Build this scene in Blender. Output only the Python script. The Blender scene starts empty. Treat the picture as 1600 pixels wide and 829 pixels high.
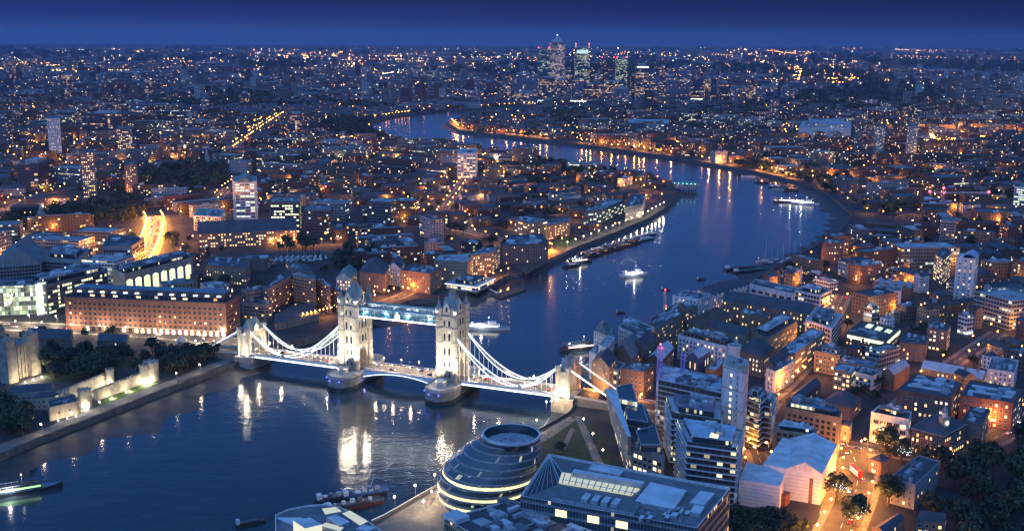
import bpy, math, random
from mathutils import Vector, Matrix
import mathutils.noise as mnoise
from mathutils.geometry import tessellate_polygon
R = math.radians
rnd = random.Random(7)
S = bpy.context.scene
COL = S.collection

# ------------------------------------------------------------------ camera
FPX, EYE, CAMH, ROLL = 1750.0, 56.0, 244.0, R(0.3)
PITCH = math.atan((414.5 - EYE) / FPX)
cam_d = bpy.data.cameras.new('camera'); cam = bpy.data.objects.new('camera', cam_d); COL.objects.link(cam)
cam_d.sensor_width = 36.0; cam_d.lens = FPX / 1600.0 * 36.0
cam_d.clip_start = 1.0; cam_d.clip_end = 80000.0
CM = Matrix.Rotation(R(90) - PITCH, 3, 'X') @ Matrix.Rotation(ROLL, 3, 'Z')
cam.matrix_world = Matrix.Translation((0, 0, CAMH)) @ CM.to_4x4()
S.camera = cam

def at(u, v, z=5.0):
    """world point on the level z seen at photo pixel (u, v) of 1600 x 829"""
    d = CM @ Vector(((u - 800) / FPX, -(v - 414.5) / FPX, -1.0))
    t = (z - CAMH) / d.z
    return Vector((d.x * t, d.y * t))
CMI = CM.transposed()
def pr(x, y, z):
    q = CMI @ Vector((x, y, z - CAMH))
    return 800 + FPX * q.x / -q.z, 414.5 - FPX * q.y / -q.z
def height(u, vbase, vtop, z0=5.0):
    p = at(u, vbase, z0)
    lo, hi = z0, 400.0
    for _ in range(40):
        m = (lo + hi) / 2
        if pr(p.x, p.y, m)[1] > vtop: lo = m
        else: hi = m
    return lo

# ------------------------------------------------------------------ world, sun, exposure
W = bpy.data.worlds.new('World'); S.world = W; W.use_nodes = True
nt = W.node_tree; nt.nodes.clear()
def N(t, ty, **k):
    n = t.nodes.new(ty)
    for a, b in k.items(): setattr(n, a, b)
    return n
def L(t, a, b): t.links.new(a, b)
SKY_EL = -1.5
sky = N(nt, 'ShaderNodeTexSky', sky_type='NISHITA'); sky.sun_disc = False
sky.sun_elevation = R(SKY_EL); sky.sun_rotation = R(190); sky.altitude = 50; sky.air_density = 1.3; sky.dust_density = 0.6; sky.ozone_density = 5.0
tc = N(nt, 'ShaderNodeTexCoord'); sx = N(nt, 'ShaderNodeSeparateXYZ'); L(nt, tc.outputs['Generated'], sx.inputs[0])
mr = N(nt, 'ShaderNodeMapRange'); mr.inputs[1].default_value = -0.02; mr.inputs[2].default_value = 1.0; L(nt, sx.outputs[2], mr.inputs[0])
cr = N(nt, 'ShaderNodeValToRGB'); L(nt, mr.outputs[0], cr.inputs[0])
def ramp(cr, stops):
    e = cr.color_ramp.elements
    while len(e) > 2: e.remove(e[-1])
    e[0].position, e[0].color = stops[0][0], (*stops[0][1], 1)
    e[1].position, e[1].color = stops[-1][0], (*stops[-1][1], 1)
    for p, c in stops[1:-1]:
        q = e.new(p); q.color = (*c, 1)
# clear dusk sky: hazy blue at the horizon, deepening upwards, paler again towards the zenith
ramp(cr, [(0.0, (.028, .062, .235)), (0.020, (.023, .054, .225)), (0.034, (.011, .028, .15)), (0.052, (.007, .018, .105)),
          (0.085, (.034, .120, .42)), (0.16, (.052, .180, .62)), (0.30, (.040, .155, .52)), (0.46, (.011, .070, .23)), (0.75, (.085, .25, .66)), (1.0, (.15, .39, .95))])
# afterglow of the set sun behind the camera (west is -Y)
mw = N(nt, 'ShaderNodeMapRange', interpolation_type='SMOOTHSTEP'); mw.inputs[1].default_value = 0.1; mw.inputs[2].default_value = -1.0; L(nt, sx.outputs[1], mw.inputs[0])
mx = N(nt, 'ShaderNodeMixRGB', blend_type='ADD'); L(nt, mw.outputs[0], mx.inputs[0]); L(nt, cr.outputs[0], mx.inputs[1]); mx.inputs[2].default_value = (.11, .23, .50, 1)
my = N(nt, 'ShaderNodeMixRGB', blend_type='ADD'); my.inputs[0].default_value = 0.15; L(nt, mx.outputs[0], my.inputs[1]); L(nt, sky.outputs[0], my.inputs[2])
# slightly brighter to the north (left), darker to the south
ms = N(nt, 'ShaderNodeMapRange'); ms.inputs[1].default_value = -0.45; ms.inputs[2].default_value = 0.45; ms.inputs[3].default_value = 1.25; ms.inputs[4].default_value = 0.72; L(nt, sx.outputs[0], ms.inputs[0])
mz = N(nt, 'ShaderNodeMixRGB', blend_type='MULTIPLY'); mz.inputs[0].default_value = 1; L(nt, my.outputs[0], mz.inputs[1]); L(nt, ms.outputs[0], mz.inputs[2])
bg = N(nt, 'ShaderNodeBackground'); bg.inputs[1].default_value = 1.0; L(nt, mz.outputs[0], bg.inputs[0])
wo = N(nt, 'ShaderNodeOutputWorld'); L(nt, bg.outputs[0], wo.inputs[0])
sl = bpy.data.lights.new('sun', 'SUN'); sl.energy = 0.10; sl.angle = R(40); sl.color = (.45, .68, 1.0)
sun = bpy.data.objects.new('sun', sl); COL.objects.link(sun); sun.rotation_euler = (R(62), 0, R(-12))
S.view_settings.view_transform = 'Standard'; S.view_settings.look = 'None'
S.view_settings.exposure = 0.0; S.view_settings.gamma = 1.0; S.view_settings.use_curve_mapping = False
S.render.engine = 'CYCLES'
cy = S.cycles
cy.use_denoising = True; cy.use_light_tree = True
try: cy.denoiser = 'OPENIMAGEDENOISE'; cy.denoising_input_passes = 'RGB_ALBEDO_NORMAL'; cy.denoising_prefilter = 'ACCURATE'
except Exception: pass
cy.max_bounces = 4; cy.diffuse_bounces = 1; cy.glossy_bounces = 2; cy.transmission_bounces = 2; cy.volume_bounces = 0; cy.transparent_max_bounces = 4
cy.sample_clamp_indirect = 3.0; cy.sample_clamp_direct = 0; cy.caustics_reflective = False; cy.caustics_refractive = False
cy.pixel_filter_type = 'BLACKMAN_HARRIS'; cy.filter_width = 1.35

# ------------------------------------------------------------------ object helpers
def thing(name, label, cat, loc=(0, 0, 0), rz=0.0, group=None):
    o = bpy.data.objects.new(name, None); COL.objects.link(o); o.empty_display_size = 1
    o.location = (loc[0], loc[1], loc[2] if len(loc) > 2 else 5.0); o.rotation_euler = (0, 0, rz)
    o['label'] = label; o['category'] = cat
    if group: o['group'] = group
    return o
def tag(o, label, cat, group=None):
    o['label'] = label; o['category'] = cat
    if group: o['group'] = group
    return o
def put(name, mesh, parent=None, loc=None, rz=None, mat=None):
    o = bpy.data.objects.new(name, mesh); COL.objects.link(o)
    if parent: o.parent = parent
    if mat is not None: o.matrix_local = mat
    else:
        if loc is not None: o.location = loc
        if rz is not None: o.rotation_euler = (0, 0, rz)
    return o
def rot(x, y, a): c, s = math.cos(a), math.sin(a); return x * c - y * s, x * s + y * c
def rectpts(cx, cy, w, d, a=0.0):
    return [Vector((cx + rot(x, y, a)[0], cy + rot(x, y, a)[1])) for x, y in ((-w/2, -d/2), (w/2, -d/2), (w/2, d/2), (-w/2, d/2))]
def ccw(P):
    s = sum(P[i][0]*P[(i+1) % len(P)][1] - P[(i+1) % len(P)][0]*P[i][1] for i in range(len(P)))
    return P if s > 0 else P[::-1]

class MB:
    def __init__(s): s.v = []; s.f = []; s.uv = []; s.m = []; s.t = []
    def face(s, pts, uv=None, m=0, t=(1, 1, 1)):
        b = len(s.v); s.v.extend([tuple(p) for p in pts]); s.f.append(tuple(range(b, b + len(pts))))
        s.uv.extend(uv if uv else [(p[0], p[1]) for p in pts]); s.m.append(m); s.t.extend([(t[0], t[1], t[2], 1.0)] * len(pts))
    def walls(s, P, z0, z1, m=0, t=(1, 1, 1), u0=0.0, v0=None):
        n = len(P); u = u0; vb = 0.0 if v0 is None else v0
        for i in range(n):
            a, b = P[i], P[(i+1) % n]; l = math.hypot(b[0]-a[0], b[1]-a[1])
            s.face([(a[0], a[1], z0), (b[0], b[1], z0), (b[0], b[1], z1), (a[0], a[1], z1)],
                   [(u, vb), (u+l, vb), (u+l, vb+z1-z0), (u, vb+z1-z0)], m, t)
            u += math.ceil(l/30.0)*30.0 + 30
    def cap(s, P, z, m=1, t=(1, 1, 1), up=True):
        Q = P if up else P[::-1]
        if len(Q) <= 4 or True:
            if convex(P): s.face([(p[0], p[1], z) for p in Q], None, m, t)
            else:
                for tr in tessellate_polygon([[Vector((p[0], p[1], 0)) for p in Q]]):
                    T = ccw([Q[i] for i in tr]); T = T if up else T[::-1]
                    s.face([(p[0], p[1], z) for p in T], None, m, t)
    def prism(s, P, z0, z1, m=0, mr=None, t=(1, 1, 1), tr=None, u0=0.0, bottom=False):
        P = ccw([tuple(p)[:2] for p in P]); s.walls(P, z0, z1, m, t, u0)
        s.cap(P, z1, m if mr is None else mr, tr or t)
        if bottom: s.cap(P, z0, m, t, False)
    def box(s, cx, cy, w, d, z0, z1, a=0.0, m=0, mr=None, t=(1, 1, 1), tr=None, u0=0.0, bottom=False):
        s.prism(rectpts(cx, cy, w, d, a), z0, z1, m, mr, t, tr, u0, bottom)
    def gable(s, cx, cy, w, d, z0, h, a=0.0, m=1, me=0, t=(1, 1, 1), te=None, hip=0.0, ov=0.0):
        """ridge along local x; hip>0 pulls the ridge ends in"""
        P = rectpts(cx, cy, w + 2*ov, d + 2*ov, a)
        r = [Vector((cx, cy)) + Vector(rot(sx*(w/2 + ov - hip), 0, a)) for sx in (-1, 1)]
        A, B, C, D = [(p[0], p[1], z0) for p in P]; E, F = (r[0].x, r[0].y, z0+h), (r[1].x, r[1].y, z0+h)
        s.face([A, B, F, E], None, m, t); s.face([C, D, E, F], None, m, t)
        mm, tt = (m, t) if hip > 0 else (me, te or t)
        s.face([B, C, F], [(0, 50), (d, 50), (d/2, 50+h)], mm, tt); s.face([D, A, E], [(0, 50), (d, 50), (d/2, 50+h)], mm, tt)
    def pyramid(s, P, z0, apex, m=0, t=(1, 1, 1)):
        P = ccw([tuple(p)[:2] for p in P]); n = len(P)
        for i in range(n):
            a, b = P[i], P[(i+1) % n]; s.face([(a[0], a[1], z0), (b[0], b[1], z0), apex], None, m, t)
    def frustum(s, P, z0, Q, z1, m=0, mr=None, t=(1, 1, 1), cap=True):
        n = len(P); u = 0
        for i in range(n):
            a, b, c, d = P[i], P[(i+1) % n], Q[(i+1) % n], Q[i]; l = math.hypot(b[0]-a[0], b[1]-a[1])
            s.face([(a[0], a[1], z0), (b[0], b[1], z0), (c[0], c[1], z1), (d[0], d[1], z1)], [(u, z0), (u+l, z0), (u+l, z1), (u, z1)], m, t); u += l
        if cap: s.cap([tuple(q)[:2] for q in Q], z1, m if mr is None else mr, t)
    def beam(s, a, b, w, h=None, m=0, t=(1, 1, 1), up=Vector((0, 0, 1))):
        a = Vector(a); b = Vector(b); d = b - a
        if d.length < 1e-6: return
        d.normalize(); x = d.cross(up)
        if x.length < 1e-4: x = d.cross(Vector((1, 0, 0)))
        x.normalize(); y = x.cross(d); h = h or w
        c = [x*w/2 + y*h/2, -x*w/2 + y*h/2, -x*w/2 - y*h/2, x*w/2 - y*h/2]; l = (b-a).length
        for i in range(4):
            p, q = c[i], c[(i+1) % 4]
            s.face([a+q, a+p, b+p, b+q][::-1], [(0, 0), (w, 0), (w, l), (0, l)], m, t)
        s.face([a+k for k in c][::-1], None, m, t); s.face([b+k for k in c], None, m, t)
    def tube(s, a, b, r0, r1=None, n=8, m=0, t=(1, 1, 1), caps=True):
        r1 = r0 if r1 is None else r1
        a = Vector(a); b = Vector(b); d = (b-a).normalized(); x = d.orthogonal().normalized(); y = d.cross(x)
        A = [a + (x*math.cos(2*math.pi*i/n) + y*math.sin(2*math.pi*i/n))*r0 for i in range(n)]
        B = [b + (x*math.cos(2*math.pi*i/n) + y*math.sin(2*math.pi*i/n))*r1 for i in range(n)]
        for i in range(n): j = (i+1) % n; s.face([A[i], A[j], B[j], B[i]], [(i, 0), (i+1, 0), (i+1, 1), (i, 1)], m, t)
        if caps: s.face(A[::-1], None, m, t); s.face(B, None, m, t)
    def mesh(s, name, mats, smooth=False):
        me = bpy.data.meshes.new(name); me.from_pydata(s.v, [], s.f)
        ul = me.uv_layers.new(name='UVMap'); ul.data.foreach_set('uv', [c for q in s.uv for c in q])
        ca = me.color_attributes.new('tint', 'FLOAT_COLOR', 'CORNER'); ca.data.foreach_set('color', [c for q in s.t for c in q])
        for m in mats: me.materials.append(m)
        me.polygons.foreach_set('material_index', s.m)
        if smooth: me.polygons.foreach_set('use_smooth', [True]*len(s.f))
        me.update(); return me
    def build(s, name, mats, parent=None, **k):
        sm = k.pop('smooth', False)
        if not isinstance(mats, (list, tuple)): mats = [mats]
        return put(name, s.mesh(name, mats, sm), parent, **k)
def convex(P):
    n = len(P)
    if n <= 3: return True
    for i in range(n):
        a, b, c = P[i], P[(i+1) % n], P[(i+2) % n]
        if (b[0]-a[0])*(c[1]-b[1]) - (b[1]-a[1])*(c[0]-b[0]) < -1e-6: return False
    return True
def ngon(cx, cy, r, n, a0=0.0, ry=None): return [(cx + r*math.cos(a0+2*math.pi*i/n), cy + (ry or r)*math.sin(a0+2*math.pi*i/n)) for i in range(n)]

# ------------------------------------------------------------------ materials
def mat(name):
    m = bpy.data.materials.new(name); m.use_nodes = True; t = m.node_tree; t.nodes.clear()
    o = N(t, 'ShaderNodeOutputMaterial'); b = N(t, 'ShaderNodeBsdfPrincipled'); L(t, b.outputs[0], o.inputs[0])
    return m, t, b
def noise_col(t, c0, c1, scale, detail=4, coord='Object', vec=None):
    n = N(t, 'ShaderNodeTexNoise'); n.inputs['Scale'].default_value = scale; n.inputs['Detail'].default_value = detail
    if vec is None: tcn = N(t, 'ShaderNodeTexCoord'); L(t, tcn.outputs[coord], n.inputs['Vector'])
    else: L(t, vec, n.inputs['Vector'])
    r = N(t, 'ShaderNodeValToRGB'); L(t, n.outputs[0], r.inputs[0]); ramp(r, [(0.35, c0), (0.65, c1)])
    return r.outputs[0]
def simple(name, c, rough=0.7, var=0.25, scale=0.3, metal=0.0, tint=False):
    m, t, b = mat(name); c0 = tuple(x*(1-var) for x in c); c1 = tuple(min(1, x*(1+var)) for x in c)
    col = noise_col(t, c0, c1, scale, 5)
    if tint:
        a = N(t, 'ShaderNodeAttribute'); a.attribute_name = 'tint'; mm = N(t, 'ShaderNodeMixRGB', blend_type='MULTIPLY'); mm.inputs[0].default_value = 1
        L(t, col, mm.inputs[1]); L(t, a.outputs['Color'], mm.inputs[2]); col = mm.outputs[0]
    L(t, col, b.inputs['Base Color']); b.inputs['Roughness'].default_value = rough; b.inputs['Metallic'].default_value = metal
    return m
def emit(name, c, s, sample=True):
    m, t, b = mat(name); b.inputs['Base Color'].default_value = (*[min(.8, x*.5) for x in c], 1); b.inputs['Roughness'].default_value = .5
    b.inputs['Emission Color'].default_value = (*c, 1); b.inputs['Emission Strength'].default_value = s
    m.cycles.emission_sampling = 'AUTO' if sample else 'NONE'
    return m
def M2(t, op, a, b=None, c=None):
    n = N(t, 'ShaderNodeMath', operation=op)
    for i, q in enumerate((a, b, c)):
        if q is None: continue
        if isinstance(q, (int, float)): n.inputs[i].default_value = q
        else: L(t, q, n.inputs[i])
    return n.outputs[0]
WARM = [(0.0, (1, .36, .08)), (0.35, (1, .55, .2)), (0.7, (1, .78, .45)), (1.0, (.9, .95, 1))]
OFFICE = [(0.0, (1, .8, .4)), (0.5, (.95, 1, .62)), (1.0, (.8, .95, 1))]
def facade(name, wall, su=3.2, sv=3.1, win=(.25, .75, .3, .8), lit=.12, strength=3.0, cols=WARM, tint=True, glass=(.03, .045, .06), floor_lit=0.0, brick=0.2, frame=None, grough=0.15):
    """wall with a grid of windows, a share of them lit from inside; UV is in metres"""
    m, t, b = mat(name)
    uv = N(t, 'ShaderNodeUVMap'); sp = N(t, 'ShaderNodeSeparateXYZ'); L(t, uv.outputs[0], sp.inputs[0])
    u = M2(t, 'DIVIDE', sp.outputs[0], su); v = M2(t, 'DIVIDE', sp.outputs[1], sv)
    fu = M2(t, 'FRACT', u); fv = M2(t, 'FRACT', v); cu = M2(t, 'FLOOR', u); cv = M2(t, 'FLOOR', v)
    def band(x, a, c): return M2(t, 'MULTIPLY', M2(t, 'GREATER_THAN', x, a), M2(t, 'LESS_THAN', x, c))
    mask = M2(t, 'MULTIPLY', band(fu, win[0], win[1]), band(fv, win[2], win[3]))
    mask = M2(t, 'MULTIPLY', mask, M2(t, 'LESS_THAN', sp.outputs[1], 49.0) if sv < 3.5 and False else 1.0)
    oi = N(t, 'ShaderNodeObjectInfo')
    cb = N(t, 'ShaderNodeCombineXYZ'); L(t, cu, cb.inputs[0]); L(t, cv, cb.inputs[1]); L(t, M2(t, 'MULTIPLY', oi.outputs['Random'], 97.0), cb.inputs[2])
    wn = N(t, 'ShaderNodeTexWhiteNoise', noise_dimensions='3D'); L(t, cb.outputs[0], wn.inputs[0])
    sc = N(t, 'ShaderNodeSeparateColor'); L(t, wn.outputs['Color'], sc.inputs[0])
    # neighbouring rooms tend to be lit together
    ns = N(t, 'ShaderNodeTexNoise'); ns.inputs['Scale'].default_value = .23; ns.inputs['Detail'].default_value = 1; L(t, cb.outputs[0], ns.inputs['Vector'])
    thr = M2(t, 'MULTIPLY', M2(t, 'MAXIMUM', M2(t, 'SUBTRACT', ns.outputs[0], .33), 0.0), lit*5.5)
    if floor_lit > 0:
        cf = N(t, 'ShaderNodeCombineXYZ'); L(t, cv, cf.inputs[0]); L(t, M2(t, 'MULTIPLY', oi.outputs['Random'], 31.0), cf.inputs[1]); L(t, M2(t, 'FLOOR', M2(t, 'DIVIDE', u, 9.0)), cf.inputs[2])
        wf = N(t, 'ShaderNodeTexWhiteNoise', noise_dimensions='3D'); L(t, cf.outputs[0], wf.inputs[0])
        thr = M2(t, 'ADD', thr, M2(t, 'MULTIPLY', M2(t, 'LESS_THAN', wf.outputs['Value'], floor_lit), .8))
    on = M2(t, 'LESS_THAN', wn.outputs['Value'], thr)
    e = M2(t, 'MULTIPLY', M2(t, 'MULTIPLY', mask, on), M2(t, 'MULTIPLY', M2(t, 'ADD', M2(t, 'POWER', sc.outputs[1], 2.0), .18), strength))
    rc = N(t, 'ShaderNodeValToRGB'); ramp(rc, cols); L(t, sc.outputs[2], rc.inputs[0])
    L(t, rc.outputs[0], b.inputs['Emission Color']); L(t, e, b.inputs['Emission Strength'])
    col = noise_col(t, tuple(x*(1-brick) for x in wall), tuple(x*(1+brick) for x in wall), .35, 6)
    if tint:
        a = N(t, 'ShaderNodeAttribute'); a.attribute_name = 'tint'; mm = N(t, 'ShaderNodeMixRGB', blend_type='MULTIPLY'); mm.inputs[0].default_value = 1
        L(t, col, mm.inputs[1]); L(t, a.outputs['Color'], mm.inputs[2]); col = mm.outputs[0]
    if frame:
        ins = M2(t, 'MULTIPLY', band(fu, win[0]-.05, win[1]+.05), band(fv, win[2]-.07, win[3]+.07))
        mf = N(t, 'ShaderNodeMixRGB'); L(t, ins, mf.inputs[0]); L(t, col, mf.inputs[1]); mf.inputs[2].default_value = (*frame, 1); col = mf.outputs[0]
    mg = N(t, 'ShaderNodeMixRGB'); L(t, mask, mg.inputs[0]); L(t, col, mg.inputs[1]); mg.inputs[2].default_value = (*glass, 1)
    L(t, mg.outputs[0], b.inputs['Base Color'])
    L(t, M2(t, 'SUBTRACT', .85, M2(t, 'MULTIPLY', mask, .85-grough)), b.inputs['Roughness'])
    m.cycles.emission_sampling = 'NONE'
    return m
# ------------------------------------------------------------------ plan of the place in photo pixels
ROADS = [  # points, width, lamp spacing, lamp kind, wording
 ([(-80, 512), (0, 508), (130, 514), (250, 521), (330, 529), (398, 545)], 22, 26, 'white', 'the wide lit road before the red brick hotel'),
 ([(212, 420), (228, 398), (238, 372), (244, 348), (238, 338)], 22, 8, 'sodium', 'the glowing highway at left'),
 ([(905, 612), (960, 627), (1045, 655), (1150, 690), (1250, 712), (1335, 735)], 15, 26, 'sodium', 'the southern bridge approach'),
 ([(1322, 690), (1342, 730), (1338, 770), (1318, 815), (1290, 870)], 17, 16, 'sodium', 'the bright orange street at bottom right'),
 ([(1190, 690), (1260, 690), (1330, 697), (1400, 708), (1470, 716), (1545, 690), (1640, 640)], 13, 22, 'sodium', 'the street past the clock turret building'),
 ([(1170, 640), (1215, 612), (1252, 575), (1284, 532), (1304, 490), (1318, 460)], 9, 15, 'sodium', 'the narrow lit warehouse street'),
 ([(686, 340), (700, 318), (722, 288), (734, 268)], 9, 22, 'sodium', 'the straight lit street in the far estate'),
 ([(690, 352), (730, 362), (775, 372), (800, 378)], 10, 20, 'sodium', 'the curving lit street behind the riverside flats'),
 ([(1195, 735), (1180, 700), (1186, 660), (1205, 628)], 8, 18, 'sodium', 'the lane beside the wrapped building'),
 ([(0, 332), (60, 304), (120, 292)], 10, 26, 'sodium', 'the slanting road at the left edge'),
 ([(350, 240), (385, 214), (420, 190), (440, 178)], 12, 26, 'sodium', 'the lit road climbing away at left'),
 ([(400, 272), (360, 290), (330, 320)], 10, 26, 'sodium', 'the road beside the white tower block'),
 ([(1440, 212), (1530, 208), (1600, 214)], 18, 20, 'sodium', 'the brightly lit yard far right'),
 ([(1400, 640), (1445, 600), (1500, 560), (1560, 520)], 9, 24, 'sodium', 'the diagonal street through the brick blocks'),
 ([(560, 480), (610, 470), (650, 452)], 8, 20, 'sodium', 'the quay behind the bridge'),
]
ROADP = {0: 13000.0, 1: 13000.0, 12: 70000.0, 2: 6000.0, 3: 14000.0, 4: 7500.0, 5: 12000.0, 7: 16000.0, 8: 900.0}
EXCL = [
 [(-80, 520), (60, 520), (330, 545), (380, 560), (240, 640), (0, 740), (-80, 760)],       # the fortress and its ground
 [(330, 560), (365, 500), (560, 500), (560, 540)], [(-80, 516), (-80, 440), (70, 430), (110, 500), (110, 516)],
 [(345, 420), (345, 388), (545, 388), (530, 412)], [(380, 500), (375, 430), (540, 415), (545, 500)],
 [(640, 480), (640, 452), (720, 452), (745, 462)], [(690, 460), (690, 425), (780, 425), (780, 455)],
 [(985, 395), (1000, 385), (1010, 370), (1090, 360), (1190, 340), (1000, 350), (990, 372)],
 [(885, 650), (900, 610), (940, 600), (960, 640), (1040, 690), (1040, 830), (400, 920), (560, 800)],
 [(1030, 700), (1030, 560), (1200, 560), (1220, 700)], [(1030, 690), (1400, 700), (1400, 900), (1030, 900)], [(1440, 690), (1640, 660), (1640, 900), (1440, 900)],
]
PARKS = [
 [(560, 218), (500, 200), (520, 185), (582, 188), (600, 208), (640, 218)],
 [(780, 268), (800, 240), (900, 250), (1000, 285), (930, 300), (800, 290)],
 [(0, 360), (20, 345), (100, 330), (200, 310), (230, 335), (200, 350), (90, 352)],
 [(830, 190), (860, 172), (1180, 170), (1240, 195), (1100, 205), (900, 200)],
 [(1130, 262), (1200, 250), (1350, 270), (1600, 262), (1600, 290), (1420, 290), (1300, 300)],
 [(200, 292), (240, 262), (350, 262), (352, 290), (260, 302)],
]
WOODS = [(PARKS[0], .0045, (4, 8)), (PARKS[1], .0042, (4, 8)), (PARKS[2], .006, (4, 8)), (PARKS[3], .0016, (5, 9)), (PARKS[4], .0028, (4, 8)), (PARKS[5], .006, (4, 8)),
 ([(1440, 720), (1480, 700), (1600, 690), (1660, 700), (1660, 900), (1440, 900)], .009, (4.5, 8.5)),
 ([(0, 690), (0, 645), (40, 640), (95, 655), (90, 675), (40, 690)], .02, (5, 8)),
 ([(50, 575), (80, 560), (210, 560), (240, 575), (200, 590), (100, 600)], .010, (5, 8)),
 ([(240, 590), (250, 565), (330, 556), (345, 560), (300, 580)], .02, (5, 7)),
 ([(1130, 829), (1150, 818), (1230, 815), (1240, 860), (1130, 860)], .03, (4, 6)),
 ([(525, 420), (520, 400), (580, 395), (600, 410), (560, 425)], .012, (4, 7)),
]
LANDMARKS = [('twin-towered bridge', 630, 540), ('glass egg-shaped hall', 765, 740), ('red brick hotel', 240, 490), ('stepped riverside hotel', 460, 460), ('white tower block', 382, 330), ('white riverside tower at right', 1512, 440),
 ('clock turret building', 1480, 680), ('white wrapped building', 1230, 740), ('narrow stone stair tower', 1147, 610), ('lit pier pavilion', 735, 435), ('green playing field', 860, 300), ('far skyscraper cluster', 900, 130),
 ('far tower crane', 1480, 310), ('glowing highway', 235, 370), ('far left pale tower', 84, 215), ('slab block with white end', 732, 245), ('river bend pier', 1072, 290), ('white ornate wharf', 1080, 465), ('dotted black roofs', 1490, 605),
 ('twin far right towers', 1400, 215), ('far bend of the river', 700, 190), ('stone fortress', 60, 600), ('lit market roof', 1360, 515)]

RIVERL = [
 ([(705, 189), (716, 200), (760, 205.5), (810, 210), (860, 216)], 24, 'sodium', 'the tip of the far river bend', 36000.0), ([(600, 182), (640, 177)], 8, 'sodium', 'the far north shore of the bend', 26000.0), ([(900, 222), (1000, 235), (1060, 243)], 8, 'sodium', 'the far riverside', 30000.0),
 ([(1100, 251), (1150, 259)], 3, 'sodium', 'the right bank of the far reach', 40000.0), ([(1180, 265), (1240, 279)], 8, 'sodium', 'the glowing right bank', 34000.0), ([(806, 411), (866, 389)], 7, 'sodium', 'the timber river jetty', 70000.0),
 ([(880, 390), (960, 360), (1010, 339), (1040, 322)], 17, 'white', 'the far north promenade', 5000.0), ([(600, 806), (690, 755), (780, 703), (850, 667)], 9, 'white', 'the river promenade in front', 2500.0), ([(40, 690), (140, 651), (250, 608), (330, 578)], 7, 'white', 'the dark river path at left', 1600.0),
 ([(720, 168.7), (830, 163.5)], 14, 'sodium', 'the farthest shore', 60000.0), ([(400, 384), (500, 383), (540, 380)], 9, 'sodium', 'the far edge of the marina', 7000.0), ([(850, 645), (872, 640)], 3, 'white', 'the bridge foot steps', 6000.0),
 ([(470, 503), (500, 497), (520, 492)], 8, 'sodium', 'the riverside terrace of the stepped hotel', 3500.0), ([(1040, 640), (1060, 690)], 4, 'sodium', 'the lane between the balconied flats', 7000.0), ([(970, 640), (985, 700), (1000, 740)], 5, 'white', 'the glass blade flats', 6000.0), ([(1160, 700), (1165, 740)], 3, 'sodium', 'the passage beside the wrapped building', 1500.0),
 ([(905, 660), (950, 735)], 3, 'white', 'the park path', 350.0), ([(560, 470), (610, 463), (650, 455)], 6, 'sodium', 'the dock mouth', 4500.0), ([(740, 447), (800, 428)], 5, 'sodium', 'the wharf edge', 7000.0), ([(1030, 500), (1080, 475), (1130, 455)], 5, 'sodium', 'the long wharf alley', 6000.0), ([(655, 812), (684, 776), (735, 758)], 4, 'white', 'the plaza by the egg-shaped hall', 5000.0),
]
# ------------------------------------------------------------------ setting: river, ground, foreshore
LZ = 5.0
# river outline traced along both banks (photo pixels, ground level)
NORTH = [(-420, 905), (-200, 800), (0, 712), (60, 686), (140, 655), (250, 612), (330, 582), (385, 562), (440, 540), (520, 517), (575, 500), (600, 488), (640, 470), (690, 468), (720, 458), (765, 447),
         (790, 432), (812, 428), (868, 402), (902, 386), (960, 364), (1010, 343), (1040, 325), (1054, 308), (1058, 296), (1048, 283), (1000, 272), (940, 265), (880, 257), (820, 247),
         (770, 236), (720, 229), (670, 224), (630, 220), (600, 212), (580, 201), (580, 190), (620, 180), (660, 176), (700, 171), (760, 168.5), (830, 165), (930, 161)]
SOUTH = [(930, 165), (860, 170), (800, 173), (740, 177), (712, 186), (702, 193), (718, 204), (760, 209), (820, 215), (880, 222), (930, 229), (990, 237), (1060, 246), (1120, 257), (1180, 268), (1240, 282), (1290, 301),
         (1312, 318), (1330, 335), (1322, 352), (1300, 372), (1262, 392), (1225, 410), (1188, 432), (1150, 452), (1105, 478), (1060, 500), (1010, 520), (960, 540), (930, 560), (925, 600),
         (890, 645), (850, 668), (780, 703), (690, 756), (600, 808), (520, 852), (430, 900), (100, 1100), (-200, 1250)]
NB = [at(u, v, LZ) for u, v in NORTH]; SB = [at(u, v, LZ) for u, v in SOUTH]
RIVER = [tuple(p) for p in NB + SB]
DOCK = [tuple(at(u, v, LZ)) for u, v in ((352, 412), (420, 414), (500, 408), (528, 400), (500, 392), (430, 396), (360, 400))]
DOCK2 = [tuple(at(u, v, LZ)) for u, v in ((1040, 110), (1110, 112), (1130, 107), (1050, 105))]
def inside(x, y, P):
    c = False; j = len(P)-1
    for i in range(len(P)):
        xi, yi = P[i]; xj, yj = P[j]
        if (yi > y) != (yj > y) and x < (xj-xi)*(y-yi)/(yj-yi)+xi: c = not c
        j = i
    return c
def segdist(x, y, a, b):
    dx, dy = b[0]-a[0], b[1]-a[1]; l = dx*dx+dy*dy
    t = 0 if l == 0 else max(0, min(1, ((x-a[0])*dx+(y-a[1])*dy)/l))
    return math.hypot(x-a[0]-t*dx, y-a[1]-t*dy)
def polydist(x, y, P, closed=True):
    n = len(P); return min(segdist(x, y, P[i], P[(i+1) % n]) for i in range(n if closed else n-1))

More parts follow.
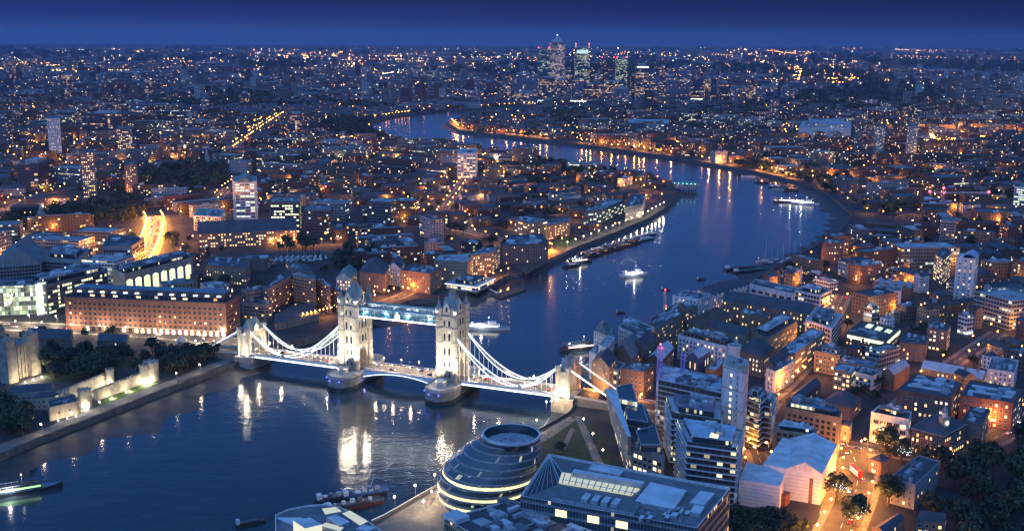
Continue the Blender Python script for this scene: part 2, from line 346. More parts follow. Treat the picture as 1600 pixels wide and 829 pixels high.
# water
wm, t, b = mat('river water')
tcn = N(t, 'ShaderNodeTexCoord')
def wave(scale, sx, sy, det, rotz=0.0):
    mp = N(t, 'ShaderNodeMapping'); mp.inputs['Scale'].default_value = (sx, sy, 1); mp.inputs['Rotation'].default_value = (0, 0, rotz); L(t, tcn.outputs['Object'], mp.inputs[0])
    n = N(t, 'ShaderNodeTexNoise'); n.inputs['Scale'].default_value = scale; n.inputs['Detail'].default_value = det; L(t, mp.outputs[0], n.inputs['Vector']); return n.outputs[0]
hsum = M2(t, 'ADD', M2(t, 'MULTIPLY', wave(.55, .55, 1, 4, R(12)), .45), M2(t, 'MULTIPLY', wave(.12, .5, 1, 2, R(-8)), .8))
patch = wave(.012, 1, .6, 4, R(25))
bp = N(t, 'ShaderNodeBump'); bp.inputs['Distance'].default_value = 1.0; L(t, hsum, bp.inputs['Height'])
bs = N(t, 'ShaderNodeMapRange'); bs.inputs[1].default_value = .35; bs.inputs[2].default_value = .65; bs.inputs[3].default_value = .17; bs.inputs[4].default_value = .36; L(t, patch, bs.inputs[0])
L(t, bs.outputs[0], bp.inputs['Strength']); L(t, bp.outputs[0], b.inputs['Normal'])
wc = noise_col(t, (.020, .044, .060), (.034, .050, .058), .006, 3)
L(t, wc, b.inputs['Base Color'])
b.inputs['Roughness'].default_value = .12; b.inputs['IOR'].default_value = 1.36; b.inputs['Specular IOR Level'].default_value = 1.0
g = MB(); g.face([(-9000, -800, 0), (9000, -800, 0), (9000, 9000, 0), (-9000, 9000, 0)])
o = g.build('river', wm); o['kind'] = 'structure'

# ground sheet with the river cut out
gm, t, b = mat('city ground')
c = noise_col(t, (.022, .026, .030), (.055, .053, .052), .05, 6); L(t, c, b.inputs['Base Color']); b.inputs['Roughness'].default_value = .9
g = MB(); OUT = [(-16000, -700), (16000, -700), (16000, 27000), (-16000, 27000)]
def clipclose(P):  # close the river beyond the frame at the bottom left
    return P
HO = [Vector((x, y, 0)) for x, y in OUT]; HR = [Vector((x, y, 0)) for x, y in RIVER]; HD = [Vector((x, y, 0)) for x, y in DOCK]; HD2 = [Vector((x, y, 0)) for x, y in DOCK2]
AL = HO + HR + HD + HD2
for tr in tessellate_polygon([HO, HR, HD, HD2]):
    T = [AL[i] for i in tr]; T = [Vector(p) for p in ccw([(q.x, q.y) for q in T])]
    g.face([(p.x, p.y, LZ) for p in T])
o = g.build('ground', gm); o['kind'] = 'structure'

stone_wall = simple('river wall stone', (.16, .145, .125), .9, .3, .2)
def bank(name, P, label):
    g = MB(); P = [tuple(p) for p in P]; u = 0
    for a, b_ in zip(P, P[1:]):
        l = math.hypot(b_[0]-a[0], b_[1]-a[1])
        g.face([(a[0], a[1], -1), (b_[0], b_[1], -1), (b_[0], b_[1], LZ), (a[0], a[1], LZ)], [(u, 0), (u+l, 0), (u+l, 6), (u, 6)])
        d = Vector((b_[0]-a[0], b_[1]-a[1])).normalized(); n = Vector((d.y, -d.x))*0.5
        # coping / parapet on the land side
        Q = [(a[0], a[1]), (b_[0], b_[1]), (b_[0]-n.x*1, b_[1]-n.y*1), (a[0]-n.x, a[1]-n.y)]
        g.prism(Q, LZ+.003, LZ+1.1); u += l
    return tag(g.build(name, stone_wall), label, 'river wall')
bank('river_wall', NB, 'stone river wall with parapet along the north bank of the river')
bank('river_wall', SB[::-1], 'stone river wall with parapet along the south bank of the river')
bank('dock_wall', (DOCK + DOCK[:1])[::-1], 'stone dock wall around the small marina basin behind the hotel')
mud = simple('foreshore mud', (.055, .048, .042), .55, .3, .08)
def foreshore(P, wid, side):
    """strip of exposed mud sloping from the wall into the water"""
    g = MB(); n = len(P)
    off = []
    for i in range(n):
        a = P[max(0, i-1)]; b_ = P[min(n-1, i+1)]; d = (b_-a).normalized(); nn = Vector((d.y, -d.x))*side
        off.append(nn)
    for i in range(n-1):
        A, B = P[i], P[i+1]; wa, wb = wid[i], wid[i+1]
        C, D = B + off[i+1]*wb, A + off[i]*wa
        q = [(A.x, A.y, 1.8), (B.x, B.y, 1.8), (C.x, C.y, -.15), (D.x, D.y, -.15)]
        if side < 0: q = q[::-1]
        g.face(q)
    return g.build('foreshore', mud)
def refine(pix, step=12):
    P = [at(u, v, LZ) for u, v in pix]; out = []
    for a, b_ in zip(P, P[1:]):
        k = max(1, int((b_-a).length/step))
        for i in range(k): out.append(a.lerp(b_, i/k))
    return out + [P[-1]]
def fs(pix, w):
    P = refine(pix); n = len(P)
    wid = [w*(0.3+0.7*math.sin(math.pi*min(1, max(0, (i+.5)/n)))**.6)*(1+.25*math.sin(i*1.7)+.15*math.sin(i*.6)) for i in range(n)]
    o = foreshore(P, wid, 1); o['kind'] = 'structure'
fs(NORTH[1:8], 36); fs(NORTH[10:16], 32); fs(NORTH[16:24], 9)
fs(NORTH[22:32], 14); fs(SOUTH[3:13], 26)
fs(SOUTH[13:22][0:9], 30); fs(SOUTH[20:27], 30); fs(SOUTH[26:31], 9); fs(SOUTH[31:36], 6)
# ------------------------------------------------------------------ occupancy raster (world metres)
GX0, GY0, GR = -2400.0, 200.0, 6.0
GW, GH = int(4800/GR), int(4400/GR)
occ = [bytearray(GW) for _ in range(GH)]
def raster(P, code=1, grow=0, keep=False):
    P = [(p[0], p[1]) for p in P]; ys = [p[1] for p in P]
    for j in range(max(0, int((min(ys)-GY0)/GR)), min(GH-1, int((max(ys)-GY0)/GR)+1)+1):
        y = GY0 + (j+.5)*GR; xs = []
        for i in range(len(P)):
            a, b = P[i], P[(i+1) % len(P)]
            if (a[1] > y) != (b[1] > y): xs.append(a[0]+(y-a[1])*(b[0]-a[0])/(b[1]-a[1]))
        xs.sort()
        for a, b in zip(xs[::2], xs[1::2]):
            i0 = max(0, int((a-GX0)/GR-grow)); i1 = min(GW-1, int((b-GX0)/GR+grow))
            for i in range(i0, i1+1):
                if not (keep and occ[j][i]): occ[j][i] = code
def rasterline(P, w, code=1):
    for a, b in zip(P, P[1:]):
        l = math.hypot(b[0]-a[0], b[1]-a[1]); k = max(1, int(l/4)); r = int(w/2/GR+.6)
        for s in range(k+1):
            x = a[0]+(b[0]-a[0])*s/k; y = a[1]+(b[1]-a[1])*s/k; i, j = int((x-GX0)/GR), int((y-GY0)/GR)
            for jj in range(j-r, j+r+1):
                for ii in range(i-r, i+r+1):
                    if 0 <= jj < GH and 0 <= ii < GW and not occ[jj][ii]: occ[jj][ii] = code
def code(x, y):
    i, j = int((x-GX0)/GR), int((y-GY0)/GR)
    return occ[j][i] if 0 <= i < GW and 0 <= j < GH else 0
raster(RIVER, 1, 1); raster(DOCK, 1); rasterline(RIVER, 16, 1)
PX = lambda pts, z=LZ: [at(u, v, z) for u, v in pts]
# ------------------------------------------------------------------ buildings modelled one by one
WALLS = {'brown brick': (.26, .165, .115), 'yellow brick': (.33, .255, .165), 'red brick': (.27, .12, .085), 'white': (.76, .76, .75), 'grey': (.33, .33, .33), 'dark brick': (.14, .105, .09), 'pale stone': (.45, .41, .34)}
ROOFS = {'slate': (.085, .095, .115), 'grey flat': (.20, .22, .24), 'pale flat': (.36, .38, .40), 'dark flat': (.10, .11, .13), 'red tiled': (.17, .09, .065)}
HW = dict(WALLS); HW.update({'cream': (.5, .43, .31), 'pinkbrown': (.24, .11, .075), 'glass': (.10, .13, .15), 'darkgrey': (.12, .125, .13), 'blue': (.13, .16, .27), 'orange': (.40, .20, .09), 'concrete': (.38, .37, .36), 'brownstone': (.25, .21, .18)})  # the orange entry puts lamp glow into the wall colour
HR = {'sheetroof': (.78, .85, .90), 'slate': (.085, .095, .115), 'grey': (.20, .22, .24), 'pale': (.48, .52, .56), 'dark': (.09, .10, .12), 'blue': (.16, .27, .36), 'lightblue': (.52, .64, .74), 'red': (.2, .08, .07), 'green': (.2, .32, .3), 'purple': (.26, .22, .30), 'terracotta': (.2, .12, .09)}
def wallmat():
    m, t, b = mat('masonry'); tcn = N(t, 'ShaderNodeTexCoord')
    mp = N(t, 'ShaderNodeMapping'); mp.inputs['Scale'].default_value = (.9, .9, .12); L(t, tcn.outputs['Object'], mp.inputs[0])
    c1 = noise_col(t, (.78, .78, .78), (1.15, 1.15, 1.15), .6, 7, vec=mp.outputs[0]); c2 = noise_col(t, (.85, .84, .82), (1.1, 1.1, 1.1), 2.5, 3)
    a = N(t, 'ShaderNodeAttribute'); a.attribute_name = 'tint'; x = N(t, 'ShaderNodeMixRGB', blend_type='MULTIPLY'); x.inputs[0].default_value = 1; L(t, c1, x.inputs[1]); L(t, c2, x.inputs[2])
    y = N(t, 'ShaderNodeMixRGB', blend_type='MULTIPLY'); y.inputs[0].default_value = 1; L(t, x.outputs[0], y.inputs[1]); L(t, a.outputs['Color'], y.inputs[2]); L(t, y.outputs[0], b.inputs['Base Color']); b.inputs['Roughness'].default_value = .85
    return m
wallm = wallmat()
roofm = simple('roof covering', (1, 1, 1), .7, .35, .15, tint=True)
plantm = simple('rooftop plant metal', (.38, .41, .44), .5, .25, .5)
lightroof = simple('pale roof membrane', (.62, .66, .70), .6, .15, .1)
paneD = simple('unlit window glass', (.03, .04, .055), .1, .3, .5)
framew = simple('white window frame', (.6, .6, .58), .5, .08, 2); framed = simple('dark window frame', (.06, .06, .065), .5, .1, 2)
PANE = [paneD] + [emit('lit window '+n, c, s, False) for n, c, s in (('amber', (1, .55, .2), 1.9), ('yellow', (1, .74, .34), 2.2), ('cream', (1, .85, .58), 1.7), ('dim', (1, .6, .3), .7), ('office', (.93, 1, .62), 1.3), ('cool', (.78, .9, 1), 1.1), ('lime', (.9, 1, .5), 1.7))]
glassband = facade('banded glass', (.16, .18, .19), 1.6, 3.6, (.04, .96, .22, .9), .14, 1.6, OFFICE, True, (.05, .07, .085), floor_lit=.10, grough=.08)
wcache = {}
def winfaces(w, h, fr, bars):
    """faces of a window: frame ring standing proud, pane, glazing bars; local x along the wall, y outwards, z up"""
    f = .13; o = .09; out = []
    for (x0, x1, z0, z1) in ((-w/2, w/2, -.08, f), (-w/2, w/2, h-f, h), (-w/2, -w/2+f, f, h-f), (w/2-f, w/2, f, h-f)):
        out.append(([(x1, o, z0), (x0, o, z0), (x0, o, z1), (x1, o, z1)], 1))
    out.append(([(w/2, 0, 0), (w/2, o, 0), (w/2, o, h), (w/2, 0, h)][::-1], 1)); out.append(([(-w/2, 0, 0), (-w/2, o, 0), (-w/2, o, h), (-w/2, 0, h)], 1)); out.append(([(-w/2, 0, h), (w/2, 0, h), (w/2, o, h), (-w/2, o, h)][::-1], 1))
    out.append(([(w/2-f, .04, f), (-w/2+f, .04, f), (-w/2+f, .04, h-f), (w/2-f, .04, h-f)], 0))
    for k in range(bars): x = -w/2+w*(k+1)/(bars+1); out.append(([(x+.05, .07, f), (x-.05, .07, f), (x-.05, .07, h-f), (x+.05, .07, h-f)], 1))
    return out
def winmesh(w, h, p, fr, bars):
    k = (round(w, 2), round(h, 2), p, fr, bars)
    if k not in wcache:
        g = MB()
        for f, m in winfaces(w, h, fr, bars): g.face(f, None, m)
        wcache[k] = g.mesh('window', [PANE[p], framew if fr == 'w' else framed])
    return wcache[k]
LITK = dict(home=(1, 2, 2, 3, 4), office=(5, 5, 3, 6, 7), warm=(1, 1, 2, 2), lime=(7, 5, 7, 3))
FOOT = []
HEROITEMS = []
def hero(name, label, cat, P, h, wall='brown brick', roof='grey', rt='flat', W=None, units=0, attic=None, z0=0.0, wmat=None, par=.9, mark=True, skyl=0, ridge=0, cornice=None, rh=None, ang=None):
    P = ccw([(p[0], p[1]) for p in P])
    if len(P) == 3: pass
    c = Vector((sum(p[0] for p in P)/len(P), sum(p[1] for p in P)/len(P)))
    # the frame of the building follows its longest side
    e = max(range(len(P)), key=lambda i: math.hypot(P[(i+1) % len(P)][0]-P[i][0], P[(i+1) % len(P)][1]-P[i][1]))
    A = math.atan2(P[(e+1) % len(P)][1]-P[e][1], P[(e+1) % len(P)][0]-P[e][0]) if ang is None else ang
    Lc = [Vector(rot(p[0]-c.x, p[1]-c.y, -A)) for p in P]
    t = thing(name, label, cat, (c.x, c.y, LZ+z0), A)
    if mark: raster(P, 2, 1); rasterline([Vector(p) for p in P+[P[0]]], 8, 2)
    FOOT.append((name, P, h))
    tw, tr = HW[wall], HR[roof]; wm_ = wmat or wallm; flat = rt == 'flat'
    g = MB(); g.walls([tuple(p) for p in Lc], 0, h+(par if flat else 0), 0, tw)
    if flat:
        s = shrink(Lc, .45)
        for i in range(len(Lc)):
            a, b, d, e2 = Lc[i], Lc[(i+1) % len(Lc)], s[(i+1) % len(Lc)], s[i]
            g.face([(a.x, a.y, h+par), (b.x, b.y, h+par), (d.x, d.y, h+par), (e2.x, e2.y, h+par)], [(0, .05)]*4, 1, tw)
            g.face([(d.x, d.y, h), (e2.x, e2.y, h), (e2.x, e2.y, h+par), (d.x, d.y, h+par)][::1], [(0, .05)]*4, 1, tw)
    if cornice:
        for z in cornice: s = shrink(Lc, -.35); g.prism([tuple(p) for p in s], z, z+.5, 1, 1, HW['pale stone'], bottom=True)
    g.build('wall', [wm_, wallm], t)
    g = MB()
    xs = [p.x for p in Lc]; ys = [p.y for p in Lc]; w_, d_ = max(xs)-min(xs), max(ys)-min(ys); mx_, my_ = (max(xs)+min(xs))/2, (max(ys)+min(ys))/2
    if flat: g.cap([tuple(p) for p in shrink(Lc, .44)], h+.06, 0, tr)
    elif rt in ('gable', 'hip') and len(Lc) == 4:
        # follow the quad itself: ridge between the middles of the two short sides
        i0 = 0 if (Lc[1]-Lc[0]).length >= (Lc[2]-Lc[1]).length else 1
        a, b, c2, d2 = [Lc[(i0+k) % 4] for k in range(4)]; m1, m2 = (b+c2)/2, (d2+a)/2; H_ = rh or (b-c2).length*.3
        if rt == 'hip': q = (m1-m2).normalized()*min((b-c2).length*.45, (m1-m2).length*.4); m1 = m1-q; m2 = m2+q
        z = h
        g.face([(a.x, a.y, z), (b.x, b.y, z), (m1.x, m1.y, z+H_), (m2.x, m2.y, z+H_)], None, 0, tr); g.face([(c2.x, c2.y, z), (d2.x, d2.y, z), (m2.x, m2.y, z+H_), (m1.x, m1.y, z+H_)], None, 0, tr)
        g.face([(b.x, b.y, z), (c2.x, c2.y, z), (m1.x, m1.y, z+H_)], None, 0 if rt == 'hip' else 1, tr if rt == 'hip' else tw); g.face([(d2.x, d2.y, z), (a.x, a.y, z), (m2.x, m2.y, z+H_)], None, 0 if rt == 'hip' else 1, tr if rt == 'hip' else tw)
    elif rt == 'saw':
        n = ridge or max(2, round(w_/9))
        a, b, c2, d2 = Lc
        for k in range(n):
            p0, p1 = a.lerp(b, k/n), a.lerp(b, (k+1)/n); q0, q1 = d2.lerp(c2, k/n), d2.lerp(c2, (k+1)/n); pm, qm = (p0+p1)/2, (q0+q1)/2; H_ = rh or (p1-p0).length*.35
            g.face([(p0.x, p0.y, h), (pm.x, pm.y, h+H_), (qm.x, qm.y, h+H_), (q0.x, q0.y, h)][::-1], None, 0, tr); g.face([(pm.x, pm.y, h+H_), (p1.x, p1.y, h), (q1.x, q1.y, h), (qm.x, qm.y, h+H_)][::-1], None, 0, tr)
            g.face([(p0.x, p0.y, h), (p1.x, p1.y, h), (pm.x, pm.y, h+H_)], None, 1, tw); g.face([(q1.x, q1.y, h), (q0.x, q0.y, h), (qm.x, qm.y, h+H_)], None, 1, tw)
    else: g.cap([tuple(p) for p in Lc], h, 0, tr)
    rf = g.build('roof', [roofm, wallm], t)
    if attic:
        ins, ah, am, ar = attic; s = shrink(Lc, ins); g = MB(); g.walls([tuple(p) for p in s], h+.06, h+ah, 0, HW.get(am, (1, 1, 1))); g.cap([tuple(p) for p in shrink(s, -.5)], h+ah+.25, 1, HR[ar]); q = shrink(s, -.5); g.walls([tuple(p) for p in q], h+ah-.1, h+ah+.25, 1, HR[ar]); g.cap([tuple(p) for p in q], h+ah-.1, 1, HR[ar], False)
        g.build('penthouse', [glassband if am == 'glass' else F_ATT, roofm], t)
    rr = random.Random(int(abs(c.x*13+c.y*7)))
    if units:
        units = int(units*1.5)+2; top = h+.06 if not attic else h+attic[1]+.25; ins0 = 2.2+(attic[0] if attic else 0); s = shrink(Lc, ins0)
        for k in range(units):
            a = s[0]; u_, v_ = rr.random(), rr.random(); ww, dd, hh = rr.uniform(1.8, max(2.2, w_*.16)), rr.uniform(1.6, max(2, d_*.2)), rr.uniform(.8, 2.6)
            p = s[0].lerp(s[1 % len(s)], u_).lerp(s[-1].lerp(s[2 % len(s)], u_), v_)
            g = MB(); g.box(p.x, p.y, ww, dd, top, top+hh, 0, 0)
            if hh > 1.6: g.box(p.x, p.y, ww*.6, dd*.6, top+hh, top+hh+.3)
            g.build('rooftop_unit', rr.choice((plantm, lightroof, plantm, F_PL)), t)
    if flat and w_ > 18 and d_ > 10 and not attic:      # patches of newer roofing and a duct run
        s = shrink(Lc, 1.2)
        for k in range(2):
            u_, v_ = rr.uniform(0, .6), rr.uniform(0, .5); u2, v2 = u_+rr.uniform(.15, .35), v_+rr.uniform(.25, .45); bl = lambda a_, b_: s[0].lerp(s[1], a_).lerp(s[-1].lerp(s[2 % len(s)], a_), b_)
            g = MB(); g.face([(*bl(u_, v_), h+.075+.004*k), (*bl(u2, v_), h+.075+.004*k), (*bl(u2, v2), h+.075+.004*k), (*bl(u_, v2), h+.075+.004*k)], None, 0, HR[rr.choice(('pale', 'dark', 'grey'))]); g.build('roof_patch', roofm, t)
        g = MB(); a_, b_ = s[0].lerp(s[-1], .5), s[1].lerp(s[2 % len(s)], .5); a_, b_ = a_.lerp(b_, .15), a_.lerp(b_, .8); g.beam((a_.x, a_.y, h+.7), (b_.x, b_.y, h+.7), .6, .5); g.build('roof_duct', plantm, t)
    for k in range(skyl):
        s = shrink(Lc, 3); u_, v_ = (k % max(1, skyl//2)+.5)/max(1, skyl//2), (.3 if k < skyl/2 else .7)
        p = s[0].lerp(s[1], u_).lerp(s[-1].lerp(s[2 % len(s)], u_), v_); g = MB(); zz = h if flat else h+.1
        g.frustum(rectpts(p.x, p.y, 2.6, 2.2), zz, rectpts(p.x, p.y, 1.9, 1.6), zz+1.1+(0 if flat else d_*.13)); g.build('skylight', lightroof, t)
    if W:
        w, hh, su, sv = W['w'], W['h'], W.get('su', W['w']*2), W.get('sv', 3.3); zb = W.get('z', 1.4); lit = W.get('lit', .15); fr = W.get('f', 'w'); bars = W.get('b', 1); kinds = LITK[W.get('k', 'home')]
        edges = []
        for i in range(len(Lc)):
            a, b = Lc[i], Lc[(i+1) % len(Lc)]; d = b-a; l = d.length
            if l < w+1: continue
            nl_ = Vector((d.y, -d.x)).normalized(); wn = Vector(rot(nl_.x, nl_.y, A)); tc_ = Vector((-c.x, -c.y)).normalized(); edges.append((-(wn.dot(tc_)), i, a, b, l, nl_))
        edges.sort(key=lambda q: q[0]); rest = MB(); cntw = 0; top_ = W.get('top', h-.4)
        for vis_, i, a, b, l, nl_ in edges:
            if vis_ > .55: continue
            n = int((l-1.0)/su); 
            if n < 1: continue
            off = (l-(n-1)*su)/2; d = (b-a).normalized(); th = math.atan2(d.y, d.x)+math.pi
            z = zb; row = 0
            while z+hh < top_:
                cl_ = rr.random()
                for k in range(n):
                    if W.get('skip') and rr.random() < W['skip']: continue
                    p = a+d*(off+k*su); L_ = rr.random() < lit*(2.2 if (int(k/3+row*1.7+i) % 3 == 0) else .45)
                    if row == 0 and W.get('shop'): L_ = rr.random() < W['shop']
                    pi_ = rr.choice(kinds) if L_ else 0
                    if cntw < 96 and vis_ < .2: put('window', winmesh(w, hh, pi_, fr, bars), t, (p.x, p.y, z), th); cntw += 1
                    else:
                        for f, m in winfaces(w, hh, fr, bars):
                            rest.face([(p.x+rot(q[0], q[1], th)[0], p.y+rot(q[0], q[1], th)[1], z+q[2]) for q in f], None, len(PANE) if m == 1 else pi_)
                z += sv; row += 1
        if rest.f: o = rest.build('window', PANE+[framew if fr == 'w' else framed], t); o['kind'] = 'stuff'
    return t
def shrink(P, k):
    n = len(P); out = []
    for i in range(n):
        a, b, c = P[i-1], P[i], P[(i+1) % n]; d1 = (b-a).normalized(); d2 = (c-b).normalized(); n1 = Vector((-d1.y, d1.x)); n2 = Vector((-d2.y, d2.x)); m = n1+n2
        m = m/max(.3, m.dot(n1)) if m.length > 1e-3 else n1
        out.append(b+m*k)
    return out
F_ATT = facade('attic storey', (1, 1, 1), 3.4, 2.8, (.2, .8, .25, .85), .2, 2.2, WARM)
F_PL = simple('louvred plant housing', (.16, .17, .19), .6, .2, .5)
CROP = dict(a=(0, 420, 3.9475), b=(350, 420, 3.7675), c=(650, 440, 3.7675), d=(400, 620, 3.2), e=(800, 560, 3.0825), f=(1150, 560, 3.0822), g=(900, 420, 3.7675), h=(1200, 370, 3.605), i=(1000, 540, 5.183), j=(0, 200, 3.0189), k=(530, 200, 3.0189), l=(1060, 200, 2.963), m=(350, 380, 5.181), n=(0, 380, 5.18), p=(0, 0, 1))
def Q(c, pts, h):
    """roof corners read off an enlarged view c of the photograph -> plan points at that height"""
    ox, oy, s = CROP[c]; P = [at(ox+x/s, oy+y/s, LZ+h) for x, y in pts]
    if len(P) == 3: P.append(P[0]+P[2]-P[1])
    return P
WH = lambda **k: dict(dict(w=1.3, h=1.9, su=3.0, sv=3.2, z=1.3, lit=.16, f='w', k='home'), **k)
WO = lambda **k: dict(dict(w=2.3, h=2.2, su=2.7, sv=3.5, z=.9, lit=.2, f='d', k='office', b=0), **k)

steelw_ = simple('pale steel rail', (.6, .63, .66), .4, .08, .8)
litwall_ = emit('lit lift lobby wall', (1, .9, .62), .9)
F_BLADE = facade('pale glass blade', (.50, .54, .58), 2.2, 3.2, (.06, .94, .1, .9), .05, .5, OFFICE, False, (.38, .42, .46), grough=.25)
F_COL = facade('bright stair glass', (.5, .6, .55), 1.8, 3.0, (.06, .94, .08, .92), 4.0, 4.5, [(0, (.7, 1, .85)), (.5, (.9, 1, .95)), (1, (.8, 1, .9))], False, (.4, .5, .45))
F_ATTD = facade('dark attic wall', (.10, .10, .11), 4.2, 4, (.15, .85, .25, .8), .12, 2.2, WARM, False)
DORM = emit('lit dormer', (1, .93, .78), 1.7, False)

glassd_ = simple('dark arrow slit glass', (.03, .035, .045), .2, .3, .5); granite_ = simple('crane counterweight concrete', (.3, .29, .27), .85, .2, .5); postm_ = simple('lamp post iron', (.1, .1, .1), .6, .1, 1)
lampm_w = emit('floodlight lens', (1, .92, .75), 10, False); lampm_r = emit('red aircraft lamp', (1, .05, .08), 14, False)
F_WARE_ = facade('pier shed wall', (1, 1, 1), 3.3, 3.3, (.28, .7, .28, .76), .12, 1.6)
LAMPS0 = []
def octa(g, x, y, z, r, m=0):
    v = [(x+r, y, z), (x, y+r, z), (x-r, y, z), (x, y-r, z), (x, y, z+r), (x, y, z-r)]
    for i in range(4): j = (i+1) % 4; g.face([v[i], v[j], v[4]], None, m); g.face([v[j], v[i], v[5]], None, m)
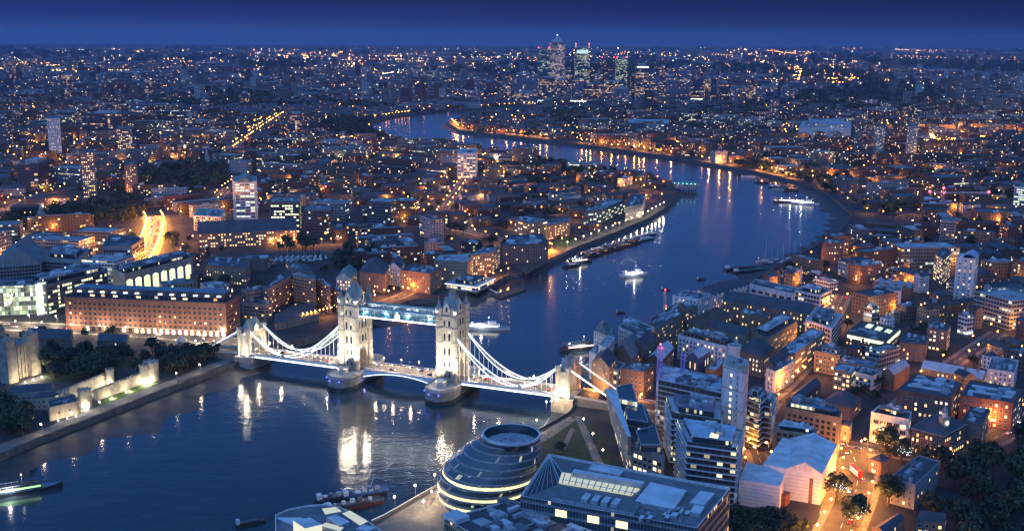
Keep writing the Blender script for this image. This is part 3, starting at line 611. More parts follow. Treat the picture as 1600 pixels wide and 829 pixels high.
# --- south bank, riverside and the warehouse quarter
for a in (
 ('wharf_building', 'white ornate wharf building with arched top storeys at the end of the riverside row', 'wharf', Q('g', [(568, 160), (722, 182), (795, 150)], 27), 27, 'white', 'dark', 'flat', WH(w=1.5, su=3.4), 3),
 ('riverside_warehouse', 'long riverside warehouse with terraces stepping down, just left of the white ornate wharf', 'warehouse', Q('g', [(600, 210), (640, 250), (745, 205)], 22), 22, 'yellow brick', 'dark', 'flat', WH(), 8),
 ('riverside_warehouse', 'long dark-roofed riverside warehouse with a pale roof terrace along its front', 'warehouse', Q('g', [(440, 300), (470, 365), (625, 265)], 23), 23, 'brown brick', 'dark', 'flat', WH(), 9),
 ('riverside_warehouse', 'riverside warehouse with white gabled end and dark flat roof', 'warehouse', Q('g', [(250, 345), (400, 412), (462, 350)], 24), 24, 'white', 'dark', 'flat', WH(lit=.1), 6),
 ('museum_hall', 'long low riverside hall with dark vaulted roof and white balustrade', 'hall', Q('g', [(795, 168), (1020, 102), (940, 62)], 12), 12, 'white', 'dark', 'saw', WH(w=1.4), 0, None, 0.0, None, .9, True, 0, 9),
 ('white_museum', 'plain white modernist block with four large grey windows', 'museum', Q('g', [(1022, 92), (1282, 150), (1312, 118)], 15), 15, 'white', 'dark', 'flat', dict(w=5, h=3, su=8, sv=12, z=8.5, lit=.0, k='office', f='w', b=1), 2),
 ('white_block', 'white block with deep square windows beside the modernist museum', 'office block', Q('g', [(1286, 128), (1440, 160), (1507, 128)], 16), 16, 'white', 'grey', 'flat', WH(w=2.4, h=2.2, su=3.2, sv=3.8, f='d'), 4, (6, 3, 'glass', 'pale')),
 ('long_warehouse', 'very long brown warehouse range with many small lit windows behind the white ornate wharf', 'warehouse', Q('g', [(862, 185), (1385, 268), (1405, 232)], 17), 17, 'brown brick', 'slate', 'gable', WH(lit=.28), 0),
 ('courtyard_block', 'orange-lit brick courtyard block with flat dark roof', 'apartment block', Q('g', [(962, 262), (1122, 292), (1142, 262)], 17), 17, 'orange', 'dark', 'flat', WH(lit=.4, k='warm'), 3),
 ('warehouse_range', 'warehouse range with dark roof on the near side of the orange courtyard', 'warehouse', Q('g', [(780, 345), (1000, 395), (1040, 368)], 18), 18, 'yellow brick', 'slate', 'gable', WH(lit=.2), 0),
 ('warehouse_range', 'broad yellow brick block with long grey rooftop and lit attic windows beside the narrow street', 'warehouse', Q('g', [(1025, 372), (1130, 412), (1305, 312)], 19), 19, 'yellow brick', 'slate', 'flat', WH(lit=.3), 5, (5, 3.4, 'brown brick', 'pale')),
 ('tiled_warehouse', 'terracotta roofed warehouse with several parallel ridges', 'warehouse', Q('g', [(650, 305), (750, 350), (922, 268)], 15), 15, 'yellow brick', 'terracotta', 'saw', WH(lit=.2), 0, None, 0.0, None, .9, True, 0, 6),
 ('white_apartments', 'white apartment block with arched windows and red-lit roof terraces', 'apartment block', Q('g', [(600, 392), (888, 462), (955, 425)], 18), 18, 'white', 'dark', 'flat', WH(w=1.6, h=2.0, su=3.3, lit=.22), 9, (3.2, 2.8, 'brown brick', 'dark')),
 ('blue_roofed_hall', 'purple-blue hall with pale blue metal roof and tall pink windows', 'hall', Q('g', [(655, 505), (722, 528), (832, 458)], 12), 12, 'blue', 'lightblue', 'gable', dict(w=1.2, h=5, su=5, sv=9, z=3, lit=.9, k='warm', b=0), 0),
 ('small_shed', 'small orange-lit shed with narrow pale blue roof', 'shed', Q('g', [(762, 590), (822, 602), (898, 532)], 7), 7, 'orange', 'lightblue', 'flat', None, 1),
 ('hip_roofed_block', 'dark hipped roof block with lit attic behind the blue-roofed hall', 'apartment block', Q('g', [(952, 478), (1105, 520), (1170, 460)], 16), 16, 'brown brick', 'slate', 'hip', WH(lit=.35), 0),
 ('rotunda', 'round turret with green dome and white balcony beside the hipped roof block', 'rotunda', ngon(*Q('g', [(932, 452)], 19)[0], 5, 14), 19, 'white', 'green', 'flat', None, 0),
 ('slate_roofed_block', 'long dark slate roofed block with a lamp on its ridge beside the white terrace', 'apartment block', Q('g', [(1110, 548), (1165, 580), (1262, 500)], 17), 17, 'brown brick', 'slate', 'gable', WH(lit=.25), 0),
 ('white_terrace', 'white terrace with tall regular windows facing the narrow lit street', 'terrace', Q('g', [(1120, 590), (1174, 610), (1286, 545)], 15), 15, 'white', 'grey', 'flat', WH(w=1.2, h=2.3, su=2.7, sv=3.4, lit=.08), 2),
 ('glazed_apartments', 'yellow brick apartments topped by a row of pale cylinders along the narrow lit street', 'apartment block', Q('g', [(1205, 475), (1290, 505), (1466, 375)], 18), 18, 'yellow brick', 'lightblue', 'flat', WH(w=2, lit=.45), 9),
 ('white_office', 'white office block with black windows at the head of the narrow lit street', 'office block', Q('h', [(210, 470), (360, 520), (418, 440)], 19), 19, 'white', 'pale', 'flat', WH(w=2.2, h=2.1, su=3.0, sv=3.6, f='d', lit=.06), 5, (5, 3, 'glass', 'grey')),
 ('market_hall', 'dark flat market hall with glowing green-white clerestory strips round its roof edge', 'market hall', Q('h', [(435, 545), (665, 592), (745, 520)], 9), 9, 'brown brick', 'dark', 'flat', WH(lit=.5), 4),
 ('grid_fronted_block', 'white framed glass block with square grid front', 'office block', Q('h', [(597, 300), (750, 310), (755, 282)], 15), 15, 'white', 'grey', 'flat', WO(lit=.12, f='w', w=3.4, su=3.8, sv=3.7), 2),
 ('sawtooth_works', 'works with pale-edged sawtooth roof behind the grid-fronted block', 'works', Q('h', [(590, 262), (800, 292), (820, 268)], 11), 11, 'brown brick', 'pale', 'saw', None, 0, None, 0.0, None, .9, True, 0, 4),
 ('brick_offices', 'brown brick block with blue glass roof strip and pink-lit windows', 'office block', Q('h', [(398, 705), (600, 740), (618, 705)], 13), 13, 'yellow brick', 'blue', 'flat', WH(w=2.2, lit=.5), 4),
 ('brown_block', 'square brown block with white rooftop room beside the lit street', 'apartment block', Q('h', [(262, 645), (405, 672), (445, 640)], 15), 15, 'yellow brick', 'dark', 'flat', WH(w=1.8, lit=.2), 2, (4, 3, 'white', 'grey')),
 ('white_corner_house', 'white corner block with black square windows above the leafy square', 'apartment block', Q('h', [(465, 758), (590, 790), (640, 762)], 12), 12, 'white', 'slate', 'flat', WH(w=2.0, su=3.1, f='d', lit=.03), 2),
 ('gabled_store', 'tall red-brown store with pale grey gabled roof beside the white corner block', 'warehouse', Q('h', [(640, 755), (712, 778), (800, 722)], 12), 12, 'brown brick', 'pale', 'gable', None, 0),
 ('long_low_terrace', 'long low range with pale blue roof behind the dotted black roofs', 'terrace', Q('h', [(862, 738), (1212, 802), (1232, 772)], 8), 8, 'yellow brick', 'lightblue', 'gable', WH(lit=.3), 0),
 ('corner_block', 'grey corner block with white bays right of the long pale blue roof', 'apartment block', Q('h', [(1235, 745), (1390, 770), (1410, 700)], 14), 14, 'white', 'grey', 'flat', WH(lit=.3), 4),
 ('brown_works', 'brown brick works with few bright windows right of the market hall', 'works', Q('h', [(740, 600), (890, 612), (900, 560)], 13), 13, 'brown brick', 'slate', 'flat', WH(lit=.12), 3),
 ('lit_brick_block', 'brick block with a column of bright yellow windows right of the market hall', 'apartment block', Q('h', [(895, 515), (1010, 535), (1030, 500)], 17), 17, 'brown brick', 'dark', 'flat', WH(w=1.8, lit=.5), 3),
 ('courtyard_flats', 'glowing yellow slab of galleried flats behind the white riverside tower', 'apartment block', Q('h', [(940, 98), (990, 130), (1035, 90)], 26), 26, 'yellow brick', 'dark', 'flat', WH(w=2.2, su=2.8, lit=.8), 1),
 ('red_brick_block', 'red brick block with a column of white lit bays at the river bend', 'apartment block', Q('h', [(305, 40), (425, 38), (435, 15)], 22), 22, 'red brick', 'grey', 'flat', WH(lit=.3), 3),
 # --- buildings by the southern bridge foot
 ('old_brewery', 'cupola-topped brewery building with white boarded top right at the water', 'brewery', Q('g', [(105, 362), (180, 392), (218, 335)], 26), 26, 'white', 'grey', 'hip', WH(lit=.05), 0),
 ('white_stepped_flats', 'narrow white stepped block beside the brewery', 'apartment block', Q('g', [(132, 452), (175, 470), (228, 410)], 27), 27, 'white', 'pale', 'flat', WH(lit=.05), 2),
 ('white_river_house', 'lower white block in front of the stepped white block', 'apartment block', Q('g', [(78, 492), (118, 508), (160, 462)], 19), 19, 'white', 'pale', 'flat', None, 1),
 ('gabled_brewhouse', 'brown brick gabled brewhouse with tall white centre bay beside the bridge gateway', 'brewhouse', Q('g', [(92, 545), (196, 580), (240, 520)], 23), 23, 'yellow brick', 'slate', 'gable', WH(w=1.2, lit=.2), 0),
 ('sloping_roofed_store', 'store with big sloping grey roofs behind the brewhouse', 'warehouse', Q('g', [(222, 480), (330, 540), (395, 460)], 18), 18, 'brown brick', 'grey', 'gable', WH(lit=.15), 0),
 ('lit_corner_flats', 'red and white balconied flats glowing beside the bridge approach', 'apartment block', Q('g', [(192, 585), (250, 600), (290, 560)], 17), 17, 'white', 'dark', 'flat', WH(w=2.4, su=3, lit=.85, k='warm'), 1),
 ('dark_brick_block', 'dark brown block with flat roof and few lights next to the balconied flats', 'office block', Q('g', [(262, 590), (400, 612), (460, 570)], 19), 19, 'brown brick', 'grey', 'flat', WH(w=1.6, lit=.12), 6),
 ('brick_store', 'tall brick store with arched upper windows behind the dark brown block', 'warehouse', Q('g', [(340, 430), (395, 462), (470, 410)], 22), 22, 'brown brick', 'slate', 'gable', WH(lit=.06), 0),
 ('narrow_roofed_range', 'dark brick range with narrow pale blue roof strip behind the tower cranes', 'warehouse', Q('g', [(420, 520), (500, 545), (580, 462)], 16), 16, 'dark brick', 'lightblue', 'gable', WH(lit=.1), 0),
 # --- lower right quarter
 ('dotted_roof_block', 'large red brick block under a black roof dotted with white skylights, left half', 'apartment block', Q('f', [(775, 152), (1040, 192), (1085, 118), (868, 75)], 19), 19, 'red brick', 'dark', 'flat', WH(w=1.6, h=2, su=3, lit=.22), 6, None, 0.0, None, .6, True, 30),
 ('dotted_roof_block', 'large red brick block under a black roof dotted with white skylights, right half', 'apartment block', Q('f', [(1078, 178), (1335, 215), (1390, 150), (1130, 105)], 18), 18, 'red brick', 'dark', 'flat', WH(w=1.6, h=2, su=3, lit=.22), 5, None, 0.0, None, .6, True, 28),
 ('white_corner_offices', 'white framed corner offices with big square windows left of the clock turret', 'office block', Q('f', [(650, 262), (835, 298), (845, 262), (690, 230)], 18), 18, 'white', 'dark', 'flat', dict(w=3.4, h=2.6, su=4.0, sv=3.7, z=1, lit=.3, f='w', k='home', b=2), 5, (4, 3, 'glass', 'grey')),
 ('clock_house', 'Edwardian corner building with clock turret and cupola above an orange-lit ground floor', 'corner building', Q('f', [(842, 330), (1000, 372), (1112, 312), (960, 262)], 15), 15, 'red brick', 'slate', 'hip', WH(w=1.4, h=2, su=2.7, lit=.25, shop=.9, k='warm', z=.9), 0, None, 0.0, None, .9, True, 0, 0, (4.1, 14.4), 5),
 ('rear_wing', 'plain rear wing with slate roof behind the clock turret building', 'office block', Q('f', [(1085, 300), (1185, 330), (1225, 250), (1130, 235)], 14), 14, 'brown brick', 'slate', 'flat', WH(lit=.2), 4),
 ('penthouse_offices', 'brown brick offices with blue-glass penthouse floors above the bright orange street', 'office block', Q('f', [(235, 238), (500, 290), (512, 255), (275, 182)], 25), 25, 'yellow brick', 'dark', 'flat', WH(w=2.0, su=3.4, lit=.1, f='d'), 7, (3, 3, 'glass', 'blue')),
 ('glass_topped_offices', 'lower brick wing with pale glass roof in front of the penthouse offices', 'office block', Q('f', [(178, 345), (385, 372), (398, 345), (215, 302)], 20), 20, 'yellow brick', 'blue', 'flat', WH(w=2.0, su=3.4, lit=.12, f='d'), 2, (3, 2.5, 'glass', 'lightblue')),
 ('small_white_house', 'small pale house glowing orange at the corner of the bright street', 'house', Q('f', [(508, 318), (548, 328), (560, 305)], 10), 10, 'cream', 'slate', 'hip', WH(lit=.4), 0),
 ('grey_brick_flats', 'grey brick flats half hidden by dark trees right of the bright street', 'apartment block', Q('f', [(735, 580), (865, 612), (985, 500), (880, 470)], 13), 13, 'grey', 'slate', 'flat', WH(lit=.12), 3),
 ('orange_lit_house', 'low dark roofed house with orange lit windows at the bottom right', 'terrace', Q('f', [(868, 775), (1005, 790), (1015, 752), (905, 738)], 8), 8, 'brown brick', 'slate', 'gable', WH(w=1.7, lit=.6, k='warm'), 0),
 ('low_roofed_school', 'long low roofed building beside the orange forecourt at the bottom edge', 'school', Q('f', [(655, 812), (720, 842), (812, 768), (770, 745)], 7), 7, 'brown brick', 'dark', 'gable', WH(lit=.2), 0),
 ('corner_pub', 'dark roofed building amid trees left of the clock turret building', 'pub', Q('f', [(640, 480), (700, 500), (745, 480), (690, 455)], 8), 8, 'brown brick', 'slate', 'hip', WH(lit=.3), 0),
 ('dark_terrace', 'dark slate roofed terrace with bright orange windows seen between trees', 'terrace', Q('f', [(240, 190), (300, 205), (410, 115), (360, 100)], 10), 10, 'dark brick', 'slate', 'gable', WH(lit=.15), 0),
 ('dark_terrace', 'brown hipped roof house above the lit junction by the leafy square', 'house', Q('f', [(420, 205), (560, 240), (605, 190), (470, 160)], 9), 9, 'brown brick', 'slate', 'hip', WH(lit=.15), 0),
 ('lit_town_house', 'tall yellow brick house with bright pink-lit bays beside the brown gabled store', 'apartment block', Q('f', [(470, 55), (555, 75), (580, 40)], 14), 14, 'yellow brick', 'lightblue', 'flat', WH(w=2.2, lit=.7, k='home'), 2),
 # --- buildings by the north end
 ('red_brick_hotel', 'huge red brick hotel with rows of small windows and dark attic above the lit road', 'hotel', Q('a', [(396, 178), (1390, 218), (1475, 168)], 27), 27, 'pinkbrown', 'dark', 'flat', dict(w=1.9, h=1.9, su=4.3, sv=4.1, z=5.5, lit=.05, f='d', k='home', b=1), 0, None, 0.0, None, .9, True, 0, 0, (4.3,)),
 ('arched_office', 'office building with huge arched yellow-lit windows behind the red brick hotel', 'office block', Q('n', [(1005, 255), (1560, 120), (1480, 70), (905, 205)], 26), 26, 'pale stone', 'dark', 'flat', None, 6, (4, 3, 'glass', 'dark')),
 ('long_office', 'long slanting grey-roofed office with yellow-lit upper floors left of the arched office', 'office block', Q('n', [(370, 345), (870, 225), (770, 175), (200, 300)], 26), 26, 'glass', 'grey', 'flat', WO(lit=.45, k='lime'), 8, (5, 4, 'glass', 'grey')),
 ('plaza_office', 'grey office with glazed arch gable at the far left', 'office block', Q('n', [(-60, 190), (330, 160), (420, 90), (30, 60)], 22), 22, 'grey', 'grey', 'gable', WO(lit=.05), 0),
 ('stepped_office', 'stepped grey roofed office right of the glazed arch gable', 'office block', Q('n', [(350, 120), (640, 140), (720, 60), (430, 30)], 24), 24, 'grey', 'grey', 'flat', WO(lit=.06), 7, (6, 4, 'glass', 'grey')),
 ('curved_office', 'dark office with rows of grey floors left of the glowing highway', 'office block', Q('j', [(480, 560), (620, 560), (680, 520), (520, 500)], 24), 24, 'grey', 'slate', 'flat', WO(lit=.05), 3),
 ('ivory_warehouse', 'brown warehouse with orange-lit ground floor by the marina', 'warehouse', Q('j', [(968, 650), (1165, 665), (1180, 620)], 17), 17, 'brown brick', 'slate', 'flat', WH(lit=.2), 4),
 ('marina_flats', 'long brick row with steep gables and lit balconies beyond the marina', 'apartment block', Q('j', [(930, 500), (1400, 480), (1400, 455)], 17), 17, 'brown brick', 'slate', 'gable', WH(w=1.8, lit=.4, k='warm'), 0),
 ('low_quay_house', 'low long dark roofed range between hotel and marina', 'warehouse', Q('j', [(1010, 640), (1260, 620), (1280, 590)], 12), 12, 'brown brick', 'dark', 'flat', WH(lit=.1), 3),
 # north bank wharves
 ('brick_wharf', 'square brick wharf building with quoins at the dock mouth', 'wharf', Q('k', [(288, 672), (430, 690), (482, 660), (340, 640)], 19), 19, 'brown brick', 'slate', 'flat', WH(lit=.1, w=1.2), 3),
 ('white_gabled_wharf', 'white gabled building left of the square brick wharf', 'wharf', Q('k', [(228, 652), (288, 662), (310, 630)], 18), 18, 'white', 'slate', 'gable', WH(lit=.2), 0),
 ('brown_wharf', 'brown hip-roofed wharf building just above the left bridge tower', 'wharf', Q('k', [(95, 675), (215, 690), (240, 640)], 18), 18, 'brown brick', 'slate', 'hip', WH(lit=.1), 0),
 ('grey_wharf_range', 'long grey roofed river wharf range with regular windows above the pier pavilion', 'wharf', Q('k', [(445, 625), (605, 632), (640, 590), (470, 600)], 20), 20, 'yellow brick', 'pale', 'flat', WH(w=1.6, su=2.8, lit=.08), 3),
 ('lit_wharf_flats', 'brick wharf flats with blue-topped roof and many yellow windows', 'wharf', Q('k', [(608, 605), (718, 590), (760, 560), (650, 575)], 21), 21, 'yellow brick', 'blue', 'flat', WH(w=1.6, su=2.8, lit=.5), 2),
 ('dark_wharf_flats', 'dark wharf flats with round turrets behind the orange-lit jetty', 'apartment block', Q('k', [(765, 560), (985, 545), (960, 500), (800, 510)], 20), 20, 'dark brick', 'slate', 'flat', WH(lit=.08), 4),
 ('green_glass_flats', 'green glass fronted block on the north bank', 'apartment block', Q('k', [(825, 430), (900, 450), (985, 435), (905, 418)], 22), 22, 'glass', 'green', 'flat', WO(lit=.2, f='w'), 3),
 ('orange_lit_crescent', 'curved apartment block glowing orange behind the small riverside lawn', 'apartment block', Q('k', [(985, 465), (1085, 445), (1090, 420), (960, 440)], 17), 17, 'orange', 'grey', 'flat', WH(w=1.8, lit=.35, k='warm'), 2),
 ('terraced_glass_flats', 'stepped glass and balcony block by the far promenade', 'apartment block', Q('k', [(1150, 395), (1240, 385), (1350, 340), (1270, 335)], 17), 17, 'glass', 'green', 'flat', WO(lit=.35, f='w'), 4),
 ('grey_riverside_flats', 'grey balconied flats at the end of the far promenade', 'apartment block', Q('k', [(1350, 375), (1430, 360), (1445, 310), (1370, 315)], 18), 18, 'grey', 'slate', 'flat', WH(lit=.15), 3),
 ('small_gabled_inn', 'timber inn with white gable front lit pink beyond the left bridge tower', 'inn', Q('k', [(-15, 705), (55, 712), (85, 668)], 12), 12, 'white', 'green', 'gable', WH(w=1.6, lit=.9, k='home'), 0),
 # middle distance
 ('white_slab_tower', 'white office tower with arched crown beyond the marina', 'tower block', Q('p', [(363, 285), (401, 285), (401, 276)], 50), 50, 'white', 'green', 'flat', dict(w=5.5, h=2.2, su=6.4, sv=3.8, z=4, lit=.5, f='w', k='office', b=3), 0),
 ('lit_office_tower', 'shorter yellow-lit office tower right of the white tower', 'office block', Q('p', [(421, 316), (468, 316), (470, 308)], 38), 38, 'darkgrey', 'green', 'flat', WO(w=3, su=3.4, lit=.75, k='lime'), 2),
 ('dark_glass_office', 'black glass office box with white frame beside the shorter tower', 'office block', Q('p', [(474, 330), (517, 330), (519, 321)], 28), 28, 'darkgrey', 'grey', 'flat', WO(lit=.08), 3),
 ('white_fronted_office', 'low block with white stair towers left of the white office tower', 'office block', Q('p', [(302, 337), (345, 340), (352, 328)], 18), 18, 'white', 'green', 'flat', WO(lit=.2), 3),
 ('white_ended_slab', 'slab block with brightly lit white end wall near the far river', 'tower block', Q('p', [(714, 240), (744, 240), (746, 233)], 42), 42, 'white', 'pale', 'flat', WH(w=4, su=5, lit=.8, k='home'), 0),
 ('white_riverside_tower', 'white residential tower with curved roof on the right', 'tower block', Q('h', [(1062, 118), (1168, 128), (1190, 100), (1085, 95)], 43), 43, 'white', 'lightblue', 'flat', dict(w=1.6, h=1.5, su=4.6, sv=3.1, z=3, lit=.22, f='w', k='home', b=1), 0),
 ('pale_far_tower', 'tall pale tower standing alone at the left', 'tower block', Q('p', [(73, 186), (93, 186), (93, 182)], 78), 78, 'white', 'dark', 'flat', WH(lit=.2), 0),
 ('dotted_dark_tower', 'dark residential tower dotted with yellow windows below the pale tower', 'tower block', Q('p', [(125, 238), (146, 238), (147, 233)], 68), 68, 'darkgrey', 'dark', 'flat', WH(w=1.8, su=3, lit=.5), 0),
 ('dotted_dark_tower', 'shorter dark residential tower right of the dotted dark tower', 'tower block', Q('p', [(194, 258), (213, 258), (214, 253)], 48), 48, 'brown brick', 'dark', 'flat', WH(lit=.35), 0),
 ('brown_far_tower', 'brown lit tower behind the two dark residential towers', 'tower block', Q('p', [(182, 202), (206, 202), (206, 197)], 62), 62, 'brown brick', 'dark', 'flat', WH(w=1.8, lit=.5), 0),
 ('far_right_tower', 'left of two far towers with a bright stair strip at the right', 'tower block', Q('p', [(1367, 198), (1384, 198), (1384, 194)], 62), 62, 'grey', 'dark', 'flat', WH(lit=.3), 0),
 ('far_right_tower', 'right of two far towers with a bright stair strip at the right', 'tower block', Q('p', [(1418, 198), (1435, 198), (1435, 194)], 62), 62, 'grey', 'dark', 'flat', WH(lit=.3), 0),
 ('dark_far_tower', 'dark slim tower left of the two far right towers', 'tower block', Q('p', [(1336, 178), (1350, 178), (1350, 174)], 88), 88, 'darkgrey', 'dark', 'flat', WH(lit=.15), 0),
 ('right_edge_office', 'lit white block at the right edge beyond the crane', 'office block', Q('p', [(1585, 292), (1612, 294), (1612, 288)], 30), 30, 'white', 'dark', 'flat', WO(lit=.8), 0),
 ('arena_roofed_hall', 'broad pale hall with stepped white roof at the far right bank', 'hall', Q('p', [(1248, 200), (1330, 200), (1330, 190)], 26), 26, 'white', 'pale', 'flat', None, 6, (18, 8, 'white', 'pale')),
 ('blue_lit_hall', 'low curved hall with pale blue lit roof among dark trees', 'hall', Q('p', [(980, 192), (1046, 193), (1046, 187)], 14), 14, 'glass', 'lightblue', 'flat', None, 2),
 ('concrete_core_building', 'unfinished concrete block with square openings by the crane', 'building', Q('l', [(1215, 430), (1285, 432), (1290, 415)], 34), 34, 'concrete', 'grey', 'flat', WH(w=2.4, lit=.1, f='d'), 0),
): hero(*a)
# ------------------------------------------------------------------ the large buildings in front
def wput(t, g, name, mats, smooth=False):
    """attach world-space geometry to a thing"""
    M = Matrix.Translation(t.location) @ Matrix.Rotation(t.rotation_euler[2], 4, 'Z')
    if not isinstance(mats, (list, tuple)): mats = [mats]
    return put(name, g.mesh(name, mats, smooth), t, mat=M.inverted())
def wprism(t, name, P, z0, z1, mats, t0=(1, 1, 1), t1=(1, 1, 1)):
    g = MB(); P = ccw([(p[0], p[1]) for p in P]); g.walls(P, LZ+z0, LZ+z1, 0, t0); g.cap(P, LZ+z1, 1 if isinstance(mats, (list, tuple)) and len(mats) > 1 else 0, t1)
    return wput(t, g, name, mats)
glassm, t_, b_ = mat('dark blue curtain wall'); b_.inputs['Base Color'].default_value = (.035, .055, .07, 1); b_.inputs['Roughness'].default_value = .12
F_EGG = facade('egg glazing', (.24, .30, .33), 1.5, 3.6, (.06, .94, .03, .97), .05, .6, OFFICE, False, (.09, .13, .155), grough=.16)
F_GRN = facade('lit glass front', (.3, .34, .3), 2.4, 4.0, (.05, .95, .08, .92), .75, 1.6, [(0, (.75, 1, .45)), (.5, (.95, 1, .7)), (1, (.7, 1, .8))], False, (.08, .12, .10))
F_MLB = facade('office glass bands', (.24, .27, .28), 1.5, 4.0, (.06, .94, .16, .86), .03, 1.8, WARM, False, (.05, .08, .09), floor_lit=.06, grough=.1)
F_BALC = facade('balconied glass', (.30, .33, .35), 3.4, 3.2, (.08, .92, .3, .95), .20, 1.5, [(0, (1, .7, .3)), (.6, (1, .9, .5)), (1, (1, .95, .8))], True, (.04, .055, .065))
litwarm = emit('lit interior band', (1, .86, .42), 1.6); litsoft = emit('lit atrium glass', (.95, .92, .62), .55); litwhite = emit('white light tube', (1, .96, .86), 2.6); litblue = emit('blue light tube', (.1, .18, 1), 3.5)
sheet = simple('white scaffold sheeting', (.74, .77, .80), .6, .06, .25)

# glass egg-shaped hall
ch = [(0, 1118, 560, 150), (3.5, 1124, 530, 185), (7, 1130, 500, 210), (10.5, 1136, 468, 226), (14, 1144, 440, 237), (17.5, 1154, 410, 243), (21, 1166, 382, 243), (24.5, 1180, 352, 238), (28, 1196, 322, 228), (31.5, 1214, 292, 214), (35, 1234, 262, 196), (38.5, 1252, 232, 176), (42, 1268, 208, 158), (45, 1276, 192, 146)]
def ering(z, x, y, r):
    c = at(400+x/3.2, 620+y/3.2, LZ+z); dd = math.sqrt(c.x**2+c.y**2+(CAMH-LZ-z)**2); rm = r/3.2/FPX*dd*.98
    return c.x, c.y, rm
R0 = [(z,)+ering(z, x, y, r) for z, x, y, r in ch]
hall = thing('city_hall', 'round leaning glass hall like an egg with lit yellow floor bands and open bowl roof', 'civic hall', (R0[3][1], R0[3][2], LZ)); nseg = 72
raster(ngon(R0[5][1], R0[5][2], R0[5][3]+8, 24), 2)
def ringpts(r, k=1.0): return [(r[1]+r[3]*k*math.cos(2*math.pi*i/nseg), r[2]+r[3]*k*math.sin(2*math.pi*i/nseg)) for i in range(nseg)]
for q in range(len(R0)-1):
    a, b2 = R0[q], R0[q+1]; g = MB()
    g.frustum(ringpts(a), LZ+a[0]+.7, ringpts(b2, .988), LZ+b2[0], 0, cap=False); wput(hall, g, 'glass_storey', F_EGG, True)
    g = MB(); g.frustum(ringpts(a, 1.012), LZ+a[0], ringpts(a, 1.012), LZ+a[0]+.7, 0, cap=False); g.cap(ringpts(a, 1.012), LZ+a[0], 0, up=False)
    P1, P2 = ringpts(a, 1.012), ringpts(a, .99)
    for i in range(nseg): j = (i+1) % nseg; g.face([(*P1[i], LZ+a[0]+.7), (*P1[j], LZ+a[0]+.7), (*P2[j], LZ+a[0]+.7), (*P2[i], LZ+a[0]+.7)])
    wput(hall, g, 'floor_edge', plantm)
    if q in (2, 4, 6):
        g = MB(); lo, hi = a[0]+1.0, a[0]+2.5; f0, f1 = (lo-a[0])/(b2[0]-a[0]), (hi-a[0])/(b2[0]-a[0]); L1 = [tuple(u*(1-f0)+v*f0 for u, v in zip(a, b2)), tuple(u*(1-f1)+v*f1 for u, v in zip(a, b2))]
        A_, B_ = ringpts(L1[0], 1.006), ringpts(L1[1], 1.004)
        for i in range(nseg):
            j = (i+1) % nseg
            if i % 3 != 0 or True: g.face([(*A_[i], LZ+L1[0][0]), (*A_[j], LZ+L1[0][0]), (*B_[j], LZ+L1[1][0]), (*B_[i], LZ+L1[1][0])])
        wput(hall, g, 'lit_band', litwarm)
top = R0[-1]; g = MB(); zt = LZ+top[0]
O_, I_, Bt = ringpts(top, 1.02), ringpts(top, .94), ringpts(top, .86)
for i in range(nseg):
    j = (i+1) % nseg; g.face([(*O_[i], zt), (*O_[j], zt), (*O_[j], zt+1.1), (*O_[i], zt+1.1)]); g.face([(*O_[i], zt+1.1), (*O_[j], zt+1.1), (*I_[j], zt+1.1), (*I_[i], zt+1.1)])
wput(hall, g, 'roof_rim', lightroof, True)
g = MB()
for i in range(nseg): j = (i+1) % nseg; g.face([(*I_[j], zt+1.1), (*I_[i], zt+1.1), (*Bt[i], zt-3.4), (*Bt[j], zt-3.4)][::-1])
g.cap(Bt, zt-3.4); wput(hall, g, 'roof_bowl', glassm, True)
g = MB(); c0 = (top[1], top[2])
for k in range(9): a = k*.6; g.box(c0[0]+3*math.cos(a)-2, c0[1]+4*math.sin(a), 1.4, 1, zt-3.39, zt-2.2, a)
wput(hall, g, 'roof_plant', plantm)

# big flat roofed office in front
H1 = 33.0
t = hero('riverside_office', 'large flat roofed glass office with glazed prow and lit roof atrium beside the egg-shaped hall', 'office block', Q('e', [(40, 672), (890, 828), (1052, 634), (175, 467)], H1), H1, 'white', 'grey', 'flat', None, 0, wmat=F_MLB, par=1.3)
def rb(name, pts, z0, z1, m, c='e', hh=H1): wprism(t, name, Q(c, pts, hh+z1), hh+z0, hh+z1, m)
litroom = PANE[3]
rb('plant_enclosure', [(188, 665), (588, 742), (622, 690), (235, 612)], .06, 2.4, [plantm, F_PL])
rb('pale_roof_deck', [(588, 688), (782, 722), (842, 632), (668, 592)], .06, 2.2, [plantm, lightroof]); rb('pale_roof_deck', [(855, 690), (928, 702), (978, 646), (908, 634)], .06, 2.6, [plantm, lightroof]); rb('pale_roof_deck', [(856, 735), (905, 745), (928, 712), (880, 700)], .06, 2.0, [plantm, lightroof])
rb('roof_screen', [(290, 545), (630, 602), (640, 590), (300, 530)], .06, 3.4, [plantm, lightroof]); rb('pale_roof_deck', [(365, 530), (520, 560), (540, 535), (390, 505)], .06, 2.0, [plantm, lightroof])
rb('lit_atrium_roof', [(225, 592), (575, 652), (640, 605), (240, 545)], .06, .9, [litsoft, litsoft])
for k in range(13): rb('atrium_beam', [(240+k*30, 596+k*5), (244+k*30, 597+k*5), (258+k*31, 550+k*5), (254+k*31, 549+k*5)], .9, 1.15, plantm)
for k in range(4): rb('rooflight_box', [(330+48*k, 672+8*k), (362+48*k, 678+8*k), (385+48*k, 650+8*k), (355+48*k, 644+8*k)], 2.4, 4.2, [plantm, lightroof])
rr = random.Random(5)
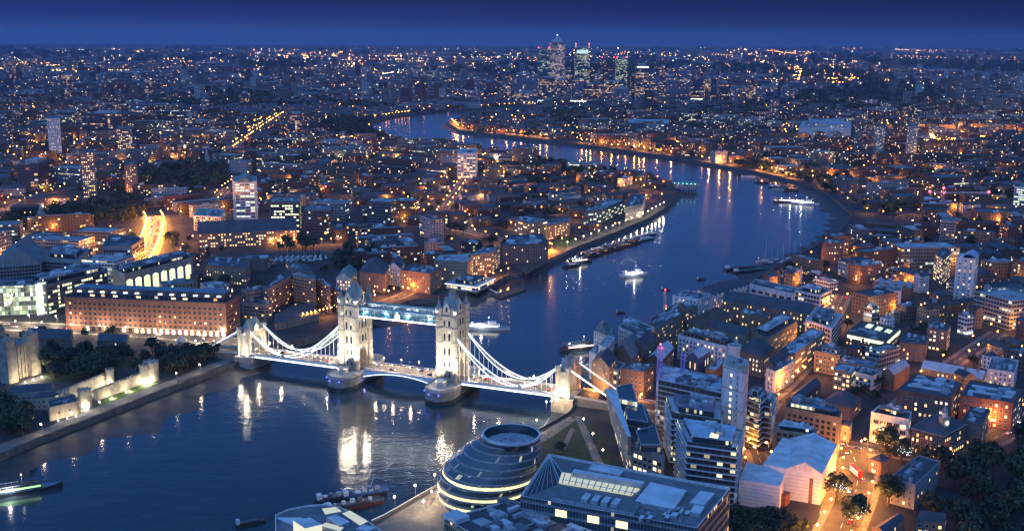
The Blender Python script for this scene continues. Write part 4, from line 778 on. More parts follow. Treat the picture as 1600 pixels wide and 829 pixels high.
for k in range(16):
    x, y = rr.uniform(600, 860), rr.uniform(700, 770)
    if y < 700+(x-590)*.1: y += 20
    rb('roof_duct', [(x, y), (x+rr.uniform(14, 34), y+5), (x+rr.uniform(25, 44), y-12), (x+14, y-16)], .06, rr.uniform(.8, 2.2), [rr.choice((plantm, F_PL)), rr.choice((plantm, lightroof, F_PL))])
for x, y in ((212, 735), (365, 765), (502, 790)):      # lit rooms in the top storey of the long front
    p0, p1 = Q('e', [(x, y-5)], H1-4)[0] if False else at(800+x/3.0825, 560+y/3.0825, LZ+H1-3.5), at(800+(x+55)/3.0825, 560+(y+10)/3.0825, LZ+H1-3.5)
    n_ = (p1-p0).normalized(); n_ = Vector((n_.y, -n_.x))
    F0, F1 = Q('e', [(40, 672), (890, 828)], H1); dl = (F1-F0).normalized(); nn = Vector((dl.y, -dl.x))
    a_ = F0+dl*((p0-F0).dot(dl))+nn*.12; b2 = a_+dl*5.5; g = MB(); g.face([(a_.x, a_.y, LZ+H1-5.2), (b2.x, b2.y, LZ+H1-5.2), (b2.x, b2.y, LZ+H1-1.9), (a_.x, a_.y, LZ+H1-1.9)]); wput(t, g, 'lit_room', PANE[2])
g = MB(); apex = at(800+178/3.0825, 560+465/3.0825, LZ+H1+5); q = Q('e', [(45, 672), (235, 600), (250, 560), (150, 585)], H1+.1)
for a, b2 in ((0, 1), (1, 2), (2, 3), (3, 0)): g.face([(q[a].x, q[a].y, LZ+H1+.1), (q[b2].x, q[b2].y, LZ+H1+.1), (apex.x, apex.y, LZ+H1+5)])
wput(t, g, 'glazed_prow', glassm)
g = MB()
for a in range(4): g.beam((q[a].x, q[a].y, LZ+H1+.2), (apex.x, apex.y, LZ+H1+5.1), .4)
for k in range(7): s0 = q[0].lerp(q[1], (k+.5)/7); g.beam((s0.x, s0.y, LZ+H1+.2), (apex.x, apex.y, LZ+H1+5.1), .14)
wput(t, g, 'prow_frame', steelw_)
t = hero('plant_roofed_office', 'dark office roof crowded with grey plant boxes at the bottom edge below the egg-shaped hall', 'office block', Q('p', [(694, 812), (800, 782), (935, 835), (830, 885)], 25), 25, 'white', 'dark', 'flat', None, 20, wmat=F_MLB)
g = MB(); P = Q('p', [(694, 812), (800, 782)], 26); g.beam((*P[0], LZ+26.3), (*P[1], LZ+26.3), .3); wput(t, g, 'roof_rail', steelw_)
t = hero('curved_glass_office', 'curved glass office with yellow-lit rooms and pale roof boxes at the bottom edge', 'office block', Q('p', [(430, 806), (450, 797), (480, 791), (510, 789), (540, 797), (570, 812), (598, 832), (600, 890), (430, 890)], 27), 27, 'white', 'grey', 'flat', None, 0, wmat=F_GRN)
for pts, z1, m in (([(95, 600), (190, 640), (300, 640), (230, 600)], 1, [plantm, lightroof]), ([(185, 615), (245, 655), (330, 635), (270, 600)], 5, [litwall_, lightroof]), ([(330, 555), (345, 585), (430, 570), (400, 548)], 1.2, [plantm, litsoft]), ([(350, 600), (420, 640), (470, 620), (400, 585)], 2.5, [plantm, lightroof]), ([(430, 580), (520, 640), (560, 620), (470, 565)], 1.5, [plantm, litsoft]), ([(320, 640), (420, 669), (440, 650), (350, 625)], 1.6, [plantm, litsoft]), ([(500, 655), (560, 669), (600, 650), (540, 635)], 2.2, [plantm, lightroof])):
    wprism(t, 'rooftop_box', Q('d', pts, 27+z1), 27.06, 27+z1, m)
# flats beside the bridge approach
t = hero('blade_fronted_flats', 'flats behind a tall tapering pale glass blade with three dark glass roof pavilions', 'apartment block', Q('e', [(500, 190), (575, 420), (735, 478), (645, 235)], 24), 24, 'grey', 'dark', 'flat', WO(lit=.3, f='w', k='home', su=3.4, w=2.6), 6)
g = MB(); B0 = Q('e', [(446, 142), (556, 372), (574, 374), (500, 150)], 36); Lw = Q('e', [(478, 200), (562, 430), (576, 434), (510, 205)], 14)
g.frustum([tuple(p) for p in ccw([tuple(q) for q in Lw])], LZ, [tuple(p) for p in ccw([tuple(q) for q in B0])], LZ+36, 0, 1); wput(t, g, 'glass_blade', [F_BLADE, lightroof])
for pts, h2 in (([(503, 135), (514, 188), (603, 206), (577, 118)], 35), ([(545, 238), (560, 288), (655, 302), (627, 214)], 32), ([(598, 343), (620, 410), (716, 412), (690, 321)], 29)):
    wprism(t, 'roof_pavilion', Q('e', pts, h2), 24.06, h2, [glassband, glassm]); P = Q('e', pts, h2+.4); g = MB()
    for a in range(4): g.beam((*P[a], LZ+h2+.2), (*P[(a+1) % 4], LZ+h2+.2), .5, .6)
    wput(t, g, 'roof_edge', plantm)
def block(label, pts, h2, c='i', roofc='lightblue', att=(3.2, 3.2, 'glass', 'lightblue'), u=5, name='balconied_flats'):
    t = hero(name, label, 'apartment block', Q(c, pts, h2), h2, 'grey', roofc, 'flat', None, u, att, wmat=F_BALC, par=1.1)
    P = ccw([tuple(p) for p in Q(c, pts, h2)]); S_ = [Vector(p) for p in P]; k = 0; z = 3.2
    while z < h2-.5 and k < 12:
        g = MB(); o_ = shrink(S_, -1.1); g.walls([tuple(p) for p in o_], LZ+z, LZ+z+.35, 0); g.cap([tuple(p) for p in o_], LZ+z+.35, 0); g.cap([tuple(p) for p in o_], LZ+z, 0, up=False); wput(t, g, 'balcony_slab', lightroof); z += 3.2; k += 1
    return t
tA = block('long rear balconied block with weathered blue roof behind the tower cranes', [(172, 158), (150, 288), (658, 398), (668, 268)], 31, att=None, u=16)
tB = block('middle balconied block with pinkish roof deck left of the stone stair tower', [(212, 412), (262, 545), (655, 612), (662, 452)], 32, att=(4, 3.2, 'glass', 'purple'), u=8)
tC = block('front balconied block with pale blue penthouse and square lit rooflight', [(300, 610), (385, 790), (780, 842), (825, 690)], 33, u=3)
wprism(tC, 'lit_rooflight', Q('i', [(560, 725), (630, 738), (645, 698), (578, 688)], 38), 36.4, 37.2, [plantm, litwarm])
tD = block('narrow balconied block right of the stone stair tower', [(862, 402), (972, 442), (1032, 380), (905, 345)], 31, u=4)
tE = block('dark glass-topped block at the right end of the balconied flats', [(1010, 470), (1062, 480), (1098, 398), (1040, 385)], 27, u=1, att=None, roofc='blue')
st = hero('stair_tower', 'tall narrow pale stone tower with one column of lit square windows among the balconied flats', 'tower', Q('i', [(672, 168), (842, 224), (884, 128)], 57), 57, 'white', 'lightblue', 'flat', None, 2)
P = ccw([tuple(p) for p in Q('i', [(672, 168), (842, 224), (884, 128)], 57)])
F0, F1 = Q('i', [(672, 168), (842, 224)], 57); dl = (F1-F0).normalized(); nn = Vector((dl.y, -dl.x)); nn = nn if nn.y < 0 else -nn
for r_ in range(15):
    for off, on in ((.42, r_ % 7 != 6), (.72, False)):
        p = F0.lerp(F1, off)+nn*.02; M = winmesh(2.0 if on else 1.1, 2.0 if on else 1.4, 3 if on else 0, 'w', 1); o = put('window', M, st)
        th = math.atan2(nn.y, nn.x)-math.pi/2
        o.matrix_local = (Matrix.Translation(st.location) @ Matrix.Rotation(st.rotation_euler[2], 4, 'Z')).inverted() @ (Matrix.Translation((p.x, p.y, LZ+3+r_*3.55)) @ Matrix.Rotation(th, 4, 'Z'))
wprism(st, 'lift_head', Q('i', [(822, 150), (870, 165), (882, 118), (835, 108)], 62), 57, 62, wallm, HW['pale stone'], HW['pale stone'])
for k in range(5):
    g = MB(); z = LZ+57-11.5*k; s = [Vector(p) for p in P]; s = shrink(s, -.25); g.walls([tuple(p) for p in s], z, z+.5, 0, HW['pale stone']); g.cap([tuple(p) for p in s], z+.5, 0, HW['pale stone']); g.cap([tuple(p) for p in s], z, 0, HW['pale stone'], False); wput(st, g, 'string_course', wallm)
# scaffold-wrapped building
h0 = height(1162, 789, 749)-LZ
t = hero('wrapped_building', 'big building wrapped in white sheeting with pale blue temporary roofs beside the orange street', 'building', Q('f', [(243, 528), (415, 556), (488, 414), (262, 378)], 17), 17, 'white', 'sheetroof', 'gable', None, 0, rh=5, wmat=sheet)
wprism(t, 'lower_wrapped_box', Q('f', [(15, 580), (213, 612), (240, 535), (50, 497)], 14), 0, 14, [sheet, roofm], (1, 1, 1), HR['sheetroof'])
wprism(t, 'wrapped_wing', Q('f', [(132, 505), (243, 528), (300, 400), (225, 378)], 17.5), 0, 17.5, [sheet, roofm], (1, 1, 1), HR['sheetroof'])
wprism(t, 'stair_scaffold', Q('f', [(342, 570), (372, 576), (376, 560), (348, 556)], 14), 0, 14, [simple('red brown scaffold', (.25, .10, .07), .8, .3, .8)]*2)
wprism(t, 'stair_scaffold', Q('f', [(210, 655), (240, 660), (262, 640), (238, 636)], 6), 0, 6, [simple('red brown scaffold', (.25, .10, .07), .8, .3, .8)]*2)
g = MB(); S0, S1 = Q('f', [(415, 556), (488, 414)], 17)
for pr_ in (((15, 580), (213, 612), 14), ((243, 528), (415, 556), 17), ((415, 556), (488, 414), 17)):
    a, b2 = Q('f', list(pr_[:2]), pr_[2]); d = (b2-a).normalized(); n_ = Vector((d.y, -d.x))*.12
    for k in range(1, int(pr_[2]/2)): g.beam((a.x+n_.x, a.y+n_.y, LZ+2*k), (b2.x+n_.x, b2.y+n_.y, LZ+2*k), .14, .10)
wput(t, g, 'sheeting_battens', plantm)
# --- north bank: lit glass front and column at far left
hero('lit_glass_office', 'glass fronted office glowing green-white at the left edge beside the bright glass stair column', 'office block', Q('a', [(-150, 118), (212, 105), (215, 62), (-150, 70)], 25), 25, 'glass', 'grey', 'flat', None, 2, wmat=F_GRN)
hero('glass_stair_column', 'bright white glass stair column between the glowing office and the red brick hotel', 'stair tower', Q('a', [(214, 96), (272, 92), (300, 70), (240, 68)], 27), 27, 'white', 'pale', 'flat', None, 0, wmat=F_COL)
# hotel attic with oval lit dormers
hot = next(o for o in COL.objects if o.name == 'red_brick_hotel')
A0, A1, A2 = Q('a', [(396, 178), (1390, 218), (1475, 168)], 27)[:3]; dl = (A1-A0).normalized(); nb = (A2-A1).normalized()
C0, C1 = A0+nb*5+dl*4, A1+nb*5-dl*4; C2, C3 = A2-nb*4-dl*4, A0+(A2-A1)-nb*4+dl*4
wprism(hot, 'attic_storey', [C0, C1, C2, C3], 27.06, 31, [F_ATTD, roofm], (1, 1, 1), HR['dark'])
wprism(hot, 'upper_roof', [C0+nb*4, C1+nb*4, C2-nb*2, C3-nb*2], 31.02, 34, [roofm, roofm], HR['slate'], HR['blue'])
for k in range(13):
    if k in (6,): continue
    p = C0.lerp(C1, (k+.6)/13)+nb*1.6; g = MB(); g.prism(ngon(p.x, p.y, 1.9, 10, 0, .9), LZ+31.02, LZ+32.2, 0); wput(hot, g, 'oval_dormer', DORM)
for k in (1, 3, 5, 8, 9): 
    p = C0.lerp(C1, (k+.8)/13)-nb*.1; th = math.atan2(dl.y, dl.x); M = winmesh(4.2, 1.8, 2, 'd', 1); o = put('window', M, hot); o.matrix_local = (Matrix.Translation(hot.location) @ Matrix.Rotation(hot.rotation_euler[2], 4, 'Z')).inverted() @ (Matrix.Translation((p.x, p.y, LZ+28)) @ Matrix.Rotation(th+math.pi, 4, 'Z'))
nf = -nb
for k in range(26):        # lit arcade at street level
    if k < 3: continue
    p = A0.lerp(A1, (k+.5)/26)+nf*.1; th = math.atan2(dl.y, dl.x); g = MB()
    a2 = [(-1.5, .3), (1.5, .3), (1.5, 3.0), (.9, 4.0), (0, 4.4), (-.9, 4.0), (-1.5, 3.0)]
    g.face([(p.x+dl.x*x+nf.x*.12, p.y+dl.y*x+nf.y*.12, LZ+z) for x, z in a2]); wput(hot, g, 'arcade_window', PANE[3] if k > 10 or k % 3 == 0 else PANE[0])
# the arched office: tall arched windows
aro = next(o for o in COL.objects if o.name == 'arched_office'); E0, E1 = Q('n', [(1005, 255), (1560, 120)], 26); dl = (E1-E0).normalized(); nn = Vector((dl.y, -dl.x)); ln = (E1-E0).length
for k in range(8):
    c = E0+dl*(ln*(k+.55)/8.2)+nn*.12; hw = ln/8.2*.36
    for r_ in range(4):
        for q_ in range(3):
            x0, x1 = -hw+q_*2*hw/3+.15, -hw+(q_+1)*2*hw/3-.15; z0, z1 = 5+r_*4.1, 8.7+r_*4.1
            zt0 = z1 if r_ < 3 else z1-(1.4 if q_ != 1 else 0)
            g = MB(); g.face([(c.x+dl.x*x0, c.y+dl.y*x0, LZ+z0), (c.x+dl.x*x1, c.y+dl.y*x1, LZ+z0), (c.x+dl.x*x1, c.y+dl.y*x1, LZ+(z1 if (q_ == 0 and r_ == 3) or r_ < 3 or q_ == 1 else zt0)), (c.x+dl.x*x0, c.y+dl.y*x0, LZ+(zt0 if q_ == 0 else z1))]); wput(aro, g, 'window', PANE[7] if rr.random() < .82 else PANE[5])
# stepped brown hotel by the river
def sh(label, pts, h2, name='hotel_wing', w=WH(w=2.2, h=1.3, su=2.9, sv=2.9, lit=.12, f='d', k='warm', b=0), roofc='grey', wall='concrete', u=3): return hero(name, label, 'hotel', Q('m', pts, h2), h2, wall, roofc, 'flat', w, u)
rh = sh('stepped concrete riverside hotel with rows of slit windows, taller middle and lower wings', [(545, 228), (560, 262), (742, 300), (740, 262)], 28, 'stepped_hotel', wall='brownstone')
HM = (Matrix.Translation(rh.location) @ Matrix.Rotation(rh.rotation_euler[2], 4, 'Z')).inverted()
for pts, h2 in (([(318, 352), (358, 372), (560, 262), (512, 225)], 26), ([(742, 300), (742, 265), (862, 330), (860, 362)], 23.5), ([(862, 362), (862, 330), (945, 372), (938, 405)], 18.5), ([(138, 372), (185, 398), (350, 372), (300, 340)], 22), ([(150, 480), (330, 500), (388, 490), (300, 400)], 14), ([(500, 160), (560, 215), (720, 240), (660, 170)], 30)):
    sub = hero('wing', 'x', 'x', Q('m', pts, h2), h2, 'brownstone', 'slate', 'flat', dict(w=2.2, h=1.3, su=2.9, sv=2.9, z=1.3, lit=.1, f='d', k='warm', b=0), 2)
    # the wings are parts of the one hotel
    SM = Matrix.Translation(sub.location) @ Matrix.Rotation(sub.rotation_euler[2], 4, 'Z'); kids = list(o for o in COL.objects if o.parent == sub); root = None
    for o in kids:
        if o.name.startswith('wall'): root = o
    root.name = 'wing'; root.parent = rh; root.matrix_local = HM @ SM
    for o in kids:
        if o is not root: o.parent = root
    bpy.data.objects.remove(sub)
wprism(rh, 'podium', Q('m', [(405, 575), (415, 650), (770, 570), (720, 480), (560, 500)], 6), 0, 6, [wallm, roofm], HW['brownstone'], HR['slate'])
g = MB(); P = Q('m', [(590, 610), (750, 570)], 4); g.beam((*P[0], LZ+3), (*P[1], LZ+3), .3, 2.2); wput(rh, g, 'lit_restaurant_front', PANE[2])
# ------------------------------------------------------------------ fortress, far towers and the financial district
fst = simple('old ragstone', (.36, .32, .25), .9, .3, .25)
def merlons(g, a, b, z, m=0, step=2.4, w=1.2, th=.6, hh=1.1):
    a, b = Vector(a), Vector(b); d = (b-a); l = d.length; d.normalize(); an = math.atan2(d.y, d.x)
    for k in range(int(l/step)): p = a+d*(step*(k+.5)); g.box(p.x, p.y, w, th, z, z+hh, an, m)
kA, kB = Q('a', [(42, 494), (187, 448)], 24); kd = (kB-kA).normalized(); kn = Vector((-kd.y, kd.x)); kn = kn if kn.x < 0 else -kn
KP = [kA, kB, kB+kn*32, kA+kn*32]; kc = (KP[0]+KP[2])/2
keep = thing('castle_keep', 'square floodlit stone keep with corner turrets at the far left edge', 'castle', (kc.x, kc.y, LZ), 0); raster(KP, 2, 2)
g = MB(); g.prism(KP, LZ, LZ+24, 0, 1); P = ccw([tuple(p) for p in KP])
for i in range(4): merlons(g, P[i], P[(i+1) % 4], LZ+24)
wput(keep, g, 'wall', [fst, simple('keep lead roof', (.2, .22, .24), .7, .2, .3)])
for i in range(4):
    a, b2 = Vector(P[i]), Vector(P[(i+1) % 4]); d = (b2-a).normalized(); n_ = Vector((d.y, -d.x)); l = (b2-a).length
    for k in range(1, 7): p = a+d*(l*k/7)+n_*.35; g = MB(); g.box(p.x, p.y, 1.5, .8, LZ, LZ+23, math.atan2(d.y, d.x)); wput(keep, g, 'buttress', fst)
    for k in range(6):
        for z in (7, 14.5): p = a+d*(l*(k+.5)/6.4+1); g = MB(); g.box(p.x, p.y, 1.3, .2, LZ+z, LZ+z+3.2, math.atan2(d.y, d.x)); wput(keep, g, 'window', glassd_)
for i, p in enumerate(P):
    g = MB(); an = math.atan2(kd.y, kd.x)
    g.box(p[0], p[1], 8, 8, LZ, LZ+30, an); q = rectpts(p[0], p[1], 8, 8, an)
    for j in range(4): merlons(g, q[j], q[(j+1) % 4], LZ+30)
    g.pyramid(ngon(p[0], p[1], 3, 12), LZ+30, (p[0], p[1], LZ+35), 1); wput(keep, g, 'turret', [fst, fst])
for s_, e_ in ((.15, 6000), (.5, 6000), (.85, 6000)):
    p = kA.lerp(kB, s_)-kn*-9*1; p = kA.lerp(kB, s_)-kn*11; q = MB(); q.box(p.x, p.y, .6, .6, LZ, LZ+.8); f_ = wput(keep, q, 'floodlight', lampm_w)
    dl_ = bpy.data.lights.new('keep floodlight', 'POINT'); dl_.energy = e_*.9; dl_.color = (1, .82, .55); dl_.shadow_soft_size = .5; put('floodlight_glow', dl_, f_, mat=Matrix.Translation((p.x, p.y, LZ+2)))
def cwall(name, label, pts, h_, th, lit=True, cat='castle wall', power=3200, c='a'):
    P = [at(CROP[c][0]+x/CROP[c][2], CROP[c][1]+y/CROP[c][2], LZ+h_) for x, y in pts]; o = thing(name, label, cat, (P[0].x, P[0].y, LZ), 0); g = MB()
    for a, b2 in zip(P, P[1:]):
        d = (b2-a).normalized(); n_ = Vector((-d.y, d.x))*th; g.prism([a, b2, b2+n_, a+n_], LZ, LZ+h_); 
        g2 = MB(); merlons(g2, a+n_*.2, b2+n_*.2, LZ+h_); wput(o, g2, 'battlement', fst)
        if lit:
            l = (b2-a).length; k = max(1, int(l/13))
            for i in range(k):
                p = a+d*(l*(i+.5)/k)-n_.normalized()*4.6; q = MB(); q.box(p.x, p.y, .5, .5, LZ, LZ+.7); f_ = wput(o, q, 'floodlight', lampm_w)
                dl_ = bpy.data.lights.new('wall floodlight', 'POINT'); dl_.energy = power; dl_.color = (1, .86, .58); dl_.shadow_soft_size = .4; put('floodlight_glow', dl_, f_, mat=Matrix.Translation((p.x, p.y, LZ+1.3)))
    wput(o, g, 'wall', fst); raster([P[0], P[-1], P[-1]+Vector((0, 4)), P[0]+Vector((0, 4))], 3); return o, P
cwall('castle_wall', 'inner floodlit curtain wall of the fortress, the one farther from the river', [(362, 762), (668, 640)], 8, 3)
cwall('castle_wall', 'long outer floodlit curtain wall of the fortress above the river path', [(600, 745), (915, 630)], 7.5, 3)
def drum(label, x, y, r, h_, n=14, power=5000):
    p = at(x/3.9475, 420+y/3.9475, LZ+h_); o = thing('wall_tower', label, 'castle tower', (p.x, p.y, LZ)); g = MB(); g.prism(ngon(0, 0, r, n), 0, h_); g.prism(ngon(0, 0, r+.3, n), h_, h_+.4, bottom=True)
    for k in range(9): a = k*math.pi*2/9; g.box((r-.1)*math.cos(a), (r-.1)*math.sin(a), .7, 1.3, h_+.4, h_+1.5, a)
    g.build('wall', fst, o); q = MB(); q.box(2, -r-3, .5, .5, 0, .7); q.build('floodlight', lampm_w, o)
    dl_ = bpy.data.lights.new('tower floodlight', 'POINT'); dl_.energy = power; dl_.color = (1, .9, .66); dl_.shadow_soft_size = .4; put('floodlight_glow', dl_, o, (2, -r-3, 1.6))
drum('round floodlit tower at the right end of the outer curtain wall', 930, 575, 5, 13, 14, 2500); drum('small bright round tower just left of the round end tower', 885, 600, 3, 12, 10, 1500)
drum('slim floodlit tower at the right end of the inner curtain wall', 676, 625, 2.8, 11, 10); drum('round gate tower beside the low gatehouse nearest the river', 520, 748, 4.2, 11); drum('small gate tower at the left end of the inner curtain wall', 395, 758, 3.4, 9, 10, 2500)
for lab, pts, h_, rt_, wl in (('low floodlit gatehouse by the river path with arched doorway', [(278*3.9475/3.62, 0), (0, 0)], 0, 0, 0),): pass
CROP['q'] = (0, 600, 3.62)
t = hero('gatehouse', 'low floodlit riverside gatehouse with small windows at the left', 'gatehouse', Q('q', [(278, 140), (445, 100), (420, 60), (265, 95)], 8), 8, 'cream', 'slate', 'flat', dict(w=1, h=1.4, su=7, sv=9, z=3.5, lit=0, f='d'), 0)
for k in (.2, .5, .8):
    a, b2 = Q('q', [(278, 140), (445, 100)], 8); p = a.lerp(b2, k); d = (b2-a).normalized(); n_ = Vector((d.y, -d.x)); p = p+n_*3
    dl_ = bpy.data.lights.new('gate floodlight', 'POINT'); dl_.energy = 700; dl_.color = (1, .85, .6); dl_.shadow_soft_size = .4; q = MB(); q.box(p.x, p.y, .5, .5, LZ, LZ+.7); f_ = wput(t, q, 'floodlight', lampm_w); put('floodlight_glow', dl_, f_, mat=Matrix.Translation((p.x, p.y, LZ+1.4)))
hero('water_gate_range', 'dark grey roofed range of fortress houses left of the inner curtain wall', 'houses', Q('a', [(60, 770), (320, 745), (335, 715), (90, 725)], 9), 9, 'pale stone', 'slate', 'gable', WH(lit=.05), 0)
hero('water_gate_range', 'small turreted fortress house above the low gatehouse', 'houses', Q('a', [(180, 800), (330, 790), (370, 765), (230, 770)], 8), 8, 'pale stone', 'slate', 'hip', WH(lit=.05), 0)
hero('barrack_block', 'long dark barrack building with three lit orange windows below the wide lit road', 'barracks', Q('a', [(165, 425), (440, 432), (450, 395), (190, 388)], 13), 13, 'brown brick', 'slate', 'gable', WH(w=1.5, su=2.6, sv=3.2, lit=.04), 0)
hero('officers_house', 'dark roofed houses behind the fortress trees below the wide lit road', 'houses', Q('a', [(600, 440), (780, 450), (800, 420), (620, 412)], 11), 11, 'dark brick', 'slate', 'gable', WH(lit=.05), 0)
hero('engine_house', 'small bright floodlit stone house with stepped gable left of the bridge gateway', 'house', Q('a', [(1080, 470), (1140, 455), (1150, 425), (1085, 440)], 9), 9, 'cream', 'pale', 'gable', None, 0)
for x, y, pw in ((1070, 505, 6000), (1150, 495, 6000), (1215, 465, 5000), (1265, 450, 5000)):
    p = at(x/3.9475, 420+y/3.9475, LZ); t = thing('forecourt_lamp', 'bright white lamp on the forecourt left of the bridge gateway', 'lamp', (p.x, p.y-3, LZ), 0, 'forecourt lamps'); g = MB(); g.tube((0, 0, 0), (0, 0, 3.4), .12); g.build('post', postm_, t); g = MB(); g.tube((0, 0, 3.4), (0, 0, 4.3), .4, .5, 8); g.build('lamp_head', lampm_w, t)
    dl_ = bpy.data.lights.new('forecourt light', 'POINT'); dl_.energy = pw; dl_.color = (1, .9, .72); dl_.shadow_soft_size = .5; put('lamp_light', dl_, t, (0, 0, 5))
# churches
def church(label, u, vb, vt, h_body=14, w=14, l=26, a=.3, c='pale stone'):
    p = at(u, vb, LZ); H_ = height(u, vb, vt)-LZ; t = thing('church', label, 'church', (p.x, p.y, LZ), a); g = MB(); g.box(l/2+4, 0, l, w, 0, h_body*.7, 0, 0, 0, HW[c]); g.gable(l/2+4, 0, l, w, h_body*.7, 5, 0, 1, 0, HR['slate'], HW[c]); g.build('nave', [wallm, roofm], t)
    g = MB(); g.box(0, 0, 8, 8, 0, H_*.5, 0, 0, 0, HW[c]); g.box(0, 0, 9, 9, H_*.5, H_*.53, 0, 0, 0, HW[c], bottom=True); g.box(0, 0, 6, 6, H_*.53, H_*.68, 0, 0, 0, HW[c]); g.build('bell_tower', wallm, t)
    g = MB(); g.prism(ngon(0, 0, 2.6, 8), H_*.68, H_*.76, 0, 0, HW[c]); g.pyramid(ngon(0, 0, 2.9, 8), H_*.76, (0, 0, H_), 0, HW[c]); g.build('spire', wallm, t)
church('white baroque church with tall tiered steeple among dark trees', 324, 259, 232); church('old stone church with slender spire by the trees at left', 66, 352, 318, 12, 12, 20, -.4)
church('small distant church spire on the far bank near the lit riverside block', 1148, 237, 224, 9, 10, 16)
church('small distant green church spire among trees right of the far towers', 1329, 245, 232, 9, 10, 16)
# financial district and far towers
F_CW = {k: facade('skyscraper '+k, c, 6.0, 4.2, (.08, .92, .2, .85), l, s, cols, False, (.04, .055, .08), floor_lit=fl, grough=.2) for k, c, l, s, cols, fl in (
 ('pink', (.34, .26, .28), .5, .75, [(0, (1, .62, .62)), (.5, (1, .75, .65)), (1, (1, .9, .8))], .15), ('green', (.12, .22, .22), .3, .8, [(0, (.6, 1, .75)), (.5, (.8, 1, .7)), (1, (1, 1, .8))], .10),
 ('lime', (.08, .12, .12), .45, .95, [(0, (.75, 1, .6)), (.5, (.95, 1, .6)), (1, (1, 1, .8))], .10), ('dark', (.06, .07, .10), .14, 1.3, WARM, .04), ('warm', (.12, .12, .15), .30, 1.2, WARM, .10), ('pale', (.30, .33, .42), .10, 1.5, WARM, .02))}
def ct(label, u0, u1, vt, vb, kind, dep=None, extra=None, name='skyscraper', cat='skyscraper'):
    uc = (u0+u1)/2; p = at(uc, vb, LZ); dd = math.sqrt(p.x**2+p.y**2+CAMH**2); w = (u1-u0)/FPX*dd; H_ = height(uc, vb, vt)-LZ; dep = dep or w
    t = thing(name, label, cat, (p.x, p.y+dep/2, LZ)); g = MB(); g.box(0, 0, w, dep, 0, H_, 0, 0, 1, (1, 1, 1), HR['dark']); g.build('wall', [F_CW[kind], roofm], t)
    g = MB()
    if extra == 'pyramid':
        g.box(0, 0, w*.8, dep*.8, H_, H_+4, 0); g.pyramid(rectpts(0, 0, w*.78, dep*.78), H_+4, (0, 0, H_+w*.46)); g.build('pyramid_roof', plantm, t)
        g = MB(); octa(g, 0, 0, H_+w*.46+2, 3); g.build('beacon', emit('white beacon', (.8, .9, 1), 3, False), t)
    elif extra == 'crown':
        g.box(0, 0, w*.7, dep*.7, H_, H_+8); g.build('roof_plant', plantm, t); g = MB(); g.box(0, -dep/2-.6, w*.8, 1, H_-22, H_-8); g.build('lit_sign_band', emit('pale lit crown', (.7, 1, 1), .8, False), t)
        for s in (-1, 1): g = MB(); g.box(s*w*.46, -dep*.3, 4, 4, H_-20, H_+14); g.build('corner_mast', emit('reddish lit mast', (1, .45, .4), .8, False), t)
        for s in (-1, 1): g = MB(); octa(g, s*w*.46, -dep*.3, H_+16, 2.4); g.build('aircraft_lamp', lampm_r, t)
    else:
        g.box(rr.uniform(-.1, .1)*w, 0, w*.55, dep*.6, H_, H_+rr.uniform(3, 9)); g.build('roof_plant', plantm, t)
        if extra == 'red':
            for s in (-1, 1): g = MB(); octa(g, s*w*.45, -dep*.4, H_+4, 2.4); g.build('aircraft_lamp', lampm_r, t)
        if extra == 'top': g = MB(); g.box(0, -dep/2-.6, w*.9, 1, H_-8, H_-2); g.build('lit_top_band', emit('white lit top band', (.95, 1, .9), 1.3, False), t)
        if extra == 'base': g = MB(); g.box(0, -dep/2-.6, w, 1, H_*.04, H_*.16); g.build('lit_lobby', emit('lit lobby', (.9, 1, .6), 1.8, False), t)
    return t
